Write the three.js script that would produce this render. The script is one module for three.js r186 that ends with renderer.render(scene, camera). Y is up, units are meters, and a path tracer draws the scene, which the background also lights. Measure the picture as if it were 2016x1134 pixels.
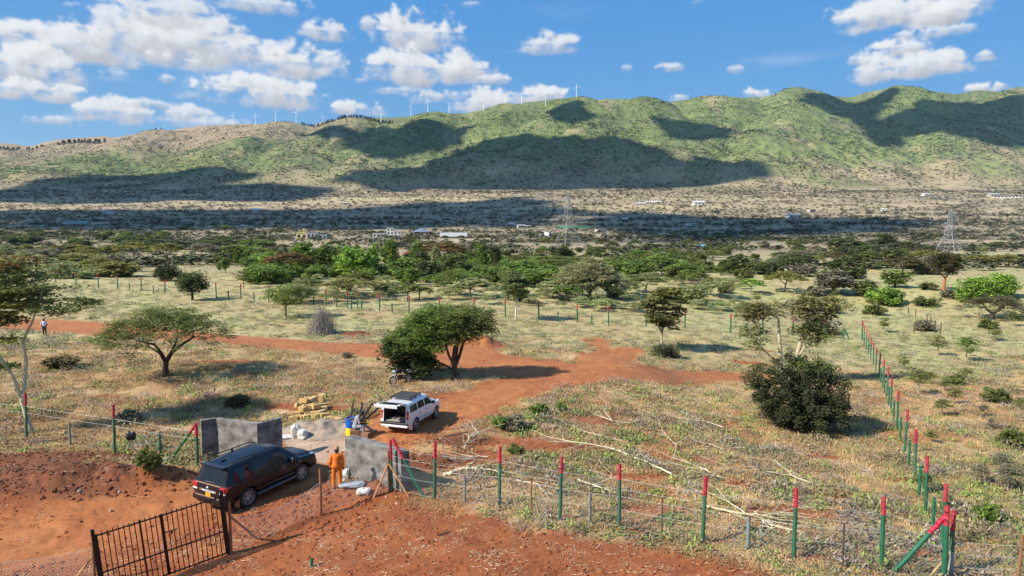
import * as THREE from 'three';
import { mergeGeometries, mergeVertices, toCreasedNormals } from 'three/addons/utils/BufferGeometryUtils.js';
import { RoundedBoxGeometry } from 'three/addons/geometries/RoundedBoxGeometry.js';
import { Brush, Evaluator, SUBTRACTION } from 'three-bvh-csg';
import { MarchingCubes } from 'three/addons/objects/MarchingCubes.js';

// ---------- camera, exposure, sun ----------
const CAM_H = 10.3, FOCAL = 1345, PITCH = Math.atan((567 - 450) / FOCAL);   // focal length in pixels of a 2016 x 1134 frame
const scene = new THREE.Scene();
const camera = new THREE.PerspectiveCamera(2 * Math.atan(567 / FOCAL) * 180 / Math.PI, 16 / 9, 0.5, 14000);
camera.position.set(0, CAM_H, 0);
camera.rotation.x = -PITCH;
scene.add(camera);
const renderer = new THREE.WebGLRenderer({ antialias: true });
renderer.toneMapping = THREE.LinearToneMapping;
renderer.toneMappingExposure = 1.58;
renderer.shadowMap.enabled = true;
const SUN = new THREE.Vector3(-0.70, 0.62, 0.35).normalize();
const sun = new THREE.DirectionalLight(new THREE.Color(1.0, 0.92, 0.79), 5.0);
sun.name = 'sun';
sun.position.copy(SUN).multiplyScalar(400);
sun.castShadow = true;
sun.shadow.radius = 1.6;
sun.shadow.camera.left = -200; sun.shadow.camera.right = 200; sun.shadow.camera.top = 200; sun.shadow.camera.bottom = -200; sun.shadow.camera.far = 900;
sun.shadow.mapSize.set(4096, 4096);
scene.add(sun);
scene.add(sun.target);
scene.fog = new THREE.FogExp2(new THREE.Color(0.55, 0.76, 1.0), 0.000028);

// ---------- random numbers and noise ----------
function rng(seed) { let a = seed >>> 0; return () => { a = (a + 0x6D2B79F5) | 0; let t = Math.imul(a ^ (a >>> 15), 1 | a); t = (t + Math.imul(t ^ (t >>> 7), 61 | t)) ^ t; return ((t ^ (t >>> 14)) >>> 0) / 4294967296; }; }
const PERM = new Uint8Array(512), GX = new Float32Array(256), GY = new Float32Array(256), VAL = new Float32Array(256);
{ const r = rng(77); const p = [...Array(256).keys()]; for (let i = 255; i > 0; i--) { const j = Math.floor(r() * (i + 1)); [p[i], p[j]] = [p[j], p[i]]; }
  for (let i = 0; i < 512; i++) PERM[i] = p[i & 255];
  for (let i = 0; i < 256; i++) { const a = r() * 6.2832; GX[i] = Math.cos(a); GY[i] = Math.sin(a); VAL[i] = r(); } }
function noise(x, y) {                      // gradient noise, about -1 .. 1
  const xi = Math.floor(x), yi = Math.floor(y), fx = x - xi, fy = y - yi, X = xi & 255, Y = yi & 255;
  const u = fx * fx * fx * (fx * (fx * 6 - 15) + 10), v = fy * fy * fy * (fy * (fy * 6 - 15) + 10);
  const a = PERM[PERM[X] + Y], b = PERM[PERM[X + 1] + Y], c = PERM[PERM[X] + Y + 1], d = PERM[PERM[X + 1] + Y + 1];
  const n0 = GX[a] * fx + GY[a] * fy, n1 = GX[b] * (fx - 1) + GY[b] * fy, n2 = GX[c] * fx + GY[c] * (fy - 1), n3 = GX[d] * (fx - 1) + GY[d] * (fy - 1);
  return 1.5 * (n0 + (n1 - n0) * u + (n2 - n0) * v + (n0 - n1 - n2 + n3) * u * v);
}
function fbm(x, y, o = 4, g = 0.5) { let s = 0, a = 1, t = 0; for (let i = 0; i < o; i++) { s += a * noise(x, y); t += a; x = x * 2.03 + 17.3; y = y * 2.03 + 9.1; a *= g; } return s / t; }
const clamp = (x, a = 0, b = 1) => x < a ? a : x > b ? b : x;
const smooth = (a, b, x) => { const t = clamp((x - a) / (b - a)); return t * t * (3 - 2 * t); };
const mix = (a, b, t) => a + (b - a) * t;
const mix3 = (a, b, t) => [mix(a[0], b[0], t), mix(a[1], b[1], t), mix(a[2], b[2], t)];

// ---------- from a place in the photograph to a place on the ground ----------
const CP = Math.cos(PITCH), SP = Math.sin(PITCH);
function rayOf(u, v) {                      // {t: x per metre of depth, s: rise per metre of depth}
  const x = (u - 1008) / FOCAL, y = -(v - 567) / FOCAL;
  const dy = y * CP - SP, dz = CP + y * SP;
  return { t: x / dz, s: dy / dz };
}
function pixelOf(x, y, z) { const d = -z, Y = y - CAM_H, zc = d * CP - Y * SP, yc = Y * CP + d * SP; return [1008 + FOCAL * x / zc, 567 - FOCAL * yc / zc]; }

// ---------- terrain ----------
const SKYLINE = [[-600, 262], [-200, 280], [0, 276], [60, 279], [100, 270], [140, 266], [220, 261], [320, 255], [360, 246], [400, 240], [470, 236], [560, 238], [595, 241], [650, 232], [720, 226], [790, 224], [850, 219], [910, 216], [960, 209], [1000, 202], [1040, 193], [1100, 188], [1140, 189], [1220, 186], [1260, 189], [1300, 194], [1400, 188], [1500, 184], [1530, 178], [1562, 171], [1600, 176], [1680, 184], [1715, 175], [1750, 166], [1800, 171], [1900, 174], [1965, 175], [2000, 163], [2030, 160], [2200, 175], [2600, 190]]
  .map(([u, v]) => rayOf(u, v));
function skySlope(t) {
  let i = 1; while (i < SKYLINE.length - 1 && SKYLINE[i].t < t) i++;
  const a = SKYLINE[i - 1], b = SKYLINE[i], k = clamp((t - a.t) / (b.t - a.t)), kk = k * k * (3 - 2 * k) * 0.5 + k * 0.5;
  return mix(a.s, b.s, kk);
}
const CREST_D = 3000, FOOT_D = 1720, footAt = x => FOOT_D + 90 + 90 * fbm(x / 330 + 3, 7.7, 3);
const SPURS = [
  [[1560, 172, 3000], [1540, 212, 2780], [1505, 258, 2520], [1475, 305, 2280], [1450, 352, 1950]],
  [[1755, 168, 3040], [1735, 205, 2900], [1700, 238, 2750]],
  [[1960, 178, 3050], [1915, 225, 2800], [1855, 262, 2450], [1880, 310, 2150], [1905, 352, 1900]],
  [[1140, 190, 3000], [1120, 222, 2820], [1150, 250, 2600], [1182, 264, 2420], [1290, 292, 2320], [1400, 328, 2130], [1500, 352, 1930]],
  [[1182, 264, 2420], [1060, 284, 2350], [940, 306, 2240], [820, 332, 2090], [690, 352, 1930]],
  [[850, 222, 2980], [830, 240, 2840], [790, 272, 2600], [750, 306, 2380], [700, 335, 2150]],
  [[1000, 205, 2980], [960, 240, 2850], [905, 285, 2600], [850, 318, 2350]],
  [[1400, 190, 2980], [1385, 236, 2760], [1345, 285, 2480], [1320, 330, 2180]],
  [[1270, 192, 2980], [1290, 232, 2780], [1330, 268, 2560]],
  [[320, 258, 2980], [240, 298, 2640], [130, 332, 2300], [40, 360, 2000]],
  [[560, 242, 2980], [510, 278, 2700], [460, 318, 2400], [400, 352, 2080]],
  [[690, 232, 2980], [650, 262, 2760], [610, 305, 2450], [590, 340, 2150]],
  [[2060, 200, 2980], [2080, 270, 2600], [2100, 340, 2050]],
  [[1640, 215, 2820], [1610, 270, 2480], [1600, 325, 2120]],
  [[1720, 300, 2350], [1730, 335, 2060]],
].map(l => l.map(([u, v, d]) => { const r = rayOf(u, v); return [r.t * d, CAM_H + r.s * d, d]; }));
// heights of the ground near the camera: [u, v, depth] of points on the photograph
const SPOTS = [[1563, 1101, 21.2], [1103, 1025, 24.6], [983, 998, 24.8], [855, 985, 26.2], [225, 893, 32.3], [53, 862, 34.3], [452, 1090, 23.4], [200, 1150, 21.5], [487, 998, 26.4], [592, 960, 28.7], [663, 962, 27.9],
  [816, 848, 35], [858, 829, 36.8], [1801, 949, 29.3], [1781, 896, 34.3], [1768, 847, 40], [1754, 812, 44.6], [1745, 785, 51], [1722, 720, 70], [1697, 668, 88], [1437, 655, 83], [1198, 639, 87], [805, 618, 91], [704, 609, 95], [473, 588, 108], [277, 572, 119], [232, 569, 124], [34, 547, 132], [325, 742, 48], [900, 742, 48], [1570, 850, 37], [1850, 1150, 20.5], [1000, 1134, 20.2], [700, 1134, 20.4]]
  .map(([u, v, d]) => { const r = rayOf(u, v); return [r.t, Math.log(d), CAM_H + r.s * d]; });
const PLAIN = [[-50, 0], [60, -0.8], [110, -1.1], [180, -1.6], [300, -1.0], [450, 1.0], [700, 8.2], [1000, 26], [1350, 58], [1720, 100], [2200, 150], [3000, 210], [4200, 260]];
function plainHeight(d) {
  let i = 1; while (i < PLAIN.length - 1 && PLAIN[i][0] < d) i++;
  const [a, ha] = PLAIN[i - 1], [b, hb] = PLAIN[i], k = clamp((d - a) / (b - a));
  const sa = i > 1 ? (hb - PLAIN[i - 2][1]) / (b - PLAIN[i - 2][0]) : 0, sb = i < PLAIN.length - 1 ? (PLAIN[i + 1][1] - ha) / (PLAIN[i + 1][0] - a) : (hb - ha) / (b - a);
  const k2 = k * k, k3 = k2 * k, w = b - a;
  return (2 * k3 - 3 * k2 + 1) * ha + (k3 - 2 * k2 + k) * w * sa + (-2 * k3 + 3 * k2) * hb + (k3 - k2) * w * sb;
}
function segDist(px, pz, ax, az, bx, bz) { const dx = bx - ax, dz = bz - az, l = dx * dx + dz * dz || 1e-9, k = clamp(((px - ax) * dx + (pz - az) * dz) / l); return [Math.hypot(px - ax - k * dx, pz - az - k * dz), k]; }
function hillHeight(x, d, base) {
  const dd = Math.max(d, 1), t = x / dd, crest = CAM_H + skySlope(t) * CREST_D;
  const s = (d - footAt(x)) / (CREST_D - FOOT_D);
  let h = base;
  if (s > 0) {
    const wx = x + 70 * fbm(x / 420, d / 420, 3), wd = d + 70 * fbm(x / 420 + 40, d / 420 + 11, 3);
    const P = s < 1 ? Math.pow(s, 2.5) * (1 - 0.06 * smooth(0.85, 1, s)) + 0.06 * Math.pow(smooth(0.8, 1, s), 2) : 1 - 0.25 * smooth(1, 2.4, s);
    let hill = mix(base, crest - (s > 1 ? (s - 1) * 60 : 0), P);
    let ridge = 0;
    for (const sp of SPURS) for (let i = 1; i < sp.length; i++) {
      const a = sp[i - 1], b = sp[i];
      const [ds, k] = segDist(wx, wd, a[0], a[2], b[0], b[2]);
      if (ds > 700) continue;
      const top = mix(a[1], b[1], k) - (Math.sqrt(ds * ds + 90 * 90) - 90) * 0.52;
      ridge = Math.max(ridge, top);
    }
    const kk = 26, m = Math.max(hill, ridge);
    hill = m + kk * Math.log(Math.exp((hill - m) / kk) + Math.exp((ridge - m) / kk));
    const gully = 1 - Math.abs(fbm(wx / 130, wd / 260, 4)) * 2, rill = 1 - Math.abs(fbm(wx / 48 + 8, wd / 110, 3)) * 2;
    hill += (gully * 10 - 3 + rill * 5 - 1 + 4 * fbm(x / 50, d / 50, 4, 0.6)) * smooth(0.0, 0.25, s) * (1 - smooth(0.7, 0.97, s)) ;
    // the crest itself follows the skyline
    const lim = CAM_H + skySlope(t) * d * (s < 1 ? mix(1.0, 1.0, s) : 1) ;
    if (s > 0.5) hill = Math.min(hill, lim + (s > 1 ? -(s - 1) * 90 : 0));
    h = mix(base, hill, smooth(0, 0.22, s));
  }
  return h;
}
const BANKS = [];                           // banks and heaps: {x, z, rx, rz, turn, h, rough}
function heightAt(x, z) {
  const d = -z;
  let h = plainHeight(d);
  if (d < 320) {
    const ld = Math.log(Math.max(d, 6)), t = x / Math.max(d, 6);
    let sw = 0.012, sh = 0.012 * h;
    for (const [pt, pl, ph] of SPOTS) { const a = (t - pt) / 0.16, b = (ld - pl) / 0.17, e = a * a + b * b; if (e < 14) { const w = Math.exp(-e); sw += w; sh += w * ph; } }
    h = mix(sh / sw, h, smooth(130, 320, d));
    for (const b of BANKS) {
      const dx = x - b.x, dz = z - b.z; if (Math.abs(dx) > b.r || Math.abs(dz) > b.r) continue;
      const c = Math.cos(b.turn), s = Math.sin(b.turn), p = (dx * c - dz * s) / b.rx, q = (dx * s + dz * c) / b.rz;
      const e = p * p + q * q; if (e > 1.6) continue;
      h += b.h * Math.pow(clamp(1 - e / 1.6), 1.6) * (1 + (b.rough ?? 0.5) * fbm(x * 0.8 + 5, z * 0.8, 4, 0.45) * 0.9);
    }
    h += 0.07 * fbm(x * 0.32, z * 0.32, 3) * (1 - smooth(60, 200, d)) + 0.02 * fbm(x * 1.9, z * 1.9, 2) * (1 - smooth(30, 70, d));
  } else h += 1.6 * fbm(x / 90, z / 90, 3) * smooth(150, 500, d);
  return d > FOOT_D ? hillHeight(x, d, h) : h;
}
function at(u, v, up = 0) {                 // the point of the ground seen at a pixel
  const r = rayOf(u, v);
  let a = 8, b = 8;
  for (; b < 5000; b *= 1.012) { if (CAM_H + r.s * b < heightAt(r.t * b, -b) + up) break; a = b; }
  for (let i = 0; i < 22; i++) { const m = (a + b) / 2; if (CAM_H + r.s * m < heightAt(r.t * m, -m) + up) b = m; else a = m; }
  return new THREE.Vector3(r.t * b, CAM_H + r.s * b - up, -b);
}
function away(u, d) { const r = rayOf(u, 450); const x = r.t * d; return new THREE.Vector3(x, heightAt(x, -d), -d); }   // ground at a depth, under a column of the photograph
const ppm = p => FOCAL / (-p.z);            // pixels per metre there
// ---------- sky: air and cumulus ----------
const SKY_W = 4096, SKY_H = 2048;
const CLOUDS = [   // [u, v of the base, half width, height above base, softness, seed]
  [150, 108, 190, 66, 1], [370, 110, 150, 105, 1], [250, 88, 120, 70, 0.9], [60, 150, 120, 70, 1], [330, 40, 140, 60, 0.8], [520, 112, 90, 45, 0.9], [600, 142, 100, 55, 1], [395, 133, 50, 32, 0.8], [520, 200, 150, 58, 1.05], [640, 72, 58, 34, 0.9],
  [60, 188, 120, 40, 1], [225, 232, 85, 44, 1], [365, 232, 55, 32, 0.9], [110, 240, 60, 16, 0.7], [300, 208, 50, 16, 0.7], [455, 172, 40, 14, 0.6], [320, 120, 50, 28, 0.7], [330, 158, 22, 16, 0.6], [225, 152, 32, 20, 0.5], [520, 18, 110, 30, 0.8], [700, 220, 60, 24, 1], [420, 250, 110, 26, 0.6],
  [820, 86, 100, 72, 1.1], [835, 155, 115, 72, 1.1], [900, 152, 80, 55, 0.9], [725, 52, 22, 22, 0.7], [650, 130, 40, 26, 0.7], [975, 160, 40, 16, 0.8], [960, 214, 75, 48, 1.1], [1060, 198, 70, 34, 1], [1075, 98, 75, 36, 0.9], [780, 182, 70, 14, 0.6], [830, 196, 50, 22, 0.7], [900, 190, 40, 14, 0.6],
  [710, 160, 14, 8, 0.5], [1236, 136, 14, 10, 0.5], [1318, 136, 34, 14, 0.7], [1450, 142, 22, 16, 0.6], [1332, 196, 26, 14, 0.8], [1488, 188, 40, 16, 1],
  [1780, 42, 160, 60, 1], [1860, 38, 90, 50, 1], [1826, 70, 80, 22, 0.8], [1768, 102, 62, 32, 1], [1790, 146, 112, 54, 1.15], [1690, 122, 30, 22, 0.7], [1940, 112, 22, 18, 0.9], [1932, 176, 42, 16, 1], [930, 10, 30, 8, 0.4], [1370, 5, 20, 6, 0.4],
];
// the same kinds of cloud go on round the whole sky
{ const r = rng(5); for (let i = 0; i < 150; i++) { const az = r() * Math.PI * 2, el = 0.06 + Math.pow(r(), 1.3) * 0.9; CLOUDS.push({ az, el, a: (0.05 + r() * 0.12) * (0.5 + el), b: (0.02 + r() * 0.05) * (0.6 + el) }); } }
const skyData = new Float32Array(SKY_W * SKY_H * 4);
{
  const list = [], inFrame = (az, el, m) => { const da = Math.abs(az + Math.PI / 2) ; return da < 0.66 + m && el < 0.40 + m; };
  for (const c of CLOUDS) {
    if (Array.isArray(c)) {
      const r = rayOf(c[0], c[1]), az = Math.atan2(-1, r.t), el = Math.atan2(r.s, Math.hypot(1, r.t)), k = 1 / FOCAL * Math.cos(Math.atan(r.t));
      list.push({ az, el, a: c[2] * k, b: c[3] * k, w: c[4] });
    } else {
      let az = c.az > Math.PI ? c.az - 2 * Math.PI : c.az;
      if (!inFrame(az, c.el, 0.10)) list.push({ az, el: c.el, a: c.a, b: c.b, w: 1 });
    }
  }
  list.forEach((c, i) => { c.ox = i * 7.31; c.oy = i * 3.17; });
  const billow = (x, y) => { let t = 0, a = 1, n = 0; for (let i = 0; i < 5; i++) { t += a * (1 - 2.2 * Math.abs(noise(x, y))); n += a; x = x * 2.1 + 5.2; y = y * 2.1 + 1.3; a *= 0.56; } return t / n; };
  const dens = (c, x, y) => {               // x, y: angles from the middle of the base
    const px = x / (c.a * 0.94), up = y > 0 ? y / (c.b * 0.84) : -y / (c.b * 0.20 + 0.0035);
    const e = px * px * (0.75 + 0.25 * Math.abs(px)) + up * up * (y > 0 ? 0.8 : 1);
    if (e > 2.4) return -1;
    const s = 1 / (0.5 * c.b + 0.012), n = fbm(x * s * 0.7 + c.ox, y * s + c.oy, 7, 0.58), b = billow(x * s * 1.1 + c.oy, y * s * 1.25 + c.ox);
    return (1 - e) * 0.8 + n * 1.0 + (b - 0.25) * 0.42 - 0.12;
  };
  const rows = Array.from({ length: SKY_H }, () => []);
  for (const c of list) { const y0 = Math.floor((c.el - c.b * 0.8 - 0.012) / Math.PI * SKY_H + SKY_H / 2), y1 = Math.ceil((c.el + c.b * 1.9) / Math.PI * SKY_H + SKY_H / 2); for (let y = Math.max(0, y0); y <= Math.min(SKY_H - 1, y1); y++) rows[y].push(c); }
  for (let j = 0; j < SKY_H; j++) {
    const el = (j + 0.5) / SKY_H * Math.PI - Math.PI / 2, ce = Math.max(Math.cos(el), 0.05), e = Math.max(el, 0);
    const g = Math.pow(1 - clamp(e / 0.42), 1.7), hz = Math.exp(-e / 0.07);
    for (let i = 0; i < SKY_W; i++) {
      const az = (i + 0.5) / SKY_W * Math.PI * 2 - Math.PI, o = (j * SKY_W + i) * 4;
      let sunSide = Math.cos(az) * SUN.x + Math.sin(az) * SUN.z;       // paler towards the sun
      sunSide = smooth(-0.9, 1.0, sunSide) ;
      let R = mix(0.065, 0.24, g) + 0.11 * hz + 0.10 * sunSide * (0.35 + g), G = mix(0.29, 0.52, g) + 0.07 * hz + 0.09 * sunSide * (0.35 + g), B = mix(0.70, 0.80, g) + 0.02 * sunSide;
      if (el > 0) { const pu = Math.cos(az) / Math.max(Math.tan(el), 0.05), pv = Math.sin(az) / Math.max(Math.tan(el), 0.05), veil = smooth(0.18, 0.7, fbm(pu * 0.55 + 3, pv * 0.55, 6, 0.6)) * 0.42 * smooth(0, 0.12, el); R = mix(R, 0.80, veil); G = mix(G, 0.84, veil); B = mix(B, 0.90, veil); }
      if (el > -0.02) for (const c of rows[j]) {
        let dx = az - c.az; if (dx > Math.PI) dx -= 2 * Math.PI; if (dx < -Math.PI) dx += 2 * Math.PI;
        dx *= Math.cos(c.el); const lim = c.a * 1.5; if (dx > lim || dx < -lim) continue;
        const dy = el - c.el, q = dens(c, dx, dy); if (q <= 0) continue;
        const al = smooth(0, (dy > 0.3 * c.b ? 0.4 : 0.85) / c.w, q) * (c.w < 1 ? 0.30 + 0.6 * c.w : 0.93);
        const st = 0.16 * c.b + 0.0025, q2 = dens(c, dx - st * 0.9, dy + st), relief = clamp((q - Math.max(q2, -0.3)) * 1.1 + 0.45);
        const low = 1 - smooth(-0.10, 0.45, dy / c.b);
        let lum = mix(0.60, 1.0, relief * 0.62 + 0.38 * (1 - low)) * mix(1, 0.84, low * smooth(0.2, 1.0, q)); lum = clamp(lum, 0.5, 1.0) * 0.92;
        R = mix(R, lum * 0.97, al); G = mix(G, lum * 0.985, al); B = mix(B, lum * 1.0 + 0.03 * low, al);
      }
      skyData[o] = R * 0.645; skyData[o + 1] = G * 0.645; skyData[o + 2] = B * 0.645; skyData[o + 3] = 1;
    }
  }
}
const skyTexture = new THREE.DataTexture(skyData, SKY_W, SKY_H, THREE.RGBAFormat, THREE.FloatType);
skyTexture.mapping = THREE.EquirectangularReflectionMapping;
skyTexture.magFilter = THREE.LinearFilter; skyTexture.minFilter = THREE.LinearFilter;
skyTexture.needsUpdate = true;
scene.background = skyTexture;
scene.environment = skyTexture;
// ---------- helpers for building ----------
const taken = new Map();
function numbered(name) { const n = taken.get(name) ?? 0; taken.set(name, n + 1); return n ? `${name}_${String(n).padStart(3, '0')}` : name; }
function shade(o) { o.castShadow = true; o.receiveShadow = true; return o; }
function struct(name, geometry, material) { const m = shade(new THREE.Mesh(geometry, material)); m.name = numbered(name); m.userData.kind = 'structure'; scene.add(m); return m; }
function inPoly(poly, x, z) { let c = false; for (let i = 0, j = poly.length - 1; i < poly.length; j = i++) { const [xi, zi] = poly[i], [xj, zj] = poly[j]; if ((zi > z) !== (zj > z) && x < (xj - xi) * (z - zi) / (zj - zi) + xi) c = !c; } return c; }
function polyDist(poly, x, z) { let m = 1e9; for (let i = 0, j = poly.length - 1; i < poly.length; j = i++) m = Math.min(m, segDist(x, z, poly[j][0], poly[j][1], poly[i][0], poly[i][1])[0]); return inPoly(poly, x, z) ? m : -m; }
const worldPoly = list => list.map(([u, v]) => { const p = at(u, v); return [p.x, p.z]; });

// banks of dug earth, before anything is placed on them
{
  const bank = (u, v, rx, rz, turn, h, rough) => { const p = at(u, v); BANKS.push({ x: p.x, z: p.z, rx, rz, turn, h, rough, r: Math.max(rx, rz) * 1.35 }); };
  bank(60, 945, 6.0, 1.6, 0.15, 0.40, 0.8); bank(210, 935, 3.0, 1.2, 0.15, 0.32, 0.8); bank(310, 935, 2.0, 0.9, 0.3, 0.35, 0.8); bank(120, 905, 4.0, 1.0, 0.05, 0.22, 0.7);
  bank(640, 985, 3.6, 1.0, 0.5, 0.32, 0.6); bank(740, 975, 2.0, 1.1, 0, 0.26, 0.6); bank(830, 915, 1.5, 1.0, 0.2, 0.40, 0.9); bank(560, 1040, 3.4, 0.9, 0.5, 0.2, 0.6);
  bank(940, 678, 2.6, 1.5, 0, 0.85, 1.0); bank(1010, 676, 0.5, 0.4, 0, 0.3, 0.6); bank(700, 658, 1.6, 0.9, 0, 0.4, 0.8);
  
  bank(880, 870, 2.2, 0.6, 0.6, 0.22, 1.0); bank(1000, 845, 2.8, 0.5, 0.55, 0.2, 1.0);
}
// dirt tracks: [half width, points of the photograph]
const TRACKS = [
  [2.6, [[-200, 1115], [60, 1060], [250, 1020], [420, 965], [560, 925], [640, 885], [720, 868], [800, 840], [900, 805], [1000, 768], [1090, 742], [1180, 722]]],
  [2.3, [[1100, 742], [1180, 735], [1280, 738], [1370, 741], [1470, 742]]],
  [3.6, [[1120, 735], [1000, 722], [920, 706], [800, 692], [680, 682], [560, 676], [460, 668], [330, 660], [200, 648], [90, 640], [-60, 634]]],
  [1.8, [[960, 712], [940, 690], [925, 678]]], [1.6, [[1180, 725], [1210, 705], [1240, 688]]], [1.2, [[1150, 722], [1190, 690], [1170, 668]]],
].map(([w, l]) => { const p = l.map(([u, v]) => { const q = at(u, v); return [q.x, q.z]; }); return { w, p, x0: Math.min(...p.map(q => q[0])) - w - 3, x1: Math.max(...p.map(q => q[0])) + w + 3, z0: Math.min(...p.map(q => q[1])) - w - 3, z1: Math.max(...p.map(q => q[1])) + w + 3 }; });
function trackAt(x, z) {                    // [0 .. 1 on the track, metres from its middle line]
  let best = 0, off = 9;
  for (const t of TRACKS) {
    if (x < t.x0 || x > t.x1 || z < t.z0 || z > t.z1) continue;
    for (let i = 1; i < t.p.length; i++) { const ds = segDist(x, z, t.p[i - 1][0], t.p[i - 1][1], t.p[i][0], t.p[i][1])[0]; if (ds < t.w + 1.6) { const e = ds + 0.9 * fbm(x * 0.45, z * 0.45, 4); const m = 1 - smooth(t.w - 0.55, t.w + 0.5, e); if (m > best) { best = m; off = ds; } } }
  }
  return [best, off];
}
const RED_FORE = worldPoly([[-500, 1400], [-400, 960], [0, 900], [120, 905], [240, 925], [330, 945], [380, 930], [560, 925], [660, 940], [700, 965], [800, 985], [900, 1005], [1000, 1028], [1150, 1055], [1300, 1080], [1480, 1118], [1600, 1160], [1700, 1400]]);
const YARD = worldPoly([[545, 905], [560, 850], [600, 828], [690, 835], [720, 862], [690, 890], [640, 908]]);   // sand and spilt cement
const PATCHES = [[920, 905, 2.6, 1.6], [830, 900, 1.8, 1.6], [1000, 870, 3.5, 1.0], [1080, 880, 2.5, 1.2], [1180, 830, 2.0, 1.0], [1340, 905, 2.0, 0.7], [1250, 940, 2.0, 0.6], [1480, 955, 1.6, 0.6], [1110, 690, 3.2, 1.0], [1180, 672, 3.0, 0.8], [940, 680, 4.0, 2.0], [700, 658, 2.5, 1.1], [1740, 852, 0.5, 0.4], [1752, 893, 0.6, 0.4], [1768, 946, 0.6, 0.4], [1795, 1003, 0.7, 0.35], [1110, 1020, 0.7, 0.35], [1235, 1038, 0.8, 0.4], [1410, 1070, 0.9, 0.4], [1590, 1098, 1.0, 0.4], [1810, 1090, 0.9, 0.5], [1760, 1118, 0.8, 0.4], [1640, 985, 1.6, 0.6], [450, 712, 3.2, 0.8], [210, 780, 1.0, 0.4], [560, 800, 1.6, 0.8], [760, 820, 1.5, 0.8], [880, 780, 3.0, 1.2], [1480, 715, 2.4, 1.2], [1290, 715, 1.4, 0.6], [1500, 690, 1.5, 0.6], [1560, 1010, 2.4, 0.8], [1620, 900, 1.0, 0.5], [1270, 1005, 2.2, 0.6], [640, 806, 2.5, 1.0]]
  .map(([u, v, a, b]) => { const p = at(u, v); return { x: p.x, z: p.z, a, b }; });
function redAt(x, z) {
  let m = 0;
  const e = polyDist(RED_FORE, x, z) + 0.8 * fbm(x * 0.5, z * 0.5, 4); m = smooth(-0.4, 0.6, e);
  for (const p of PATCHES) { const a = (x - p.x) / p.a, b = (z - p.z) / p.b, q = a * a + b * b; if (q < 3) m = Math.max(m, 1 - smooth(0.35, 1.15, q + 1.1 * fbm(x * 0.9, z * 0.9, 4))); }
  for (const b of BANKS) if (b.rough > 0.3) { const dx = (x - b.x) / b.rx, dz = (z - b.z) / b.rz, q = dx * dx + dz * dz; if (q < 2) m = Math.max(m, 1 - smooth(0.7, 1.4, q + 0.7 * fbm(x, z, 3))); }
  return m;
}
const bankAt = (x, z) => { let m = 0; for (const b of BANKS) if (b.rough > 0.65) { const dx = (x - b.x) / b.rx, dz = (z - b.z) / b.rz, q = dx * dx + dz * dz; if (q < 2.2) m = Math.max(m, 1 - smooth(0.6, 1.5, q + 0.8 * fbm(x * 0.8 + 9, z * 0.8, 4))); } return m; };
const yardAt = (x, z) => smooth(-0.5, 0.5, polyDist(YARD, x, z) + 0.8 * fbm(x * 0.7, z * 0.7, 4));
// fields on the far plain: bands of pale stubble, dark bush and crops, [u, v, half width m, half depth m, colour]
const FIELDS = [[1125, 447, 17, 26, [0.03, 0.16, 0.06]], [1150, 446, 14, 22, [0.03, 0.14, 0.055]], [1240, 440, 60, 20, [0.30, 0.24, 0.15]], [1050, 440, 60, 18, [0.27, 0.23, 0.13]], [1350, 437, 70, 12, [0.31, 0.25, 0.16]], [890, 428, 80, 16, [0.28, 0.22, 0.14]], [740, 425, 90, 20, [0.26, 0.19, 0.13]], [1260, 452, 110, 10, [0.33, 0.28, 0.17]], [1020, 455, 130, 6, [0.36, 0.30, 0.19]], [400, 428, 70, 18, [0.18, 0.17, 0.09]], [780, 437, 70, 9, [0.05, 0.08, 0.045]], [520, 420, 110, 12, [0.30, 0.20, 0.14]], [1600, 437, 40, 30, [0.27, 0.17, 0.12]], [1900, 470, 90, 14, [0.44, 0.38, 0.21]], [1980, 500, 40, 20, [0.44, 0.39, 0.21]], [1800, 405, 60, 40, [0.34, 0.26, 0.16]], [1180, 428, 70, 22, [0.24, 0.20, 0.13]], [300, 400, 500, 40, [0.42, 0.34, 0.20]], [1550, 408, 260, 60, [0.40, 0.33, 0.19]], [1150, 408, 160, 60, [0.44, 0.37, 0.20]], [800, 392, 170, 50, [0.44, 0.37, 0.20]], [1420, 392, 160, 50, [0.42, 0.35, 0.20]], [620, 465, 30, 8, [0.33, 0.17, 0.11]]]
  .map(([u, v, a, b, c]) => { const p = at(u, v); return { x: p.x, z: p.z, a, b, c }; });
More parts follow.
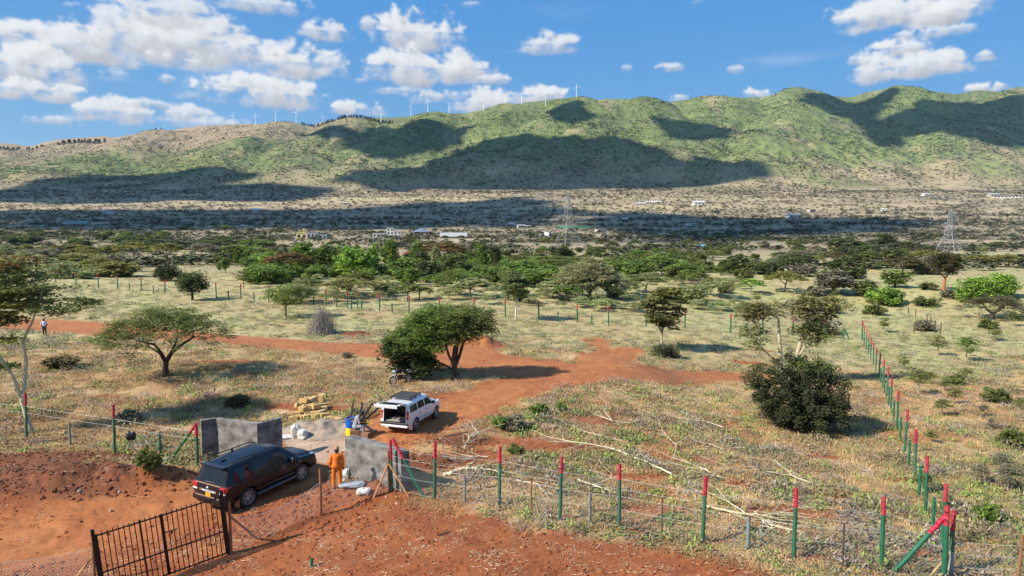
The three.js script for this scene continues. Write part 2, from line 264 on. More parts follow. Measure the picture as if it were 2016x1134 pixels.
function groundColor(x, z, d, y) {
  let c;
  if (d < 420) {
    // dry grass, greener in hollows of its own, with bare reddish ground between
    const n1 = fbm(x / 13, z / 13, 4), n2 = fbm(x / 3.1 + 31, z / 3.1, 4), n3 = fbm(x * 0.9, z * 0.9 + 7, 4), n4 = fbm(x / 34 + 3, z / 34, 3);
    c = mix3([0.33, 0.20, 0.095], [0.50, 0.365, 0.18], clamp(0.5 + n2 * 1.1));
    const green = clamp(-0.05 + n1 * 0.7 + smooth(48, 85, d) * 0.62 + n4 * 0.3 + smooth(0, 34, x) * 0.12);
    c = mix3(c, [0.365, 0.37, 0.15], green);
    c = mix3(c, [0.24, 0.20, 0.135], clamp(n3 * 1.8 - 0.3) * 0.65);
    c = mix3(c, [0.36, 0.145, 0.052], clamp(fbm(x / 5 + 70, z / 5, 4) * 2.0 - 0.22) * (1 - smooth(60, 110, d)) * 0.85);
    c = mix3(c, [0.26, 0.22, 0.13], smooth(150, 230, d) * clamp(0.45 + fbm(x / 40, z / 40, 4)));
    const m1 = fbm(x * 0.55 + 11, z * 0.4, 5, 0.62); c = mix3(c, [0.22, 0.205, 0.115], clamp(m1 * 2.4 - 0.35) * smooth(30, 60, d) * 0.75); c = mix3(c, [0.54, 0.47, 0.27], clamp(-m1 * 2.2 - 0.3) * smooth(30, 60, d) * 0.7);
    const r = redAt(x, z);
    if (r > 0) { const s = fbm(x * 0.8, z * 0.8, 4), s2 = fbm(x * 3.7, z * 3.7, 3); let e = mix3([0.195, 0.053, 0.014], [0.305, 0.100, 0.028], clamp(0.5 + s * 0.9 + s2 * 0.35)); const bk = bankAt(x, z); if (bk > 0) e = mix3(e, mix3([0.105, 0.036, 0.016], [0.20, 0.068, 0.026], clamp(0.5 + s2 + s * 0.5)), bk); c = mix3(c, e, r); }
    const yd = yardAt(x, z);
    if (yd > 0) c = mix3(c, mix3([0.33, 0.255, 0.19], [0.48, 0.41, 0.34], clamp(0.5 + 1.1 * fbm(x * 0.6, z * 0.6, 4))), yd);
    const [tr, off] = trackAt(x, z);
    if (tr > 0) {
      const w = fbm(x * 0.35, z * 0.35, 3), s2 = fbm(x * 2.6, z * 2.6, 4), wheel = Math.exp(-Math.pow((off - 0.85) / 0.3, 2));
      let e = mix3([0.29, 0.092, 0.026], [0.395, 0.155, 0.050], clamp(0.42 + w * 0.7 + s2 * 0.45 + 0.3 * wheel));
      if (yd > 0) e = mix3(e, c, yd * 0.75);
      c = mix3(c, e, tr);
    }
  }
  if (d > 250) {
    const n1 = fbm(x / 160, z / 110, 5), n2 = fbm(x / 45 + 9, z / 30, 4);
    let p = mix3([0.20, 0.16, 0.11], [0.43, 0.345, 0.205], clamp(0.45 + n1 * 1.1 + n2 * 0.35));
    p = mix3(p, [0.11, 0.115, 0.06], clamp(fbm(x / 70 + 5, z / 45, 5) * 2.0 + 0.05) * (1 - smooth(900, 1500, d) * 0.6));
    for (const f of FIELDS) { const a = Math.abs(x - f.x) / f.a, b = Math.abs(z - f.z) / f.b, e = Math.max(a, b); if (e < 1.4) p = mix3(p, f.c, (1 - smooth(0.9, 1.12, e + 0.16 * fbm(x / 14, z / 14, 3))) * (f.a > 120 ? 0.75 : 0.95)); }
    c = d < 420 ? mix3(c, p, smooth(250, 420, d)) : p;
    if (d > 1550) {
      const t = x / d, s = (d - footAt(x)) / (CREST_D - FOOT_D);
      const g1 = fbm(x / 210, z / 210, 5), g2 = fbm(x / 60 + 4, z / 60, 5), g3 = fbm(x / 23, z / 23, 4);
      let g = mix3([0.075, 0.115, 0.036], [0.175, 0.225, 0.068], clamp(0.5 + g1 * 0.8 + g2 * 0.7));
      g = mix3(g, [0.36, 0.285, 0.17], clamp(fbm(x / 150 + 60, z / 240, 5) * 2.2 - 0.34 + 0.25 * smooth(0.8, 1, s)) * 0.8);
      g = mix3(g, [0.31, 0.265, 0.15], clamp(-g3 * 2.0 - 0.25 - g2) * 0.6); g = mix3(g, [0.052, 0.074, 0.034], clamp(g3 * 2.2 + g2 * 1.5 - 0.1) * 0.85);
      const brown = smooth(-0.12, -0.4, t) * smooth(0.45, 0.85, s + 0.25 * g1);
      g = mix3(g, mix3([0.26, 0.195, 0.13], [0.33, 0.255, 0.17], clamp(0.5 + g2)), brown * 0.85);
      const foot = smooth(-0.04, 0.40, s + 0.30 * g1 + 0.16 * g2);
      c = mix3(c, g, foot);
    }
  }
  return [c[0] * 1.0, c[1] * 0.965, c[2] * 0.95];
}

// ---------- one sheet of ground, from under the camera to behind the hills ----------
const COLS = 860, ROW_D = [];
{
  for (let d = -7; d < 15; d += 1.1) ROW_D.push(d);
  let v = 1500; for (let d = 15; d < 700;) { ROW_D.push(d); d += Math.max(0.05, d * d * 2.35 / (FOCAL * 11)); if (d > 300) d += 1.2; }
  for (let d = 702; d < 1700; d += 12) ROW_D.push(d);
  for (let d = 1700; d < 3010; d += 8.5) ROW_D.push(d);
  for (let d = 3012; d < 4300; d += 90) ROW_D.push(d);
}
{
  const R = ROW_D.length, N = R * (COLS + 1), pos = new Float32Array(N * 3), col = new Float32Array(N * 3), uv = new Float32Array(N * 2), kind = new Uint8Array(N);
  for (let j = 0, k = 0; j < R; j++) for (let i = 0; i <= COLS; i++, k++) {
    const d = ROW_D[j], x = (i / COLS * 2 - 1) * 0.96 * (d + 9), z = -d, c = groundColor(x, z, d); let y = heightAt(x, z); if (d < 130) { const [tr, off] = trackAt(x, z); if (tr > 0.05) y -= tr * (0.045 * Math.exp(-Math.pow((off - 0.85) / 0.22, 2)) + 0.03 * Math.exp(-Math.pow((off - 1.7) / 0.2, 2)) + 0.02 * fbm(x * 1.6, z * 1.6, 3)); }
    pos[3 * k] = x; pos[3 * k + 1] = y; pos[3 * k + 2] = z;
    col[3 * k] = c[0]; col[3 * k + 1] = c[1]; col[3 * k + 2] = c[2];
    uv[2 * k] = x / 2.6; uv[2 * k + 1] = z / 2.6;
    kind[k] = d < 320 ? (trackAt(x, z)[0] > 0.5 ? 1 : 0) : d < FOOT_D ? 2 : 3;
  }
  const parts = [[], [], [], []];
  for (let j = 0; j < R - 1; j++) for (let i = 0; i < COLS; i++) {
    const a = j * (COLS + 1) + i, b = a + 1, c = a + COLS + 1, e = c + 1, g = parts[kind[a]];
    g.push(a, b, c, b, e, c);
  }
  const whole = new THREE.BufferGeometry(); whole.setAttribute('position', new THREE.BufferAttribute(pos, 3)); whole.setIndex([].concat(...parts.map(p => Array.from(p)).map(p => p)).length ? new THREE.BufferAttribute(Uint32Array.from(parts.flat()), 1) : null);
  whole.computeVertexNormals();
  const nor = whole.attributes.normal.array;
  // grain: straw, crumbs and pebbles, the same size everywhere
  const T = 512, data = new Uint8Array(T * T * 4), bump = new Uint8Array(T * T * 4), f = new Float32Array(T * T), r = rng(9);
  const wrapNoise = (x, y, s) => { const w = (a, b) => fbm(a * s, b * s, 4); const kx = x / T, ky = y / T; return w(kx, ky) * (1 - kx) * (1 - ky) + w(kx - 1, ky) * kx * (1 - ky) + w(kx, ky - 1) * (1 - kx) * ky + w(kx - 1, ky - 1) * kx * ky; };
  for (let y = 0; y < T; y++) for (let x = 0; x < T; x++) f[y * T + x] = 0.66 + 0.30 * wrapNoise(x, y, 14) + 0.12 * (r() - 0.5);
  for (let k = 0; k < 2600; k++) { let x = r() * T, y = r() * T; const a = r() * 6.283, l = 4 + r() * 16, dv = (r() < 0.7 ? 1 : -1) * (0.08 + r() * 0.16); for (let s = 0; s < l; s++) { f[((y | 0) & (T - 1)) * T + ((x | 0) & (T - 1))] += dv; x += Math.cos(a) + T; y += Math.sin(a) + T; x %= T; y %= T; } }
  for (let k = 0; k < T * T; k++) { const q = clamp(f[k], 0.25, 1) * 255; data.set([q, q, q, 255], 4 * k); const b = clamp((f[k] - 0.2) / 0.9) * 255; bump.set([b, b, b, 255], 4 * k); }
  const tex = (dt, srgb) => { const t = new THREE.DataTexture(dt, T, T); t.wrapS = t.wrapT = THREE.RepeatWrapping; t.magFilter = THREE.LinearFilter; t.needsUpdate = true; return t; };
  const grain = tex(data), grainBump = tex(bump), MEAN = 0.67;
  for (let k = 0; k < N * 3; k++) col[k] /= MEAN;
  const near = new THREE.MeshStandardMaterial({ vertexColors: true, map: grain, bumpMap: grainBump, bumpScale: 0.03, roughness: 1 });
  const far = new THREE.MeshStandardMaterial({ vertexColors: true, map: grain, roughness: 1 });
  ['ground', 'dirt_road', 'plain', 'hills'].forEach((name, n) => {
    const map = new Map(), idx = new Uint32Array(parts[n].length), back = [];
    parts[n].forEach((v, k) => { let q = map.get(v); if (q === undefined) { q = back.length; map.set(v, q); back.push(v); } idx[k] = q; });
    const P = new Float32Array(back.length * 3), Q = new Float32Array(back.length * 3), C = new Float32Array(back.length * 3), U = new Float32Array(back.length * 2);
    back.forEach((v, k) => { for (let e = 0; e < 3; e++) { P[3 * k + e] = pos[3 * v + e]; Q[3 * k + e] = nor[3 * v + e]; C[3 * k + e] = col[3 * v + e]; } U[2 * k] = uv[2 * v]; U[2 * k + 1] = uv[2 * v + 1]; });
    const g = new THREE.BufferGeometry();
    g.setAttribute('position', new THREE.BufferAttribute(P, 3)); g.setAttribute('normal', new THREE.BufferAttribute(Q, 3)); g.setAttribute('color', new THREE.BufferAttribute(C, 3)); g.setAttribute('uv', new THREE.BufferAttribute(U, 2)); g.setIndex(new THREE.BufferAttribute(idx, 1));
    struct(name, g, n < 2 ? near : far);
  });
}

// ---------- cumulus above the frame, whose shadows lie on the hills and the plain ----------
const CLOUD_H = 1500;
const SHADOWS = [
  [[661, 263], [727, 251], [772, 262], [807, 240], [838, 232], [862, 246], [952, 243], [904, 270], [904, 284], [862, 298], [744, 314], [675, 291]],
  [[650, 354], [685, 334], [834, 329], [897, 295], [973, 274], [1022, 264], [1074, 275], [1154, 276], [1209, 267], [1265, 286], [1340, 319], [1371, 305], [1417, 317], [1460, 314], [1520, 349], [1442, 359], [1300, 371], [1057, 374], [918, 373], [834, 371], [779, 378], [709, 364]],
  [[1077, 222], [1102, 206], [1133, 197], [1154, 222], [1171, 232], [1126, 246], [1088, 236]],
  [[1279, 229], [1320, 242], [1353, 239], [1442, 257], [1424, 272], [1335, 278], [1290, 245]],
  [[1577, 198], [1605, 183], [1683, 190], [1754, 172], [1770, 180], [1745, 205], [1720, 245], [1760, 225], [1815, 195], [1900, 182], [2030, 185], [2040, 292], [1968, 288], [1904, 271], [1850, 260], [1779, 271], [1733, 290], [1698, 256], [1669, 235], [1620, 217]],
  [[-60, 380], [52, 357], [174, 341], [295, 343], [382, 334], [469, 340], [503, 352], [400, 362], [521, 362], [642, 373], [600, 388], [555, 397], [347, 395], [139, 402], [-60, 396]],
  [[590, 265], [646, 249], [690, 258], [690, 275], [640, 272]],
  [[-100, 412], [300, 413], [600, 412], [760, 404], [900, 393], [1010, 388], [1075, 396], [1095, 414], [1090, 440], [1000, 452], [900, 448], [700, 456], [500, 450], [250, 460], [-100, 452]],
  [[1090, 420], [1250, 417], [1400, 428], [1560, 427], [1720, 432], [1850, 435], [1840, 454], [1700, 464], [1540, 472], [1400, 482], [1300, 476], [1200, 462], [1110, 450]],
];
{
  const white = new THREE.MeshStandardMaterial({ color: new THREE.Color(0.9, 0.9, 0.9), roughness: 1 });
  for (const poly of SHADOWS) {
    const plainCloud = Math.max(...poly.map(q => q[1])) > 440;
    const pts = poly.map(([u, v]) => { let p = at(u, v); for (let w = v; p.z < -3000 && w < v + 40;) { w += 2; p = at(u, w); } const k = (CLOUD_H - p.y) / SUN.y; return [p.x + SUN.x * k, p.z + SUN.z * k]; });
    const x0 = Math.min(...pts.map(p => p[0])) - 80, x1 = Math.max(...pts.map(p => p[0])) + 80, z0 = Math.min(...pts.map(p => p[1])) - 80, z1 = Math.max(...pts.map(p => p[1])) + 80, st = Math.max(9, Math.sqrt((x1 - x0) * (z1 - z0) / 16000));
    const nx = Math.ceil((x1 - x0) / st), nz = Math.ceil((z1 - z0) / st), q = new Float32Array((nx + 1) * (nz + 1));
    for (let j = 0; j <= nz; j++) for (let i = 0; i <= nx; i++) { const x = x0 + i * st, z = z0 + j * st; q[j * (nx + 1) + i] = polyDist(pts, x, z) - (plainCloud ? 26 : 0) + (plainCloud ? 120 : 42) * fbm(x / 120, z / 120, 5, 0.6); }
    const P = [], I = [], id = new Map();
    const vert = (i, j, top) => { const key = (j * (nx + 1) + i) * 2 + top; let n = id.get(key); if (n === undefined) { n = P.length / 3; id.set(key, n); const e = Math.max(q[j * (nx + 1) + i], 0), x = x0 + i * st, z = z0 + j * st; P.push(x, CLOUD_H + (top ? Math.sqrt(e) * 9 * (1 + 0.5 * fbm(x / 60, z / 60, 4)) : -Math.sqrt(e) * 2), z); } return n; };
    for (let j = 0; j < nz; j++) for (let i = 0; i < nx; i++) {
      const m = q[j * (nx + 1) + i] + q[j * (nx + 1) + i + 1] + q[(j + 1) * (nx + 1) + i] + q[(j + 1) * (nx + 1) + i + 1]; if (m <= 0) continue;
      for (const top of [0, 1]) { const a = vert(i, j, top), b = vert(i + 1, j, top), c = vert(i, j + 1, top), e = vert(i + 1, j + 1, top); if (top) I.push(a, c, b, b, c, e); else I.push(a, b, c, b, e, c); }
    }
    const g = new THREE.BufferGeometry(); g.setAttribute('position', new THREE.Float32BufferAttribute(P, 3)); g.setIndex(I); g.computeVertexNormals();
    struct('cloud', g, white);
  }
}
// ---------- building blocks for things ----------
class Buf {                                 // collects triangles with colours
  constructor() { this.p = []; this.n = []; this.c = []; }
  tri(a, b, c, col) {
    const ux = b[0] - a[0], uy = b[1] - a[1], uz = b[2] - a[2], vx = c[0] - a[0], vy = c[1] - a[1], vz = c[2] - a[2];
    let nx = uy * vz - uz * vy, ny = uz * vx - ux * vz, nz = ux * vy - uy * vx; const l = Math.hypot(nx, ny, nz) || 1; nx /= l; ny /= l; nz /= l;
    this.p.push(...a, ...b, ...c); this.n.push(nx, ny, nz, nx, ny, nz, nx, ny, nz); this.c.push(...col, ...col, ...col);
  }
  quad(a, b, c, d, col) { this.tri(a, b, c, col); this.tri(a, c, d, col); }
  tube(a, b, ra, rb, sides, col, cap = false) {
    let dx = b[0] - a[0], dy = b[1] - a[1], dz = b[2] - a[2]; const l = Math.hypot(dx, dy, dz) || 1e-6; dx /= l; dy /= l; dz /= l;
    let ex = Math.abs(dy) > 0.9 ? 1 : 0, ey = ex ? 0 : 1; let ux = ey * dz, uy = -ex * dz, uz = ex * dy - ey * dx; const ul = Math.hypot(ux, uy, uz); ux /= ul; uy /= ul; uz /= ul;
    const vx = dy * uz - dz * uy, vy = dz * ux - dx * uz, vz = dx * uy - dy * ux;
    const P = this.p, N = this.n, C = this.c;
    for (let i = 0; i < sides; i++) {
      const t0 = i / sides * 6.28318, t1 = (i + 1) / sides * 6.28318, c0 = Math.cos(t0), s0 = Math.sin(t0), c1 = Math.cos(t1), s1 = Math.sin(t1);
      const n0 = [ux * c0 + vx * s0, uy * c0 + vy * s0, uz * c0 + vz * s0], n1 = [ux * c1 + vx * s1, uy * c1 + vy * s1, uz * c1 + vz * s1];
      const A = [a[0] + n0[0] * ra, a[1] + n0[1] * ra, a[2] + n0[2] * ra], B = [a[0] + n1[0] * ra, a[1] + n1[1] * ra, a[2] + n1[2] * ra];
      const D = [b[0] + n0[0] * rb, b[1] + n0[1] * rb, b[2] + n0[2] * rb], E = [b[0] + n1[0] * rb, b[1] + n1[1] * rb, b[2] + n1[2] * rb];
      P.push(...A, ...B, ...E, ...A, ...E, ...D); N.push(...n0, ...n1, ...n1, ...n0, ...n1, ...n0); for (let k = 0; k < 6; k++) C.push(...col);
      if (cap) { this.tri(b, D, E, col); this.tri(a, B, A, col); }
    }
  }
  path(pts, radii, sides, col, cap = true) { for (let i = 1; i < pts.length; i++) this.tube(pts[i - 1], pts[i], radii[i - 1], radii[i], sides, col, cap && (i === 1 || i === pts.length - 1)); }
  build() {
    const g = new THREE.BufferGeometry();
    g.setAttribute('position', new THREE.Float32BufferAttribute(this.p, 3)); g.setAttribute('normal', new THREE.Float32BufferAttribute(this.n, 3)); g.setAttribute('color', new THREE.Float32BufferAttribute(this.c, 3));
    return g;
  }
}
function thing(name, label, category, p = [0, 0, 0], turn = 0, group) {
  const o = new THREE.Group(); o.name = numbered(name); o.position.set(...(p.isVector3 ? p.toArray() : p)); o.rotation.y = turn; o.userData = { label, category };
  if (group) o.userData.group = group; scene.add(o); return o;
}
function part(name, geometry, material, parent) { const m = shade(new THREE.Mesh(geometry, material)); m.name = name; parent.add(m); return m; }
function solo(name, label, category, geometry, material, p, turn = 0, group) { const m = shade(new THREE.Mesh(geometry, material)); m.name = numbered(name); if (p) m.position.set(...(p.isVector3 ? p.toArray() : p)); m.rotation.y = turn; m.userData = { label, category }; if (group) m.userData.group = group; scene.add(m); return m; }
function copyOf(o, p, turn, scale, label, group) {
  const c = o.clone(); c.name = numbered(o.name.replace(/_\d+$/, '')); c.position.set(...(p.isVector3 ? p.toArray() : p)); c.rotation.y = turn; if (scale) c.scale.set(...(Array.isArray(scale) ? scale : [scale, scale, scale]));
  c.userData = { ...o.userData, label: label ?? o.userData.label }; if (group) c.userData.group = group; scene.add(c); return c;
}
const LEAF = new THREE.MeshPhysicalMaterial({ vertexColors: true, roughness: 0.95, specularIntensity: 0.25, transmission: 0.4, thickness: 0, side: THREE.DoubleSide });
const BARK = new THREE.MeshStandardMaterial({ vertexColors: true, roughness: 0.95 });

// ---------- trees ----------
const C_OLIVE = [[0.11, 0.14, 0.034], [0.20, 0.23, 0.055]], C_DARK = [[0.060, 0.080, 0.022], [0.115, 0.145, 0.040]], C_GREEN = [[0.10, 0.165, 0.028], [0.205, 0.30, 0.05]], C_LIME = [[0.17, 0.30, 0.04], [0.31, 0.47, 0.07]],
  C_YELLOW = [[0.17, 0.175, 0.04], [0.28, 0.26, 0.06]], C_GREY = [[0.17, 0.16, 0.105], [0.26, 0.235, 0.15]], C_RUST = [[0.13, 0.085, 0.03], [0.22, 0.13, 0.04]], C_PALE = [[0.22, 0.25, 0.10], [0.36, 0.38, 0.155]], C_BROWN = [[0.10, 0.085, 0.03], [0.16, 0.13, 0.045]];
const B_DARK = [0.055, 0.038, 0.028], B_PALE = [0.46, 0.42, 0.27], B_GREY = [0.19, 0.165, 0.14], B_RED = [0.34, 0.12, 0.055];
function sampler(kind, o) {                 // a point of a crown; o: centre and radii
  const { x = 0, y = 0, z = 0, rx, ry, rz = rx } = o;
  return r => {
    for (;;) {
      let a = r() * 2 - 1, b = r() * 2 - 1, c = r() * 2 - 1; const q = a * a + b * b + c * c; if (q > 1) continue;
      if (kind === 'ball') { const qq = Math.sqrt(Math.max(q, 0.02)), k = Math.pow(r(), 0.28) / qq * (0.88 + 0.42 * fbm(a / qq * 1.7 + x * 3 + rx, c / qq * 1.7 + b / qq * 2.1 + y, 3)); if (b * k < -0.75) continue; return [x + a * k * rx, y + b * k * ry, z + c * k * rz]; }
      if (kind === 'umbrella') { const h = a * a + c * c; return [x + a * rx, y + ry * (1 - 1.1 * h) + (r() - 0.6) * ry * 0.55, z + c * rz]; }
      if (kind === 'layers') { const l = Math.round((b * 0.5 + 0.5) * 6) / 6, th = Math.atan2(c, a), k = (1 - 0.5 * Math.abs(l - 0.4)) * (0.72 + 0.55 * fbm(Math.cos(th) * 1.3 + l * 9 + x, Math.sin(th) * 1.3 + l * 5, 2)); return [x + a * rx * k, y + (l * 2 - 1) * ry + (r() - 0.5) * 0.16 * ry + 0.55 * ry * fbm(a * 1.4 + l * 4, c * 1.4 + x, 2), z + c * rz * k]; }
      return [x + a * rx, y + b * ry, z + c * rz];
    }
  };
}
function growTree(o) {
  const r = rng(o.seed), wood = new Buf(), crown = new Buf(), nodes = [];
  for (const stem of o.stems) { let prev = -1; stem.forEach((p, i) => { nodes.push({ p, parent: prev, len: i ? 0 : 0, cnt: 0, stem: true, r: p[3] }); prev = nodes.length - 1; }); }
  const stemCount = nodes.length;
  let cl = []; o.crown.forEach(({ s, n, c, k = 1 }) => { for (let i = 0; i < n; i++) cl.push({ p: s(r), c, k, tone: r() }); });
  if (o.gap) cl = cl.filter(q => fbm(q.p[0] * o.gap + o.seed, q.p[2] * o.gap + q.p[1] * o.gap * 0.7, 2) > (o.gapAt ?? -0.25));
  const ends = nodes.map((q, i) => i).filter(i => !nodes.some(m => m.parent === i));
  const near = q => Math.min(...ends.map(e => Math.hypot(q.p[0] - nodes[e].p[0], q.p[1] - nodes[e].p[1], q.p[2] - nodes[e].p[2])));
  cl.forEach(q => { q.d = near(q); }); cl.sort((a, b) => a.d - b.d);
  for (const q of cl) {
    let best = 1e9, bi = 0;
    for (let i = 0; i < nodes.length; i++) { const m = nodes[i]; if (m.stem && !o.stemAny && !ends.includes(i)) continue; const dd = Math.hypot(q.p[0] - m.p[0], (q.p[1] - m.p[1]) * 1.15, q.p[2] - m.p[2]), cost = dd + 0.30 * m.len; if (cost < best) { best = cost; bi = i; } }
    const m = nodes[bi], dd = Math.hypot(q.p[0] - m.p[0], q.p[1] - m.p[1], q.p[2] - m.p[2]), w = (o.wiggle ?? 0.12) * dd;
    const mid = [(q.p[0] + m.p[0]) / 2 + (r() - 0.5) * w, (q.p[1] + m.p[1]) / 2 + (r() - 0.35) * w, (q.p[2] + m.p[2]) / 2 + (r() - 0.5) * w];
    nodes.push({ p: mid, parent: bi, len: m.len + dd / 2, cnt: 0 }); nodes.push({ p: q.p, parent: nodes.length - 1, len: m.len + dd, cnt: 1, q });
  }
  for (let i = nodes.length - 1; i >= 0; i--) if (nodes[i].parent >= 0) nodes[nodes[i].parent].cnt += nodes[i].cnt;
  const tw = o.twig ?? 0.012, rad = m => m.r ?? tw * Math.pow(Math.max(m.cnt, 1), 0.46);
  nodes.forEach((m, i) => {
    if (m.parent < 0) return; const q = nodes[m.parent]; let rb = rad(m), ra = Math.min(rad(q), m.stem ? 9 : rb * 1.6);
    const thin = rb < 0.05, c = (o.bark2 && !m.stem && thin) ? o.bark2 : o.bark, v = 0.85 + r() * 0.3;
    wood.tube(q.p, m.p, ra, rb, m.stem ? (o.sides ?? 7) : thin ? 3 : 5, [c[0] * v, c[1] * v, c[2] * v]);
  });
  const [L, W] = o.leaf, flat = o.flat ?? 0.5;
  for (const q of cl) {
    const n = Math.round(o.leaves * q.k * (0.7 + r() * 0.6)), R = o.spread * (0.75 + r() * 0.5), base = mix3(q.c[0], q.c[1], q.tone);
    for (let i = 0; i < n; i++) {
      let a = r() * 2 - 1, b = r() * 2 - 1, c = r() * 2 - 1; const k = R * Math.pow(r(), 0.33) / (Math.hypot(a, b, c) || 1);
      const p = [q.p[0] + a * k, q.p[1] + b * k * flat, q.p[2] + c * k];
      const az = r() * 6.28318, tilt = (r() - 0.5) * (o.tilt ?? 1.2), l = L * (0.6 + r() * 0.8), w = W * (0.6 + r() * 0.8), roll = (r() - 0.5) * (o.roll ?? 1.6);
      const dx = Math.cos(az) * Math.cos(tilt), dy = Math.sin(tilt), dz = Math.sin(az) * Math.cos(tilt);
      const sx = -Math.sin(az) * Math.cos(roll), sy = Math.sin(roll), sz = Math.cos(az) * Math.cos(roll), v = 0.72 + r() * 0.56, hue = (r() - 0.5) * 0.16;
      const col = [base[0] * v * (1 + hue), base[1] * v, base[2] * v * (1 - hue)];
      const A = [p[0] - dx * l / 2, p[1] - dy * l / 2, p[2] - dz * l / 2], B = [p[0] + sx * w / 2, p[1] + sy * w / 2, p[2] + sz * w / 2], D = [p[0] + dx * l / 2, p[1] + dy * l / 2, p[2] + dz * l / 2], E = [p[0] - sx * w / 2, p[1] - sy * w / 2, p[2] - sz * w / 2];
      crown.tri(A, B, D, col); if (o.rich !== false) crown.tri(A, D, E, col);
    }
  }
  return { wood: wood.build(), crown: crown.build() };
}
function tree(name, label, category, p, o, turn = 0, group) {
  const t = thing(name, label, category, p, turn, group), g = growTree(o);
  part(o.trunkName ?? 'trunk', g.wood, BARK, t); part('crown', g.crown, LEAF, t); return t;
}
const S = (kind, x, y, z, rx, ry, rz, n, c, k) => ({ s: sampler(kind, { x, y, z, rx, ry, rz }), n, c, k });

// the tall pale-barked acacia at the left edge
{
  const p = at(63, 853);
  tree('fever_tree', 'tall acacia with pale forked trunk and layered branches at the left edge', 'tree', p, {
    seed: 11, bark: B_PALE, bark2: [0.24, 0.22, 0.13], twig: 0.010, leaf: [0.30, 0.10], leaves: 40, spread: 0.74, flat: 0.16, tilt: 1.1, roll: 1.8, wiggle: 0.18,
    stems: [[[0, 0, 0, 0.135], [-0.22, 0.9, 0, 0.115], [-0.48, 2.0, 0, 0.10], [-0.70, 3.0, 0.1, 0.08], [-1.3, 4.3, 0.3, 0.075], [-1.65, 5.2, 0.4, 0.06], [-2.1, 6.2, 0.4, 0.04]], [[-0.40, 1.7, 0, 0.11], [-0.25, 2.9, -0.1, 0.095], [-0.2, 3.9, -0.2, 0.085], [-0.25, 4.9, -0.1, 0.07], [0.35, 6.0, -0.1, 0.055], [0.95, 7.4, 0, 0.035], [1.15, 8.2, 0, 0.02]]],
    crown: [S('layers', -0.7, 7.6, 0, 3.7, 1.3, 3.0, 150, [[0.15, 0.175, 0.045], [0.27, 0.285, 0.075]]), S('layers', -1.5, 6.4, 0, 2.2, 0.9, 2.2, 44, [[0.11, 0.13, 0.035], [0.19, 0.21, 0.055]]), S('box', -1.2, 9.0, 0, 2.4, 0.35, 2.0, 30, C_RUST), S('box', -1.6, 5.0, 0.6, 1.2, 0.2, 1.2, 16, C_YELLOW), S('box', -1.8, 3.6, 0.3, 0.9, 0.18, 0.9, 12, C_GREEN), S('box', 2.2, 6.8, 0, 1.5, 0.5, 1.6, 18, C_OLIVE)], stemAny: true,
  });
}
// umbrella acacia in the field
tree('umbrella_acacia', 'wide flat-topped acacia with dark forked trunk standing alone in dry grass', 'tree', at(326, 742), {
  seed: 21, bark: B_DARK, bark2: [0.10, 0.085, 0.055], twig: 0.009, leaf: [0.28, 0.085], leaves: 36, spread: 0.58, flat: 0.28, tilt: 0.9, wiggle: 0.22, gap: 0.9, gapAt: -0.28,
  stems: [[[0, -0.1, 0, 0.24], [0.02, 0.7, 0, 0.19], [0.1, 1.15, 0, 0.18], [0.55, 1.75, 0.1, 0.13], [1.3, 2.35, 0.1, 0.10], [2.2, 2.9, 0.2, 0.07]], [[0.08, 1.1, 0, 0.13], [-0.3, 1.75, -0.1, 0.10], [-0.8, 2.3, -0.2, 0.08], [-1.6, 2.6, 0.2, 0.05]], [[0.3, 1.4, 0, 0.10], [0.4, 2.2, -0.7, 0.07], [0.3, 2.8, -1.5, 0.05]], [[0, 1.1, 0, 0.1], [0.1, 1.9, 0.9, 0.07], [-0.2, 2.5, 1.7, 0.05]]],
  crown: [S('umbrella', 0.1, 2.8, 0, 4.9, 1.9, 4.1, 260, C_OLIVE), S('umbrella', -0.5, 2.2, 0, 4.4, 1.5, 3.4, 90, [[0.10, 0.11, 0.04], [0.16, 0.17, 0.06]], 0.5), S('box', -2.6, 1.5, 0.3, 1.2, 0.5, 1.0, 14, C_GREY, 0.3)],
});
tree('shade_tree', 'small round-crowned dark green tree with short trunk by the far fence', 'tree', at(379, 591), {
  seed: 31, bark: B_DARK, leaf: [0.34, 0.2], leaves: 40, spread: 0.7, flat: 0.8, stems: [[[0, 0, 0, 0.2], [0, 1.0, 0, 0.17], [0, 1.8, 0, 0.15]]], crown: [S('ball', 0, 2.6, 0, 2.6, 1.75, 2.6, 110, [[0.05, 0.075, 0.02], [0.10, 0.135, 0.035]])],
});
tree('round_bush', 'round dark green bush behind the small round tree by the far fence', 'bush', at(331, 553), {
  seed: 32, bark: B_DARK, leaf: [0.4, 0.24], leaves: 34, spread: 0.8, flat: 0.8, trunkName: 'stem', stems: [[[0, 0, 0, 0.2], [0, 0.7, 0, 0.15]]], crown: [S('ball', 0, 1.7, 0, 3.1, 1.9, 2.8, 110, [[0.032, 0.05, 0.016], [0.07, 0.095, 0.026]])],
});
tree('light_green_tree', 'light green spreading tree with thin trunk left of the brush heap', 'tree', at(563, 625), {
  seed: 33, bark: [0.15, 0.09, 0.06], leaf: [0.28, 0.12], leaves: 36, spread: 0.6, flat: 0.5, stems: [[[0, 0, 0, 0.12], [0, 1.1, 0, 0.1], [0.1, 1.7, 0, 0.08]], [[0, 1.2, 0, 0.07], [-0.8, 2.0, 0, 0.05]]], crown: [S('ball', 0, 2.9, 0, 3.1, 1.45, 2.9, 120, [[0.16, 0.23, 0.045], [0.28, 0.34, 0.075]]), S('ball', 1.5, 3.4, 0, 1.6, 0.9, 1.6, 30, C_PALE)],
});
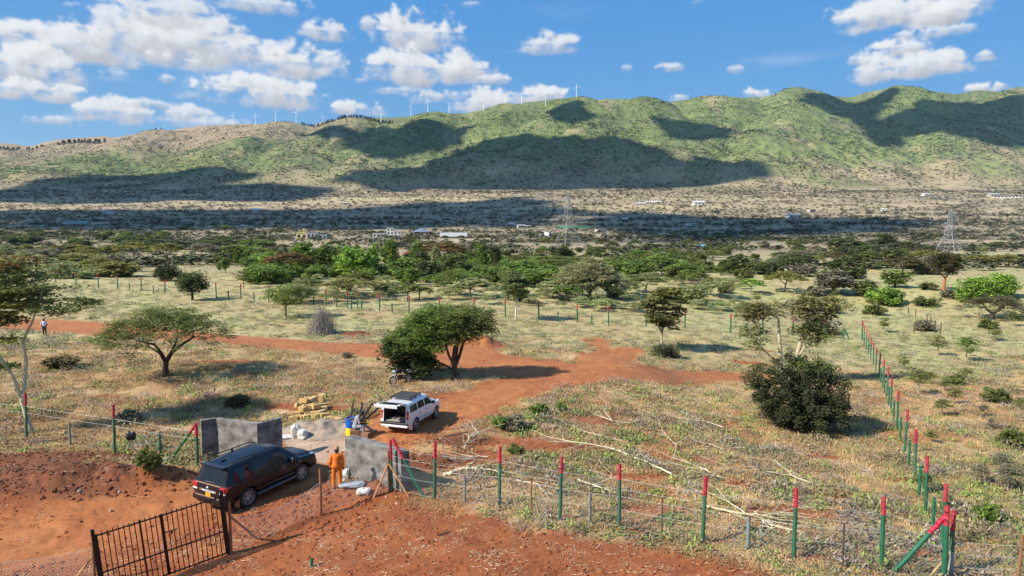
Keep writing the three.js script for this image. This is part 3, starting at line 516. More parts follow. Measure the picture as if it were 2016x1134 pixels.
// leaning tree over the track with the dense bush below it
tree('leaning_acacia', 'leaning multi-stemmed acacia with feathery green crown casting shade on the track', 'tree', at(903, 745), {
  seed: 41, bark: [0.075, 0.05, 0.036], bark2: [0.12, 0.10, 0.07], twig: 0.0095, leaf: [0.25, 0.07], leaves: 80, spread: 0.64, flat: 0.42, tilt: 1.0, wiggle: 0.2,
  stems: [[[0, -0.1, 0, 0.22], [-0.25, 0.5, 0, 0.2], [-0.35, 1.3, 0.1, 0.17], [-0.25, 2.2, 0.1, 0.13], [0.1, 3.0, 0, 0.1]], [[-0.3, 0.7, 0, 0.13], [0.05, 1.6, -0.2, 0.12], [0.35, 2.6, -0.2, 0.10], [1.2, 3.4, -0.1, 0.07]], [[-0.3, 0.9, 0.1, 0.10], [-0.65, 1.7, 0.3, 0.09], [-0.9, 2.6, 0.3, 0.07], [-1.5, 3.4, 0.2, 0.05]], [[-0.2, 0.5, -0.1, 0.10], [-1.2, 1.0, -0.3, 0.07], [-2.2, 1.3, -0.3, 0.06], [-3.0, 2.0, -0.2, 0.05]], [[-0.2, 1.2, 0, 0.08], [-0.1, 2.2, -0.8, 0.06], [-0.3, 3.2, -1.3, 0.05]]],
  crown: [S('ball', -1.3, 4.1, 0, 2.5, 1.35, 2.4, 150, C_GREEN), S('ball', 0.6, 4.1, 0, 2.2, 1.3, 2.2, 120, C_OLIVE), S('ball', -2.7, 3.1, 0.2, 2.1, 1.5, 2.0, 100, C_GREEN), S('ball', 0.2, 3.1, 0.6, 1.6, 0.7, 1.2, 34, C_OLIVE), S('ball', 1.9, 3.6, 0, 1.2, 0.8, 1.5, 28, [[0.13, 0.13, 0.05], [0.19, 0.185, 0.07]], 0.55), S('ball', -1.4, 2.7, 1.0, 1.2, 0.7, 1.0, 24, C_GREEN)],
});
tree('dense_bush', 'dense dark green bush beneath the leaning acacia beside the motorcycle', 'bush', at(808, 742), {
  seed: 42, bark: B_DARK, leaf: [0.26, 0.15], leaves: 46, spread: 0.5, flat: 0.85, trunkName: 'stem', stems: [[[0, 0, 0, 0.12], [0.1, 0.9, 0, 0.1]], [[0.3, 0, 0.2, 0.1], [0.5, 1.0, 0.2, 0.08]]], crown: [S('ball', -0.1, 1.95, 0.1, 2.0, 1.75, 1.9, 150, [[0.032, 0.062, 0.016], [0.075, 0.125, 0.028]]), S('ball', 0.9, 1.0, 0.5, 1.3, 0.9, 1.1, 45, C_DARK)],
});
tree('slender_acacia', 'slender sparse acacia with thin white trunk at the middle of the far fence', 'tree', at(1015, 628), {
  seed: 51, bark: [0.55, 0.5, 0.42], bark2: [0.3, 0.27, 0.18], twig: 0.008, leaf: [0.5, 0.2], leaves: 30, spread: 0.75, flat: 0.2, tilt: 1.2, stems: [[[0, 0, 0, 0.13], [0.1, 1.8, 0, 0.1], [0.0, 3.2, 0, 0.08], [0.15, 4.4, 0, 0.05]]], crown: [S('layers', 0, 4.6, 0, 3.0, 1.7, 2.6, 100, [[0.12, 0.16, 0.055], [0.2, 0.24, 0.085]])], stemAny: true,
});
tree('layered_acacia', 'open layered acacia with yellow-green top above a low bush near the middle', 'tree', at(1303, 690), {
  seed: 52, bark: [0.36, 0.31, 0.21], bark2: [0.22, 0.19, 0.11], twig: 0.009, leaf: [0.46, 0.17], leaves: 38, spread: 0.7, flat: 0.2, tilt: 1.2, wiggle: 0.2, stems: [[[0, 0, 0, 0.16], [-0.05, 1.3, 0, 0.13], [0.05, 2.6, 0, 0.11], [0.25, 3.8, 0, 0.07], [0.3, 5.2, 0, 0.04]], [[0, 1.9, 0, 0.09], [-0.8, 3.2, 0, 0.06], [-1.2, 4.2, 0, 0.04]], [[0, 2.2, 0, 0.08], [0.9, 3.3, 0.2, 0.05], [1.4, 4.2, 0.2, 0.03]]],
  crown: [S('layers', -0.1, 4.3, 0, 3.0, 1.9, 2.6, 140, [[0.11, 0.125, 0.034], [0.20, 0.205, 0.058]]), S('box', 0.4, 6.2, 0, 1.3, 0.4, 1.0, 22, C_YELLOW)], stemAny: true,
});
tree('low_bush', 'low grey-green bush around the foot of the open layered acacia', 'bush', at(1312, 703), {
  seed: 53, bark: B_GREY, leaf: [0.3, 0.09], leaves: 40, spread: 0.5, flat: 0.8, trunkName: 'stem', stems: [[[0, 0, 0, 0.06], [0, 0.4, 0, 0.05]]], crown: [S('ball', 0, 0.7, 0, 1.5, 0.85, 1.3, 55, [[0.06, 0.075, 0.03], [0.12, 0.135, 0.055]])],
});
const oldAcacia = tree('old_acacia', 'sparse acacia with pale trunks rising behind the big dark bush', 'tree', at(1545, 752), {
  seed: 54, bark: [0.44, 0.39, 0.26], bark2: [0.20, 0.17, 0.12], twig: 0.009, leaf: [0.40, 0.11], leaves: 26, spread: 0.62, flat: 0.4, tilt: 1.0, wiggle: 0.3, stems: [[[-0.3, 0, 0, 0.17], [-0.35, 1.8, 0, 0.14], [-0.5, 3.2, 0, 0.12], [-0.6, 4.6, 0, 0.08], [-1.3, 5.1, 0, 0.06], [-2.3, 5.4, 0, 0.05]], [[0.3, 0, 0, 0.18], [0.75, 1.8, 0, 0.15], [1.15, 3.3, 0, 0.13], [1.6, 4.4, 0, 0.1], [1.75, 5.6, 0, 0.06]], [[0.5, 1.2, 0, 0.08], [1.2, 2.6, 0.3, 0.06], [1.3, 3.4, 0.3, 0.05]], [[-0.4, 1.2, 0.2, 0.08], [-1.6, 2.3, 0.3, 0.07], [-2.6, 3.4, 0.3, 0.05]]],
  crown: [S('layers', -2.3, 5.1, 0, 1.7, 0.8, 1.3, 46, [[0.13, 0.12, 0.038], [0.21, 0.185, 0.06]]), S('layers', 1.7, 5.5, 0, 2.9, 0.9, 2.2, 90, [[0.15, 0.15, 0.045], [0.26, 0.245, 0.08]]), S('box', 0.2, 5.2, 0, 2.2, 0.7, 1.6, 26, C_GREY, 0.5), S('box', 3.4, 5.7, 0, 1.3, 0.6, 1.3, 20, C_YELLOW, 0.6), S('layers', 1.9, 3.6, 0, 2.2, 0.8, 1.6, 44, C_OLIVE, 0.8), S('layers', -2.4, 3.4, 0, 1.8, 0.9, 1.4, 30, C_OLIVE, 0.7)], stemAny: true,
});
oldAcacia.scale.set(1.2, 1.2, 1.2);
tree('dark_bush', 'big dense dark green bush with rounded outline in the open right field', 'bush', at(1565, 842), {
  seed: 55, bark: B_DARK, leaf: [0.17, 0.095], leaves: 58, spread: 0.36, flat: 0.8, gap: 0.85, gapAt: -0.2, trunkName: 'stem', stems: [[[0, 0, 0, 0.12], [0.1, 0.9, 0, 0.1], [0, 1.7, 0, 0.08]], [[-0.4, 0, 0.2, 0.1], [-0.9, 1.0, 0.3, 0.07]], [[0.4, 0, 0.1, 0.1], [1.0, 1.0, 0.2, 0.07]], [[0, 0, -0.4, 0.1], [0, 1.0, -0.9, 0.07]]],
  crown: [S('ball', 0, 2.2, 0, 3.1, 2.2, 2.7, 440, [[0.036, 0.048, 0.017], [0.085, 0.10, 0.032]]), S('ball', 0.5, 1.2, 0.7, 2.9, 1.2, 2.1, 180, [[0.04, 0.05, 0.02], [0.09, 0.10, 0.036]]), S('ball', 0.6, 3.6, 0, 1.6, 0.6, 1.4, 55, [[0.08, 0.11, 0.025], [0.15, 0.19, 0.042]])],
});
tree('dome_acacia', 'very wide pale dome-shaped acacia beyond the middle of the far fence', 'tree', at(1160, 588), {
  seed: 56, bark: B_GREY, bark2: [0.25, 0.21, 0.15], twig: 0.012, leaf: [0.62, 0.16], leaves: 36, spread: 1.0, flat: 0.35, tilt: 0.8, stems: [[[0, 0, 0, 0.3], [0.2, 1.2, 0, 0.25], [1, 2.2, 0, 0.15]], [[0, 1, 0, 0.2], [-1.4, 2.3, 0, 0.12]], [[0, 1, 0, 0.2], [0, 2.3, 1.2, 0.12]]], crown: [S('umbrella', 0, 2.2, 0, 7.0, 3.9, 5.4, 210, [[0.24, 0.235, 0.11], [0.38, 0.36, 0.17]]), S('umbrella', 0.8, 1.3, 0.5, 6.2, 2.6, 5, 70, [[0.10, 0.13, 0.045], [0.17, 0.2, 0.07]])],
});
tree('orange_trunk_tree', 'brownish green tree with bare orange trunk at the right', 'tree', at(1857, 572), {
  seed: 57, bark: B_RED, bark2: [0.13, 0.08, 0.05], leaf: [0.5, 0.18], leaves: 36, spread: 0.85, flat: 0.4, stems: [[[0, 0, 0, 0.32], [0.15, 1.6, 0, 0.25], [0.3, 2.8, 0, 0.2]], [[0.2, 2.4, 0, 0.14], [-0.9, 3.6, 0, 0.1]], [[0.3, 2.5, 0, 0.14], [1.4, 3.7, 0, 0.1]]], crown: [S('layers', 0.2, 5.3, 0, 4.3, 1.9, 3.6, 130, [[0.055, 0.058, 0.016], [0.11, 0.10, 0.027]]), S('ball', 0.2, 6.6, 0, 2.8, 0.8, 2.5, 40, C_BROWN)],
});
tree('bright_green_bush', 'broad bright lime green bush at the right edge beyond the fence', 'bush', at(1938, 592), {
  seed: 58, bark: B_DARK, leaf: [0.55, 0.32], leaves: 34, spread: 0.85, flat: 0.8, trunkName: 'stem', stems: [[[0, 0, 0, 0.2], [0, 1, 0, 0.15]], [[2.5, 0, 0, 0.2], [2.7, 1, 0, 0.15]], [[-2, 0, 0, 0.2], [-2.2, 0.8, 0, 0.15]]], crown: [S('ball', -1.8, 1.9, 0, 3.2, 2.2, 2.8, 120, C_LIME), S('ball', 2.2, 2.2, -0.5, 3.2, 2.4, 2.8, 120, C_LIME), S('ball', 4.8, 2.6, -1, 1.8, 1.6, 2, 40, C_LIME)],
});
tree('twiggy_umbrella_acacia', 'broad dark umbrella acacia with bare grey twigs at the right edge', 'tree', at(1952, 628), {
  seed: 59, bark: [0.10, 0.075, 0.06], bark2: [0.17, 0.14, 0.115], twig: 0.013, leaf: [0.5, 0.10], leaves: 30, spread: 0.75, flat: 0.3, tilt: 0.7, wiggle: 0.3, stems: [[[0, 0, 0, 0.3], [0.1, 0.9, 0, 0.25], [-0.8, 1.5, 0, 0.18]], [[0.1, 0.8, 0, 0.2], [1.4, 1.6, 0, 0.15]], [[0.1, 0.8, 0, 0.2], [0.2, 1.6, 1.2, 0.15]]], crown: [S('umbrella', 0.3, 1.5, 0, 5.6, 1.9, 4.2, 140, [[0.10, 0.09, 0.05], [0.16, 0.145, 0.08]]), S('umbrella', -0.2, 1.8, 0, 4.2, 1.6, 3.4, 60, C_OLIVE)],
});
// heap of cut thorn branches
{
  const r = rng(61), b = new Buf();
  for (let i = 0; i < 520; i++) {
    const a = r() * 6.283, e = Math.pow(r(), 0.6), bx = Math.cos(a) * 1.75 * e, bz = Math.sin(a) * 1.6 * e, hh = 3.6 * (1 - e * e * 0.75) * (0.35 + r() * 0.65), lx = bx * (0.35 + r() * 0.5) + (r() - 0.5) * 0.9, lz = bz * (0.35 + r() * 0.5) + (r() - 0.5) * 0.9, g = 0.18 + r() * 0.2, c = [g * 1.12, g, g * 0.86];
    const m = [(bx + lx) / 2 + (r() - 0.5) * 0.4, hh * 0.5, (bz + lz) / 2 + (r() - 0.5) * 0.4], t = [lx, hh, lz];
    b.path([[bx, 0.02, bz], m, t], [0.022, 0.016, 0.007], 3, c, false);
    for (let k = 0; k < 3; k++) { const f = 0.4 + r() * 0.6, s = [mix(m[0], t[0], f), mix(m[1], t[1], f), mix(m[2], t[2], f)]; b.tube(s, [s[0] + (r() - 0.5) * 0.8, s[1] + (r() - 0.3) * 0.6, s[2] + (r() - 0.5) * 0.8], 0.008, 0.004, 3, c); }
  }
  solo('brush_heap', 'tall heap of dry grey thorn branches in the field behind the track', 'brush heap', b.build(), BARK, at(634, 657));
}
// ---------- mid-distance trees: a few kinds, many individuals ----------
const KINDS = {
  flat: { o: { bark: B_GREY, bark2: [0.13, 0.11, 0.08], leaf: [0.75, 0.24], leaves: 24, spread: 0.85, flat: 0.25, tilt: 1.2, stems: [[[0, 0, 0, 0.16], [0.1, 1.6, 0, 0.12], [0.3, 2.3, 0, 0.1]], [[0.1, 1.5, 0, 0.1], [-0.9, 2.4, 0.2, 0.06]]], crown: c => [S('umbrella', 0, 2.6, 0, 3.4, 1.2, 3.1, 46, c)] }, h: 4 },
  round: { o: { bark: B_DARK, leaf: [0.62, 0.36], leaves: 26, spread: 0.85, flat: 0.75, stems: [[[0, 0, 0, 0.18], [0, 1.1, 0, 0.14]]], crown: c => [S('ball', 0, 2.1, 0, 2.3, 1.8, 2.2, 46, c)] }, h: 4 },
  bush: { o: { bark: B_DARK, leaf: [0.55, 0.3], leaves: 24, spread: 0.7, flat: 0.7, trunkName: 'stem', stems: [[[0, 0, 0, 0.1], [0, 0.5, 0, 0.08]]], crown: c => [S('ball', 0, 1.0, 0, 2.2, 1.15, 2.0, 42, c)] }, h: 2.2 },
  tall: { o: { bark: B_GREY, leaf: [0.6, 0.34], leaves: 26, spread: 0.75, flat: 0.9, stems: [[[0, 0, 0, 0.18], [0, 1.6, 0, 0.14], [0.1, 3.6, 0, 0.09], [0, 5.2, 0, 0.05]]], crown: c => [S('ball', 0, 4.1, 0, 1.6, 2.9, 1.6, 56, c)], stemAny: true }, h: 7 },
  sparse: { o: { bark: [0.33, 0.29, 0.2], bark2: [0.22, 0.19, 0.12], twig: 0.012, leaf: [0.5, 0.14], leaves: 14, spread: 0.7, flat: 0.22, tilt: 1.2, stems: [[[0, 0, 0, 0.1], [0.1, 1.3, 0, 0.08], [0.0, 2.6, 0, 0.05]]], crown: c => [S('layers', 0, 2.5, 0, 1.9, 1.2, 1.8, 42, c)], stemAny: true }, h: 4 },
};
const PROTO = {};
function proto(kind, tone, variant) {
  const key = kind + tone + variant; if (PROTO[key]) return PROTO[key];
  const k = KINDS[kind].o, cols = { dark: C_DARK, olive: C_OLIVE, green: C_GREEN, lime: C_LIME, yellow: C_YELLOW, grey: C_GREY, rust: C_RUST, pale: C_PALE, brown: C_BROWN }[tone];
  return PROTO[key] = growTree({ ...k, crown: k.crown(cols), seed: 200 + Object.keys(PROTO).length * 7 + variant });
}
const MIDS = [];
function mid(kind, tone, p, height, wide, name, label, category, group, r) {
  const g = proto(kind, tone, Math.floor(r() * 3)), s = height / KINDS[kind].h, t = thing(name, label, category, p, r() * 6.28, group); t.scale.set(s * wide, s, s * wide);
  part(KINDS[kind].o.trunkName ?? 'trunk', g.wood, BARK, t); part('crown', g.crown, LEAF, t); MIDS.push([p.x, p.z, height * wide * 0.6]); return t;
}
{
  const r = rng(301), one = (kind, tone, u, v, hpx, wide, name, label, category) => { const p = at(u, v); mid(kind, tone, p, hpx / ppm(p), wide, name, label, category, undefined, r); };
  // single ones that can be told apart
  one('round', 'green', 1762, 566, 38, 1.25, 'round_tree', 'round mid green tree right of the grey dry tree, behind the lime shrub', 'tree');
  one('round', 'olive', 1700, 583, 34, 1.35, 'olive_bush', 'olive yellow-green bush in front of the dark round trees at the fence corner', 'bush');
  one('bush', 'lime', 1742, 600, 34, 1.0, 'lime_shrub', 'light lime green shrub right of the olive bush beyond the fence corner', 'shrub');
  one('bush', 'pale', 1760, 596, 28, 0.8, 'pale_shrub', 'small pale grey-green shrub right beside the lime green shrub', 'shrub');
  one('round', 'dark', 1664, 556, 52, 1.2, 'dark_round_tree', 'tall dark round tree behind the grey dry tree near the fence corner', 'tree');
  one('round', 'grey', 1640, 578, 46, 1.4, 'dry_tree', 'leafless grey-brown dry tree behind the sparse pale-trunked acacia', 'tree');
  one('flat', 'yellow', 1545, 575, 40, 1.25, 'yellow_acacia', 'yellow-green flat-topped acacia left of the grey dry tree', 'tree');
  one('flat', 'lime', 1478, 578, 28, 1.2, 'lime_acacia', 'low lime green acacia left of the yellow-green flat-topped one', 'tree');
  one('sparse', 'olive', 480, 568, 40, 1.1, 'thorn_tree', 'thin layered thorn tree standing at the left part of the far fence', 'tree');
  one('flat', 'rust', 570, 545, 46, 1.3, 'rusty_acacia', 'rust-topped acacia at the left end of the bright green grove', 'tree');
  one('flat', 'yellow', 690, 585, 36, 2.2, 'yellow_thicket_tree', 'wide yellowish acacia in front of the bright green grove', 'tree');
  one('flat', 'yellow', 265, 512, 34, 1.3, 'golden_acacia', 'golden flat-topped acacia, left one of the golden pair', 'tree');
  one('flat', 'yellow', 330, 514, 34, 1.2, 'golden_acacia', 'golden flat-topped acacia, right one of the golden pair', 'tree');
  one('flat', 'grey', 398, 508, 28, 1.2, 'bare_acacia', 'bare grey flat acacia right of the golden pair', 'tree');
  one('bush', 'green', 478, 506, 24, 2.0, 'low_green_tree', 'low wide deep green tree right of the bare grey acacia', 'tree');
  one('flat', 'rust', 870, 522, 44, 1.6, 'orange_acacia', 'orange-brown flat acacia inside the right part of the green grove', 'tree');
  one('round', 'lime', 700, 548, 66, 1.0, 'lime_tree', 'tall bright lime green tree in the middle of the grove', 'tree');
  one('tall', 'lime', 738, 545, 70, 0.8, 'lime_tree', 'tall lime green tree right behind the brightest tree of the grove', 'tree');
  one('round', 'green', 672, 540, 62, 0.9, 'grove_tree', 'dense green tree left of the brightest lime tree of the grove', 'tree');
  one('tall', 'green', 770, 545, 78, 0.8, 'grove_tree', 'tall grey-green tree right of the lime trees of the grove', 'tree');
  one('round', 'green', 800, 552, 48, 1.2, 'grove_tree', 'round green tree under the red roof of the grove', 'tree');
  one('tall', 'green', 820, 530, 60, 0.8, 'grove_tree', 'tall green tree right of the red roof in the grove', 'tree');
  one('tall', 'pale', 858, 540, 62, 0.55, 'grove_tree', 'slim pale columnar tree right of the red roof', 'tree');
  one('round', 'dark', 840, 556, 44, 1.3, 'grove_bush', 'dark green bush at the right front of the grove', 'bush');
  one('round', 'green', 600, 540, 62, 0.9, 'grove_tree', 'green tree at the left end of the grove below the yellow house', 'tree');
  one('tall', 'green', 640, 540, 66, 0.8, 'grove_tree', 'mid green tree in the left part of the grove', 'tree');
  one('bush', 'lime', 530, 528, 30, 1.0, 'grove_bush', 'bright green bush left of the rust-topped acacia', 'bush');
  one('round', 'dark', 900, 548, 46, 1.2, 'grove_tree', 'dark round tree right of the orange-brown acacia', 'tree');
  one('tall', 'green', 950, 540, 62, 0.8, 'grove_tree', 'dark green feathery tree at the right end of the grove', 'tree');
  one('tall', 'dark', 975, 540, 60, 0.8, 'grove_tree', 'narrow dark tree at the far right of the grove', 'tree');
  one('round', 'grey', 655, 534, 34, 0.9, 'dead_tree', 'leafless grey tree between the green trees of the grove', 'tree');
  one('round', 'dark', 1100, 512, 30, 1.3, 'pylon_tree', 'dark round tree in front of the middle pylon', 'tree');
  one('flat', 'dark', 1196, 506, 20, 1.6, 'lone_flat_tree', 'small dark flat tree on pinkish ground right of the middle pylon', 'tree');
  one('round', 'dark', 1740, 486, 26, 1.4, 'plain_tree', 'dark round tree on the plain left of the right pylon', 'tree');
  one('bush', 'dark', 1665, 490, 22, 1.8, 'plain_tree', 'low dark wide tree on the plain above the fence corner', 'tree');
  one('sparse', 'pale', 1930, 500, 22, 1.2, 'plain_tree', 'small pale tree on straw ground right of the right pylon', 'tree');
  one('flat', 'yellow', 1820, 528, 34, 1.2, 'plain_acacia', 'yellow-green acacia left behind the orange-trunked tree', 'tree');
  one('flat', 'yellow', 1930, 524, 22, 1.7, 'plain_acacia', 'yellow-green acacia behind the lime green bush', 'tree');
  one('flat', 'yellow', 1985, 526, 24, 1.5, 'plain_acacia', 'yellow-green acacia at the right edge above the lime bush', 'tree');
  one('sparse', 'green', 1902, 712, 56, 1.15, 'young_acacia', 'young green acacia right of the fence, largest of the scattered ones', 'tree');
  one('sparse', 'olive', 1845, 700, 46, 1.0, 'young_acacia', 'young olive acacia left of the largest young acacia', 'tree');
  one('sparse', 'olive', 1958, 672, 34, 1.1, 'young_acacia', 'young acacia in front of the dark umbrella acacia', 'tree');
  one('sparse', 'olive', 1808, 776, 56, 0.9, 'young_acacia', 'spindly young acacia close to the middle of the right fence', 'tree');
  one('sparse', 'olive', 1780, 728, 30, 1.0, 'young_acacia', 'small young acacia just right of the receding fence', 'tree');
  one('sparse', 'olive', 1740, 655, 34, 1.0, 'young_acacia', 'young acacia right of the far fence corner', 'tree');
  one('bush', 'olive', 1960, 792, 30, 0.9, 'field_shrub', 'low olive shrub at the right edge in the outer field', 'shrub');
  one('bush', 'olive', 1880, 758, 22, 1.0, 'field_shrub', 'low olive shrub below the largest young acacia', 'shrub');
  one('bush', 'green', 1945, 1030, 40, 0.7, 'field_shrub', 'low green shrub in the outer field right of the fence corner post', 'shrub');
  one('bush', 'olive', 1990, 880, 40, 0.8, 'field_shrub', 'low dark shrub at the right edge halfway down', 'shrub');
  one('bush', 'olive', 292, 925, 46, 0.55, 'roadside_bush', 'low olive bush beside the earth bank behind the black car', 'bush');
  one('bush', 'green', 985, 842, 24, 0.7, 'roadside_bush', 'low dark green bush at the road edge right of the white car', 'bush');
  one('bush', 'grey', 1012, 846, 26, 1.1, 'roadside_bush', 'grey-green bush right of the dark one at the road edge', 'bush');
  one('bush', 'olive', 1015, 893, 20, 0.9, 'field_shrub', 'small grey-green bush behind the fence between two posts', 'shrub');
  one('bush', 'green', 1060, 815, 22, 1.0, 'field_shrub', 'low green shrub left of the scattered pale branches', 'shrub');
  one('bush', 'green', 1105, 812, 22, 0.6, 'field_shrub', 'small bright shrub above the scattered pale branches', 'shrub');
  one('bush', 'brown', 470, 800, 24, 1.1, 'withered_bush', 'withered dark brown bush right of the left fence stakes', 'bush');
  one('bush', 'brown', 120, 726, 26, 1.4, 'withered_bush', 'withered brown bush in front of the lone umbrella acacia', 'bush');
  one('bush', 'grey', 255, 830, 22, 1.2, 'withered_bush', 'grey withered bush behind the left front fence', 'bush');
  one('bush', 'grey', 685, 705, 12, 1.0, 'withered_bush', 'small grey bush beside the far track', 'bush');
  // woodland beyond the fence
  const far = (x, z, rad) => { for (const [a, b, c] of MIDS) if (Math.hypot(x - a, z - b) < (rad + c) * 0.55) return false; return true; };
  const scatter = (n, box, kinds, h0, h1, w0, w1, name, label, group) => {
    let left = n, tries = 0;
    while (left > 0 && tries++ < n * 30) {
      const u = box[0] + r() * (box[2] - box[0]), v = box[1] + r() * (box[3] - box[1]), p = at(u, v), h = h0 + r() * (h1 - h0), w = w0 + r() * (w1 - w0);
      if (!far(p.x, p.z, h * w * 0.6)) continue;
      const [k, t] = kinds[Math.floor(r() * kinds.length)]; const o = mid(k, t, p, h, w, name, label, k === 'bush' ? 'bush' : 'tree', group, r); o.userData.tone = `${h > (h0 + h1) / 2 ? 'taller' : 'lower'} ${{ dark: 'dark green', olive: 'olive', green: 'green', lime: 'lime', yellow: 'yellowish', grey: 'greyish', rust: 'rusty', pale: 'pale green', brown: 'brownish' }[t]} ${{ flat: 'flat-topped acacia', round: 'round tree', bush: 'bush', tall: 'tall tree', sparse: 'thin open tree' }[k]}`; left--;
    }
  };
  scatter(44, [560, 556, 1420, 600], [['flat', 'pale'], ['flat', 'olive'], ['sparse', 'pale'], ['bush', 'pale'], ['flat', 'green']], 1.7, 3.2, 0.9, 1.5, 'scrub_acacia', 'sunlit pale green scrub acacia just beyond the far fence', 'scrub beyond the far fence');
  scatter(38, [-20, 486, 240, 545], [['bush', 'pale'], ['bush', 'yellow'], ['flat', 'pale'], ['bush', 'grey'], ['flat', 'yellow']], 2.6, 4.4, 1.0, 1.6, 'pale_thicket_shrub', 'pale yellow-green shrub in the sunlit thicket at the far left', 'thicket at the far left');
  scatter(48, [900, 500, 1420, 556], [['flat', 'olive'], ['round', 'green'], ['round', 'olive'], ['flat', 'green'], ['bush', 'green']], 3.0, 4.8, 1.0, 1.5, 'woodland_acacia', 'dark acacia in the shaded wood behind the dome-shaped acacia', 'shaded wood beyond the fence');
  scatter(52, [0, 452, 560, 492], [['flat', 'dark'], ['flat', 'olive'], ['bush', 'green'], ['flat', 'dark'], ['round', 'dark']], 3.5, 5.5, 1.1, 1.7, 'far_acacia', 'dark flat-topped acacia on the shaded plain at the far left', 'acacias on the left plain');
  scatter(46, [1300, 474, 1830, 545], [['flat', 'dark'], ['flat', 'olive'], ['bush', 'dark'], ['flat', 'brown'], ['bush', 'grey']], 2.6, 4.6, 1.0, 1.6, 'plain_thorn_tree', 'dark thorn tree on the brown shaded plain right of the middle pylon', 'thorn trees on the right plain');
  scatter(30, [430, 500, 1000, 540], [['round', 'green'], ['tall', 'green'], ['round', 'dark'], ['flat', 'olive'], ['round', 'olive']], 3.4, 6, 0.8, 1.2, 'grove_filler_tree', 'green tree standing among the others in the grove', 'trees of the green grove');
  scatter(26, [1420, 548, 2010, 660], [['sparse', 'olive'], ['bush', 'grey'], ['sparse', 'olive'], ['bush', 'olive']], 1.2, 2.4, 0.9, 1.4, 'outer_scrub', 'small scrub plant beyond the far right fence corner', 'scrub outside the right fence');
  scatter(16, [1790, 690, 2016, 1000], [['sparse', 'olive'], ['sparse', 'grey']], 0.7, 1.3, 1.0, 1.4, 'outer_field_shrub', 'knee-high shrub in the field outside the right fence', 'shrubs outside the right fence');
}

// ---------- ground cover ----------
function cover(name, label, category, geometry, material, n, seed, place) {
  const r = rng(seed), m = new THREE.InstancedMesh(geometry, material, n), M = new THREE.Matrix4(), Q = new THREE.Quaternion(), E = new THREE.Euler(), c = new THREE.Color(); let k = 0, tries = 0;
  while (k < n && tries++ < n * 12) { const q = place(r); if (!q) continue; E.set((r() - 0.5) * 0.25, r() * 6.283, (r() - 0.5) * 0.25); Q.setFromEuler(E); M.compose(new THREE.Vector3(q.x, q.y, q.z), Q, new THREE.Vector3(q.s, q.s * (q.t ?? 1), q.s)); m.setMatrixAt(k, M); m.setColorAt(k, c.setRGB(...q.c)); k++; }
  m.count = k; m.name = numbered(name); m.userData = { label, category, kind: 'stuff' }; shade(m); scene.add(m); return m;
}
function tuft(seed, blades, spread, h, w, bend) {
  const r = rng(seed), b = new Buf();
  for (let i = 0; i < blades; i++) {
    const a = r() * 6.283, e = Math.sqrt(r()) * spread, x = Math.cos(a) * e, z = Math.sin(a) * e, f = r() * 6.283, l = h * (0.5 + r() * 0.8), k = bend * (0.4 + r()), tx = x + Math.cos(f) * l * k, tz = z + Math.sin(f) * l * k, sx = -Math.sin(f) * w, sz = Math.cos(f) * w, g = 0.75 + r() * 0.5, c = [g, g, g];
    const mx = x + Math.cos(f) * l * k * 0.35, mz = z + Math.sin(f) * l * k * 0.35, my = l * 0.62, ty = l * (0.95 - 0.25 * k);
    b.tri([x - sx, 0, z - sz], [x + sx, 0, z + sz], [mx + sx * 0.8, my, mz + sz * 0.8], c); b.tri([x - sx, 0, z - sz], [mx + sx * 0.8, my, mz + sz * 0.8], [mx - sx * 0.8, my, mz - sz * 0.8], c); b.tri([mx - sx * 0.8, my, mz - sz * 0.8], [mx + sx * 0.8, my, mz + sz * 0.8], [tx, ty, tz], c);
  }
  return b.build();
}
function leafMound(seed, n, R, H, l, w) {
  const r = rng(seed), b = new Buf();
  for (let i = 0; i < n; i++) {
    const a = r() * 6.283, e = Math.sqrt(r()), y = H * Math.pow(r(), 0.7) * Math.sqrt(1 - e * e * 0.95), x = Math.cos(a) * e * R, z = Math.sin(a) * e * R, f = r() * 6.283, t = (r() - 0.2) * 1.6, L = l * (0.6 + r() * 0.8), W = w * (0.6 + r() * 0.8), g = 0.68 + r() * 0.6, c = [g, g, g];
    const dx = Math.cos(f) * Math.cos(t) * L, dy = Math.sin(t) * L, dz = Math.sin(f) * Math.cos(t) * L, sx = -Math.sin(f) * W, sz = Math.cos(f) * W;
    b.tri([x - sx, y, z - sz], [x + sx, y, z + sz], [x + dx, y + dy, z + dz], c);
  }
  return b.build();
}
const GRASS = new THREE.MeshStandardMaterial({ vertexColors: true, roughness: 0.95, side: THREE.DoubleSide });
function spot(r, d0, d1, pow = 1) { const d = d0 * Math.pow(d1 / d0, Math.pow(r(), pow)), t = (r() * 2 - 1) * 0.84, x = t * d, z = -d; return { x, z, d }; }
const vary = (r, c, s = 0.2) => { const v = 1 + (r() - 0.5) * 2 * s, h = (r() - 0.5) * 0.14; return [c[0] * v * (1 + h), c[1] * v, c[2] * v * (1 - h)]; };
const bareAt = (x, z) => Math.max(trackAt(x, z)[0], redAt(x, z), yardAt(x, z));
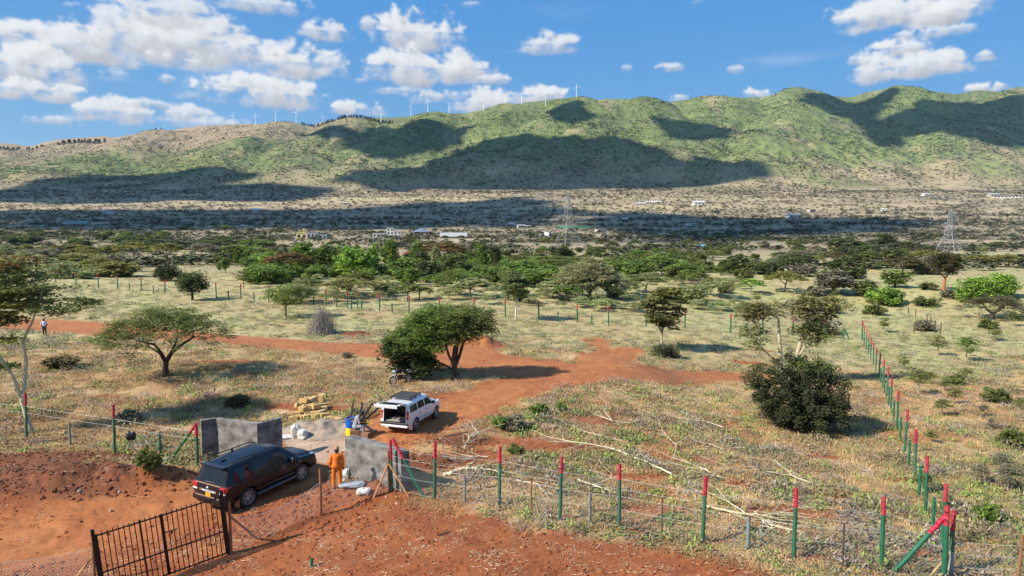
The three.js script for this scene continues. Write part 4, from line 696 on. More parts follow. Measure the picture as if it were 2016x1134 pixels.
cover('dry_grass', 'dry straw coloured grass covering the open field', 'grass', tuft(1, 14, 0.26, 0.13, 0.009, 1.7), GRASS, 70000, 401, r => {
  const p = spot(r, 17, 66); const b = bareAt(p.x, p.z); if (r() < b * 0.985) return null; if (fbm(p.x * 0.4, p.z * 0.4, 3) * 1.5 + 0.45 + 0.5 * fbm(p.x / 9, p.z / 9 + 4, 3) < r() * 0.8) return null;
  const g = clamp(0.15 + fbm(p.x / 13, p.z / 13, 4) * 0.8 + smooth(45, 85, p.d) * 0.3);
  return { x: p.x, y: heightAt(p.x, p.z) - 0.01, z: p.z, s: 0.55 + r() * 0.8, t: 0.6 + r() * 0.6, c: ((q, k) => vary(r, [q[0] * k * 1.04, q[1] * k, q[2] * k * 0.95]))(groundColor(p.x, p.z, p.d), r() < 0.2 ? 0.78 : 1.05 + r() * 0.3) };
});
cover('low_scrub', 'low grey-green scrub plants scattered through the dry grass', 'scrub', leafMound(2, 60, 0.40, 0.24, 0.10, 0.018), GRASS, 7500, 402, r => {
  const p = spot(r, 17, 120); if (r() < bareAt(p.x, p.z) * 1.2) return null; const k = fbm(p.x / 7 + 20, p.z / 7, 3); if (k + 0.45 < r()) return null;
  const q = r(); return { x: p.x, y: heightAt(p.x, p.z) - 0.02, z: p.z, s: 0.45 + Math.pow(r(), 2.5) * 1.9, t: 0.6 + r() * 0.5, c: vary(r, q < 0.5 ? [0.24, 0.205, 0.11] : q < 0.75 ? [0.25, 0.205, 0.17] : q < 0.9 ? [0.21, 0.24, 0.08] : [0.20, 0.15, 0.115]) };
});
cover('green_weeds', 'fresh green weeds dotted over the field', 'weeds', leafMound(3, 40, 0.36, 0.34, 0.16, 0.035), GRASS, 2200, 403, r => {
  const p = spot(r, 18, 130); if (r() < bareAt(p.x, p.z) * 1.2) return null; if (fbm(p.x / 11 + 50, p.z / 11, 3) + 0.25 < r()) return null;
  return { x: p.x, y: heightAt(p.x, p.z) - 0.02, z: p.z, s: 0.5 + r() * 0.9, t: 0.5 + r() * 0.5, c: vary(r, [0.20, 0.265, 0.06]) };
});
cover('mid_scrub', 'low grey-green scrub on the ground near and beyond the far fence', 'scrub', leafMound(4, 40, 0.5, 0.26, 0.16, 0.04), GRASS, 10500, 404, r => {
  const p = spot(r, 60, 260); if (r() < bareAt(p.x, p.z)) return null; if (fbm(p.x / 6, p.z / 6, 3) + 0.6 < r()) return null;
  return { x: p.x, y: heightAt(p.x, p.z) - 0.02, z: p.z, s: 0.45 + r() * 0.75, t: 0.5 + r() * 0.6, c: vary(r, r() < 0.45 ? [0.25, 0.235, 0.13] : r() < 0.6 ? [0.20, 0.215, 0.09] : [0.30, 0.26, 0.18]) };
});
cover('straw_litter', 'bits of dry straw lying on the red soil', 'straw', (() => { const b = new Buf(), r = rng(5); for (let i = 0; i < 7; i++) { const a = r() * 6.28, l = 0.02 + r() * 0.045, x = (r() - 0.5) * 0.3, z = (r() - 0.5) * 0.3, w = 0.007, dx = Math.cos(a) * l, dz = Math.sin(a) * l; b.quad([x - dz * 0.06 - dx, 0.012, z + dx * 0.06 - dz], [x + dz * 0.06 - dx, 0.012, z - dx * 0.06 - dz], [x + dx + dz * 0.06, 0.02 + r() * 0.02, z + dz - dx * 0.06], [x + dx - dz * 0.06, 0.02, z + dz + dx * 0.06], [0.8 + r() * 0.3, 0.8 + r() * 0.3, 0.8 + r() * 0.2]); } return b.build(); })(), GRASS, 3200, 405, r => {
  const p = spot(r, 16, 48); const b = redAt(p.x, p.z), t = trackAt(p.x, p.z)[0]; if (b < 0.4 && t < 0.5) return null; if (fbm(p.x * 0.7, p.z * 0.7, 3) + 0.35 - t * 0.35 < r()) return null;
  return { x: p.x, y: heightAt(p.x, p.z), z: p.z, s: 0.6 + r() * 1.1, c: vary(r, [0.58, 0.44, 0.28]) };
});
cover('soil_clods', 'clods of red earth and small stones on the dug soil', 'soil', (() => { const g = new THREE.IcosahedronGeometry(0.06, 0); const q = g.attributes.position, r = rng(8); g.deleteAttribute('uv'); for (let i = 0; i < q.count; i++) { const k = 0.7 + 0.6 * VAL[(Math.round(q.getX(i) * 900) * 7 + Math.round(q.getY(i) * 900) * 13 + Math.round(q.getZ(i) * 900) * 31) & 255]; q.setXYZ(i, q.getX(i) * k, q.getY(i) * k * 0.7, q.getZ(i) * k); } g.computeVertexNormals(); g.setAttribute('color', new THREE.Float32BufferAttribute(new Float32Array(q.count * 3).fill(1), 3)); return g; })(), GRASS, 13000, 406, r => {
  const p = spot(r, 16, 75); let onBank = 0; for (const b of BANKS) { const dx = (p.x - b.x) / b.rx, dz = (p.z - b.z) / b.rz; if (dx * dx + dz * dz < 1.3 && b.rough > 0.3) onBank = 1; } const e = redAt(p.x, p.z), t = trackAt(p.x, p.z)[0]; const want = onBank ? 0.95 : e > 0.3 && t < 0.5 ? 0.3 : t > 0.15 && t < 0.7 ? 0.6 : t > 0.6 ? 0.04 : 0; if (r() > want) return null;
  return { x: p.x, y: heightAt(p.x, p.z), z: p.z, s: (0.22 + Math.pow(r(), 4) * 1.5) * (onBank ? 1.2 : 1), c: vary(r, r() < 0.02 ? [0.30, 0.22, 0.16] : bankAt(p.x, p.z) > 0.4 ? [0.14, 0.044, 0.017] : [0.22, 0.062, 0.019]) };
});
// scrub and bushes of the far plain and the hills, too many and too small to count
const SHRUB = (() => { const b = new Buf(), r = rng(12); for (let i = 0; i < 30; i++) { const a = r() * 6.28, e = Math.acos(1 - r() * 0.98), R = 0.75 + r() * 0.3, x = Math.sin(e) * Math.cos(a) * R, y = Math.cos(e) * R * 0.8 + 0.1, z = Math.sin(e) * Math.sin(a) * R, f = r() * 6.28, s = 0.36 * (0.7 + r() * 0.6), g = 0.7 + r() * 0.6; b.tri([x + Math.cos(f) * s, y + (r() - 0.5) * 0.3, z + Math.sin(f) * s], [x + Math.cos(f + 2.1) * s, y + (r() - 0.5) * 0.3, z + Math.sin(f + 2.1) * s], [x + Math.cos(f + 4.2) * s, y + 0.1, z + Math.sin(f + 4.2) * s], [g, g, g]); } return b.build(); })();
cover('distant_bush', 'bushes and trees dotted over the far plain', 'bushes', SHRUB, GRASS, 17500, 411, r => {
  const p = spot(r, 190, 1800, 0.8); const v = fbm(p.x / 70 + 5, p.z / 45, 4) + (p.d > 300 && p.d < 760 ? 0.14 : 0); if (v + (p.d < 480 ? 0.02 : p.d < 800 ? 0.2 : 0.45) < r()) return null;
  for (const f of FIELDS) if (f.a < 120 && Math.abs(p.x - f.x) < f.a && Math.abs(p.z - f.z) < f.b) return null;
  const q = r(); return { x: p.x, y: heightAt(p.x, p.z) - 0.1, z: p.z, s: (1.0 + r() * 2.2) * (p.d > 800 ? 1.25 : 1), t: 0.7 + r() * 0.5, c: vary(r, q < 0.6 ? [0.055, 0.065, 0.026] : q < 0.85 ? [0.085, 0.095, 0.036] : [0.12, 0.115, 0.06]) };
});
cover('hillside_scrub', 'scrub covering the slopes of the hills', 'scrub', SHRUB, GRASS, 80000, 412, r => {
  const d = 1500 + r() * 1520, x = (r() * 2 - 1) * 0.84 * d, z = -d; if (r() > smooth(-0.25, 0.3, (d - footAt(x)) / 1280) * 0.85 + 0.15) return null; const g = fbm(x / 130 + 8, z / 130, 5) + 0.35 * fbm(x / 40, z / 40, 3); if (g + 0.42 < r()) return null;
  return { x, y: heightAt(x, z) - 0.3, z, s: 1.0 + Math.pow(r(), 2) * 3.0, t: 0.6 + r() * 0.4, c: vary(r, r() < 0.7 ? [0.062, 0.085, 0.032] : [0.10, 0.135, 0.045]) };
});

// undergrowth between the trees beyond the far fence
function thicket(name, label, kind, tone, n, seed, box, h0, h1, minD) {
  const g = proto(kind, tone, 1).crown.clone(), tone3 = g.attributes.color;
  cover(name, label, 'thicket', g, LEAF, n, seed, r => { const u = box[0] + r() * (box[2] - box[0]), d = Math.exp(mix(Math.log(box[1]), Math.log(box[3]), r())), t = rayOf(u, 450).t, x = t * d, z = -d; if (fbm(x / 24 + seed, z / 24, 3) * 1.6 + 0.4 < r()) return null; const s = mix(h0, h1, r()) / KINDS[kind].h, v = 0.8 + r() * 0.4; return { x, y: heightAt(x, z) - 0.35 * s, z, s, t: 0.9, c: [v * (0.92 + r() * 0.16), v, v * (0.92 + r() * 0.16)] }; });
}
thicket('dark_thicket', 'dark undergrowth filling the wooded band below the open plain', 'flat', 'dark', 110, 421, [-100, 330, 2116, 660], 3.0, 5.2);
thicket('shaded_thicket', 'dark undergrowth behind the dome-shaped acacia', 'round', 'olive', 90, 426, [880, 150, 1500, 320], 2.6, 4.4);
thicket('olive_thicket', 'olive undergrowth between the trees of the middle distance', 'flat', 'olive', 70, 422, [860, 180, 2116, 520], 2.2, 3.8);
thicket('pale_thicket', 'pale sunlit undergrowth at the far left beyond the fence', 'bush', 'pale', 220, 423, [-120, 140, 250, 260], 2.0, 3.4);
thicket('green_thicket', 'light green undergrowth just beyond the middle of the far fence', 'flat', 'pale', 130, 424, [520, 100, 1480, 165], 1.1, 2.2);
thicket('grove_thicket', 'green undergrowth filling the bright grove', 'round', 'green', 170, 425, [490, 135, 1120, 230], 2.6, 4.8);
// ---------- vehicles ----------
const V3 = (x, y, z) => new THREE.Vector3(x, y, z);
const M = {
  black: new THREE.MeshPhysicalMaterial({ color: new THREE.Color(0.006, 0.007, 0.012), roughness: 0.4, specularIntensity: 0.25, clearcoat: 0.6, clearcoatRoughness: 0.04 }),
  white: new THREE.MeshPhysicalMaterial({ color: new THREE.Color(0.66, 0.67, 0.69), roughness: 0.32, clearcoat: 0.8, clearcoatRoughness: 0.1 }),
  glass: new THREE.MeshPhysicalMaterial({ color: new THREE.Color(0.012, 0.014, 0.016), roughness: 0.05, specularIntensity: 1 }),
  plastic: new THREE.MeshStandardMaterial({ color: new THREE.Color(0.022, 0.022, 0.024), roughness: 0.6 }),
  trimGrey: new THREE.MeshStandardMaterial({ color: new THREE.Color(0.10, 0.10, 0.105), roughness: 0.7 }),
  cabin: new THREE.MeshStandardMaterial({ color: new THREE.Color(0.11, 0.12, 0.12), roughness: 0.95 }),
  cabinDark: new THREE.MeshStandardMaterial({ color: new THREE.Color(0.03, 0.032, 0.034), roughness: 0.95 }),
  chrome: new THREE.MeshStandardMaterial({ color: new THREE.Color(0.78, 0.78, 0.78), metalness: 1, roughness: 0.18 }),
  alloy: new THREE.MeshStandardMaterial({ color: new THREE.Color(0.58, 0.57, 0.55), metalness: 0.7, roughness: 0.38 }),
  rubber: new THREE.MeshStandardMaterial({ color: new THREE.Color(0.045, 0.034, 0.028), roughness: 0.95 }),
  dust: new THREE.MeshStandardMaterial({ color: new THREE.Color(0.30, 0.17, 0.085), roughness: 1 }),
  red: new THREE.MeshPhysicalMaterial({ color: new THREE.Color(0.42, 0.012, 0.018), roughness: 0.15, clearcoat: 1, clearcoatRoughness: 0.05 }),
  lens: new THREE.MeshPhysicalMaterial({ color: new THREE.Color(0.7, 0.7, 0.7), roughness: 0.12, clearcoat: 1 }),
  headlamp: new THREE.MeshPhysicalMaterial({ color: new THREE.Color(0.35, 0.36, 0.37), roughness: 0.1, clearcoat: 1 }),
  amber: new THREE.MeshPhysicalMaterial({ color: new THREE.Color(0.6, 0.22, 0.05), roughness: 0.2, clearcoat: 1 }),
};
function textMaterial(w, h, bg, fg, lines, size) {
  const c = document.createElement('canvas'); c.width = w; c.height = h; const g = c.getContext('2d');
  g.fillStyle = bg; g.fillRect(0, 0, w, h); g.fillStyle = fg; g.textAlign = 'center'; g.textBaseline = 'middle'; g.font = `bold ${size}px sans-serif`;
  lines.forEach((t, i) => g.fillText(t, w / 2, h * (i + 0.5) / lines.length + (lines.length > 1 ? (i ? -3 : 3) : 0)));
  const t = new THREE.CanvasTexture(c); t.colorSpace = THREE.SRGBColorSpace; return new THREE.MeshStandardMaterial({ map: t, roughness: 0.5 });
}
const rbox = (w, h, d, r, x, y, z, ry = 0, rz = 0) => { const g = new RoundedBoxGeometry(w, h, d, 2, r); if (rz) g.rotateZ(rz); if (ry) g.rotateY(ry); g.translate(x, y, z); return g; };
function merged(list) { return mergeGeometries(list.map(g => { const q = g.index ? g.toNonIndexed() : g; for (const k of Object.keys(q.attributes)) if (!['position', 'normal', 'uv'].includes(k)) q.deleteAttribute(k); if (!q.attributes.uv) q.setAttribute('uv', new THREE.Float32BufferAttribute(new Float32Array(q.attributes.position.count * 2), 2)); return q; })); }
class Shell {                               // a car body as a skin over cross-sections; x forward, z to the car's right
  constructor(stations) { this.s = stations; }
  at(x) { const s = this.s; let i = 1; while (i < s.length - 1 && s[i][0] < x) i++; const a = s[i - 1], b = s[i], k = clamp((x - a[0]) / (b[0] - a[0])); return a.map((v, n) => mix(v, b[n], k)); }
  ring(x) { const [, yb, w, yB, wB, yT, wT] = this.at(x), m = yb + (yB - yb) * 0.45; return [[0, yb], [w * 0.84, yb], [w * 0.965, yb + 0.09], [w, m], [w * 0.995, yB - 0.09], [wB, yB], [wT + 0.035, yT - 0.075], [wT * 0.93, yT - 0.012], [wT * 0.55, yT + 0.016], [0, yT + 0.026]]; }
  point(x, s, side) { const r = this.ring(x), i = Math.min(Math.floor(s), r.length - 2), k = s - i; return [x, mix(r[i][1], r[i + 1][1], k), side * mix(r[i][0], r[i + 1][0], k)]; }
  body(step = 0.05) {
    const xs = [...new Set([...this.s.map(q => q[0]), ...Array.from({ length: Math.round((this.s.at(-1)[0] - this.s[0][0]) / step) }, (_, i) => this.s[0][0] + (i + 0.5) * step)])].sort((a, b) => a - b);
    const sub = 3, cols = []; for (let i = 0; i <= 9 * sub; i++) cols.push(i / sub);
    const rowOf = x => [...cols.map(s => this.point(x, s, 1)), ...cols.slice(1, -1).reverse().map(s => this.point(x, s, -1))];
    const rows = xs.map(rowOf), n = rows[0].length, P = rows.flat(2), I = [];
    for (let j = 0; j < xs.length - 1; j++) for (let i = 0; i < n; i++) { const a = j * n + i, b = j * n + (i + 1) % n, c = a + n, d = b + n; I.push(a, b, c, b, d, c); }
    for (const [j, f] of [[0, 1], [xs.length - 1, -1]]) { const c = P.length / 3, r = rows[j], my = (r[0][1] + r[cols.length - 1][1]) / 2; P.push(r[0][0], my, 0); for (let i = 0; i < n; i++) { const a = j * n + i, b = j * n + (i + 1) % n; f > 0 ? I.push(c, b, a) : I.push(c, a, b); } }
    const g = new THREE.BufferGeometry(); g.setAttribute('position', new THREE.Float32BufferAttribute(P, 3)); g.setIndex(I); return g;
  }
  panel(x00, x10, x01, x11, s0, s1, side, off = 0.008, nx = 8, ns = 4) {   // a pane on the skin: x range at s0 and at s1
    const P = [], I = [];
    for (let j = 0; j <= ns; j++) for (let i = 0; i <= nx; i++) {
      const v = j / ns, u = i / nx, x = mix(mix(x00, x10, u), mix(x01, x11, u), v), s = mix(s0, s1, v), p = this.point(x, s, side), a = this.point(x + 0.02, s, side), b = this.point(x, Math.min(s + 0.05, 9), side);
      const n = V3(a[0] - p[0], a[1] - p[1], a[2] - p[2]).cross(V3(b[0] - p[0], b[1] - p[1], b[2] - p[2])).multiplyScalar(side).normalize(); if (n.y < -0.3 || n.z * side < -0.5) n.negate();
      P.push(p[0] + n.x * off, p[1] + n.y * off, p[2] + n.z * off);
    }
    for (let j = 0; j < ns; j++) for (let i = 0; i < nx; i++) { const a = j * (nx + 1) + i; I.push(a, a + 1, a + nx + 1, a + 1, a + nx + 2, a + nx + 1); }
    const g = new THREE.BufferGeometry(); g.setAttribute('position', new THREE.Float32BufferAttribute(P, 3)); g.setIndex(I); g.computeVertexNormals(); return g;
  }
}
function cutBody(geometry, cuts) {          // wheel wells and openings cut out of a body
  const ev = new Evaluator(); ev.attributes = ['position', 'normal']; ev.useGroups = false;
  geometry.computeVertexNormals(); let b = new Brush(geometry); b.updateMatrixWorld();
  for (const c of cuts) { c.deleteAttribute('uv'); const k = new Brush(c); k.updateMatrixWorld(); b = ev.evaluate(b, k, SUBTRACTION); }
  const g = b.geometry.index ? b.geometry.toNonIndexed() : b.geometry; return toCreasedNormals(g, 0.7);
}
function wheel(parent, x, y, z, r, w, side, spokes) {
  const g = new THREE.Group(); g.name = 'wheel'; g.position.set(x, y, z); parent.add(g);
  const prof = [[0.64, -0.44], [0.72, -0.5], [0.93, -0.48], [1, -0.36], [1, 0.36], [0.93, 0.48], [0.72, 0.5], [0.64, 0.44]].map(([a, b]) => new THREE.Vector2(a * r, b * w)), tyre = new THREE.LatheGeometry(prof, 36); tyre.rotateX(Math.PI / 2);
  part('tyre', tyre, M.rubber, g);
  const list = [], bowl = new THREE.LatheGeometry([[0.04, -0.06], [0.58, -0.02], [0.62, 0.34], [0.66, 0.42], [0.68, 0.38]].map(([a, b]) => new THREE.Vector2(a * r, b * w)), 32); bowl.rotateX(Math.PI / 2); if (side < 0) bowl.rotateX(Math.PI);
  part('rim_well', bowl, M.plastic, g);
  for (let i = 0; i < spokes; i++) { const a = i / spokes * Math.PI * 2, q = new THREE.BoxGeometry(r * 0.56, r * 0.10, w * 0.12); q.translate(r * 0.36, 0, 0); q.rotateZ(a + (i % 2) * 0.12); q.translate(0, 0, side * w * 0.30); list.push(q); }
  const hub = new THREE.CylinderGeometry(r * 0.14, r * 0.16, w * 0.2, 14); hub.rotateX(Math.PI / 2); hub.translate(0, 0, side * w * 0.32); list.push(hub);
  const lip = new THREE.TorusGeometry(r * 0.64, r * 0.03, 6, 32); lip.translate(0, 0, side * w * 0.42); list.push(lip);
  part('rim', merged(list), M.alloy, g);
}
function placeCar(o, rear, uFront, wheelbase, rearX, track) {   // stands the car on the ground: the place of its right rear wheel, and the column of its right front wheel
  let lo = -0.4, hi = 1.2; for (let i = 0; i < 30; i++) { const m = (lo + hi) / 2, x = rear.x + Math.sin(m) * wheelbase, z = rear.z - Math.cos(m) * wheelbase; if (pixelOf(x, heightAt(x, z), z)[0] < uFront) lo = m; else hi = m; }
  const dir = V3(Math.sin(lo), 0, -Math.cos(lo)); const yaw = Math.atan2(-dir.z, dir.x), right = V3(-dir.z, 0, dir.x);
  const c = rear.clone().addScaledVector(dir, -rearX).addScaledVector(right, -track / 2);
  const hy = (a, b) => { const q = c.clone().addScaledVector(dir, a).addScaledVector(right, b); return heightAt(q.x, q.z); };
  const hr = (hy(rearX, track / 2) + hy(rearX, -track / 2)) / 2, hf = (hy(rearX + wheelbase, track / 2) + hy(rearX + wheelbase, -track / 2)) / 2, pitch = Math.atan2(hf - hr, wheelbase);
  o.rotation.set(0, yaw, pitch, 'YZX'); o.position.set(c.x, hr - Math.sin(pitch) * rearX, c.z);
  const roll = Math.atan2((hy(rearX, -track / 2) + hy(rearX + wheelbase, -track / 2) - hy(rearX, track / 2) - hy(rearX + wheelbase, track / 2)) / 2, track); o.rotation.x = -roll * -1 * 1;
}
{
  // the black off-road car
  const car = thing('black_suv', 'glossy black off-road car parked on the red track behind the steel gate', 'car');
  const sh = new Shell([[-2.47, 0.56, 0.78, 0.90, 0.79, 0.96, 0.70], [-2.44, 0.47, 0.90, 1.06, 0.89, 1.12, 0.80], [-2.37, 0.44, 0.965, 1.17, 0.93, 1.24, 0.84], [-2.10, 0.41, 0.985, 1.20, 0.955, 1.80, 0.74], [-2.0, 0.40, 0.985, 1.20, 0.955, 1.845, 0.73], [-1.0, 0.38, 0.985, 1.19, 0.955, 1.895, 0.72], [0.15, 0.38, 0.985, 1.18, 0.955, 1.89, 0.71], [0.62, 0.38, 0.985, 1.17, 0.95, 1.83, 0.68], [1.38, 0.38, 0.985, 1.15, 0.94, 1.27, 0.78], [1.52, 0.38, 0.985, 1.12, 0.935, 1.21, 0.76], [2.15, 0.40, 0.965, 1.04, 0.91, 1.13, 0.72], [2.38, 0.44, 0.90, 0.96, 0.84, 1.04, 0.64], [2.47, 0.50, 0.80, 0.86, 0.74, 0.92, 0.56]]);
  const well = x => { const g = new THREE.CylinderGeometry(0.475, 0.475, 0.5, 32); g.rotateX(Math.PI / 2); return g.translate(x, 0.40, 0); };
  part('body', cutBody(sh.body(), [well(-1.36).translate(0, 0, 0.92), well(-1.36).translate(0, 0, -0.92), well(1.49).translate(0, 0, 0.92), well(1.49).translate(0, 0, -0.92)]), M.black, car);
  for (const side of [1, -1]) {
    for (const [a, b, c, d] of [[-2.0, -1.12, -1.86, -1.16], [-1.02, -0.10, -1.04, -0.14], [0.0, 1.05, -0.04, 0.58]]) part('side_window', sh.panel(a, b, c, d, 5.12, 5.86, side), M.glass, car);
    part('door_trim', sh.panel(-0.98, 1.0, -0.98, 1.0, 2.5, 2.66, side, 0.022), M.chrome, car);
    part('side_step', rbox(2.1, 0.07, 0.16, 0.03, 0.1, 0.40, side * 0.95), M.trimGrey, car);
    const rail = new THREE.TubeGeometry(new THREE.CatmullRomCurve3([V3(-1.95, 1.82, side * 0.66), V3(-1.75, 1.95, side * 0.66), V3(-0.7, 1.975, side * 0.66), V3(0.2, 1.95, side * 0.65), V3(0.42, 1.86, side * 0.65)]), 30, 0.024, 8);
    part('roof_rail', merged([rail, rbox(0.10, 0.10, 0.05, 0.02, -0.75, 1.92, side * 0.66)]), M.plastic, car);
    const lamp = part('tail_light', merged([rbox(0.14, 0.24, 0.30, 0.05, -2.40, 1.06, side * 0.79), rbox(0.34, 0.20, 0.06, 0.028, -2.25, 1.07, side * 0.935)]), M.red, car);
    part('reversing_lens', rbox(0.16, 0.07, 0.30, 0.025, -2.40, 0.92, side * 0.79), M.lens, lamp);
    part('fog_reflector', rbox(0.05, 0.15, 0.08, 0.02, -2.475, 0.66, side * 0.74), M.red, car);
    const mir = part('mirror', merged([rbox(0.16, 0.18, 0.22, 0.06, 0.88, 1.26, side * 1.08), rbox(0.08, 0.05, 0.16, 0.02, 0.9, 1.19, side * 0.98)]), M.black, car);
    part('mirror_glass', rbox(0.02, 0.14, 0.17, 0.008, 0.795, 1.27, side * 1.085), M.chrome, mir);
    for (const x of [-0.9, 0.14]) part('door_handle', rbox(0.18, 0.035, 0.03, 0.012, x, 1.04, side * 0.99), M.black, car);
    part('side_repeater', rbox(0.05, 0.04, 0.03, 0.012, 1.36, 0.99, side * 0.982), M.lens, car);
    part('headlight', rbox(0.22, 0.13, 0.22, 0.05, 2.24, 0.98, side * 0.755), M.headlamp, car);
    for (const x of [-1.06, -0.05, 1.14]) part('door_seam', sh.panel(x - 0.006, x + 0.006, x - 0.006, x + 0.006, 2.2, 4.95, side, 0.004, 1, 8), M.plastic, car);
    part('mud_flap', rbox(0.02, 0.34, 0.28, 0.008, -1.84, 0.36, side * 0.84, 0, -0.1), M.dust, car);
    wheel(car, -1.36, 0.395, side * 0.83, 0.395, 0.27, side, 12); wheel(car, 1.49, 0.395, side * 0.83, 0.395, 0.27, side, 12);
  }
  part('windscreen', merged([1, -1].map(q => sh.panel(0.72, 1.30, 0.72, 1.30, 7.1, 9, q, 0.01))), M.glass, car);
  part('rear_window', merged([1, -1].map(q => sh.panel(-2.345, -2.125, -2.345, -2.125, 6.75, 9, q, 0.01))), M.glass, car);
  part('spoiler', rbox(0.34, 0.05, 1.36, 0.022, -2.10, 1.845, 0, 0, -0.06), M.black, car);
  const gate = part('tailgate_ledge', rbox(0.05, 0.035, 1.44, 0.015, -2.425, 1.185, 0), M.dust, car);
  part('wiper', rbox(0.02, 0.02, 0.46, 0.008, -2.38, 1.27, 0.02, 0, 0.5), M.trimGrey, gate);
  const strip = part('chrome_strip', rbox(0.04, 0.085, 0.98, 0.015, -2.47, 0.935, -0.02), M.chrome, car);
  const word = new THREE.PlaneGeometry(0.74, 0.06); word.rotateY(-Math.PI / 2); word.translate(-2.493, 0.935, 0.02);
  part('lettering', word, textMaterial(512, 44, '#c9c9c9', '#1b1b20', ['LAND CRUISER'], 38), strip);
  const ring = (rx, ry, t) => { const g = new THREE.TorusGeometry(1, t, 8, 26); g.scale(rx, ry, 0.05); g.rotateY(Math.PI / 2); return g; };
  part('emblem', merged([ring(0.088, 0.062, 0.12).translate(-2.478, 1.055, -0.02), ring(0.032, 0.055, 0.2).translate(-2.48, 1.055, -0.02), ring(0.06, 0.024, 0.2).translate(-2.48, 1.078, -0.02)]), M.chrome, car);
  const plate = new THREE.BoxGeometry(0.012, 0.21, 0.29); plate.translate(-2.482, 0.79, 0.0);
  const holder = part('plate_holder', plate, M.plastic, car), face = new THREE.PlaneGeometry(0.28, 0.2); face.rotateY(-Math.PI / 2); face.translate(-2.491, 0.79, 0.0);
  part('number_plate', face, textMaterial(256, 184, '#f0ac10', '#2a1a05', ['KDJ', '177D'], 84), holder);
  part('rear_bumper', merged([rbox(0.22, 0.22, 1.86, 0.07, -2.42, 0.58, 0), rbox(0.16, 0.12, 1.5, 0.05, -2.40, 0.44, 0)]), M.black, car);
  part('bumper_ledge', rbox(0.14, 0.02, 1.50, 0.008, -2.46, 0.70, 0, 0, -0.1), M.dust, car);
  part('front_bumper', rbox(0.24, 0.34, 1.72, 0.09, 2.38, 0.62, 0), M.black, car);
  part('roof_antenna', rbox(0.22, 0.05, 0.06, 0.02, -1.7, 1.91, 0), M.black, car);
  placeCar(car, at(487, 998), 592, 2.85, -1.36, 1.66);
}
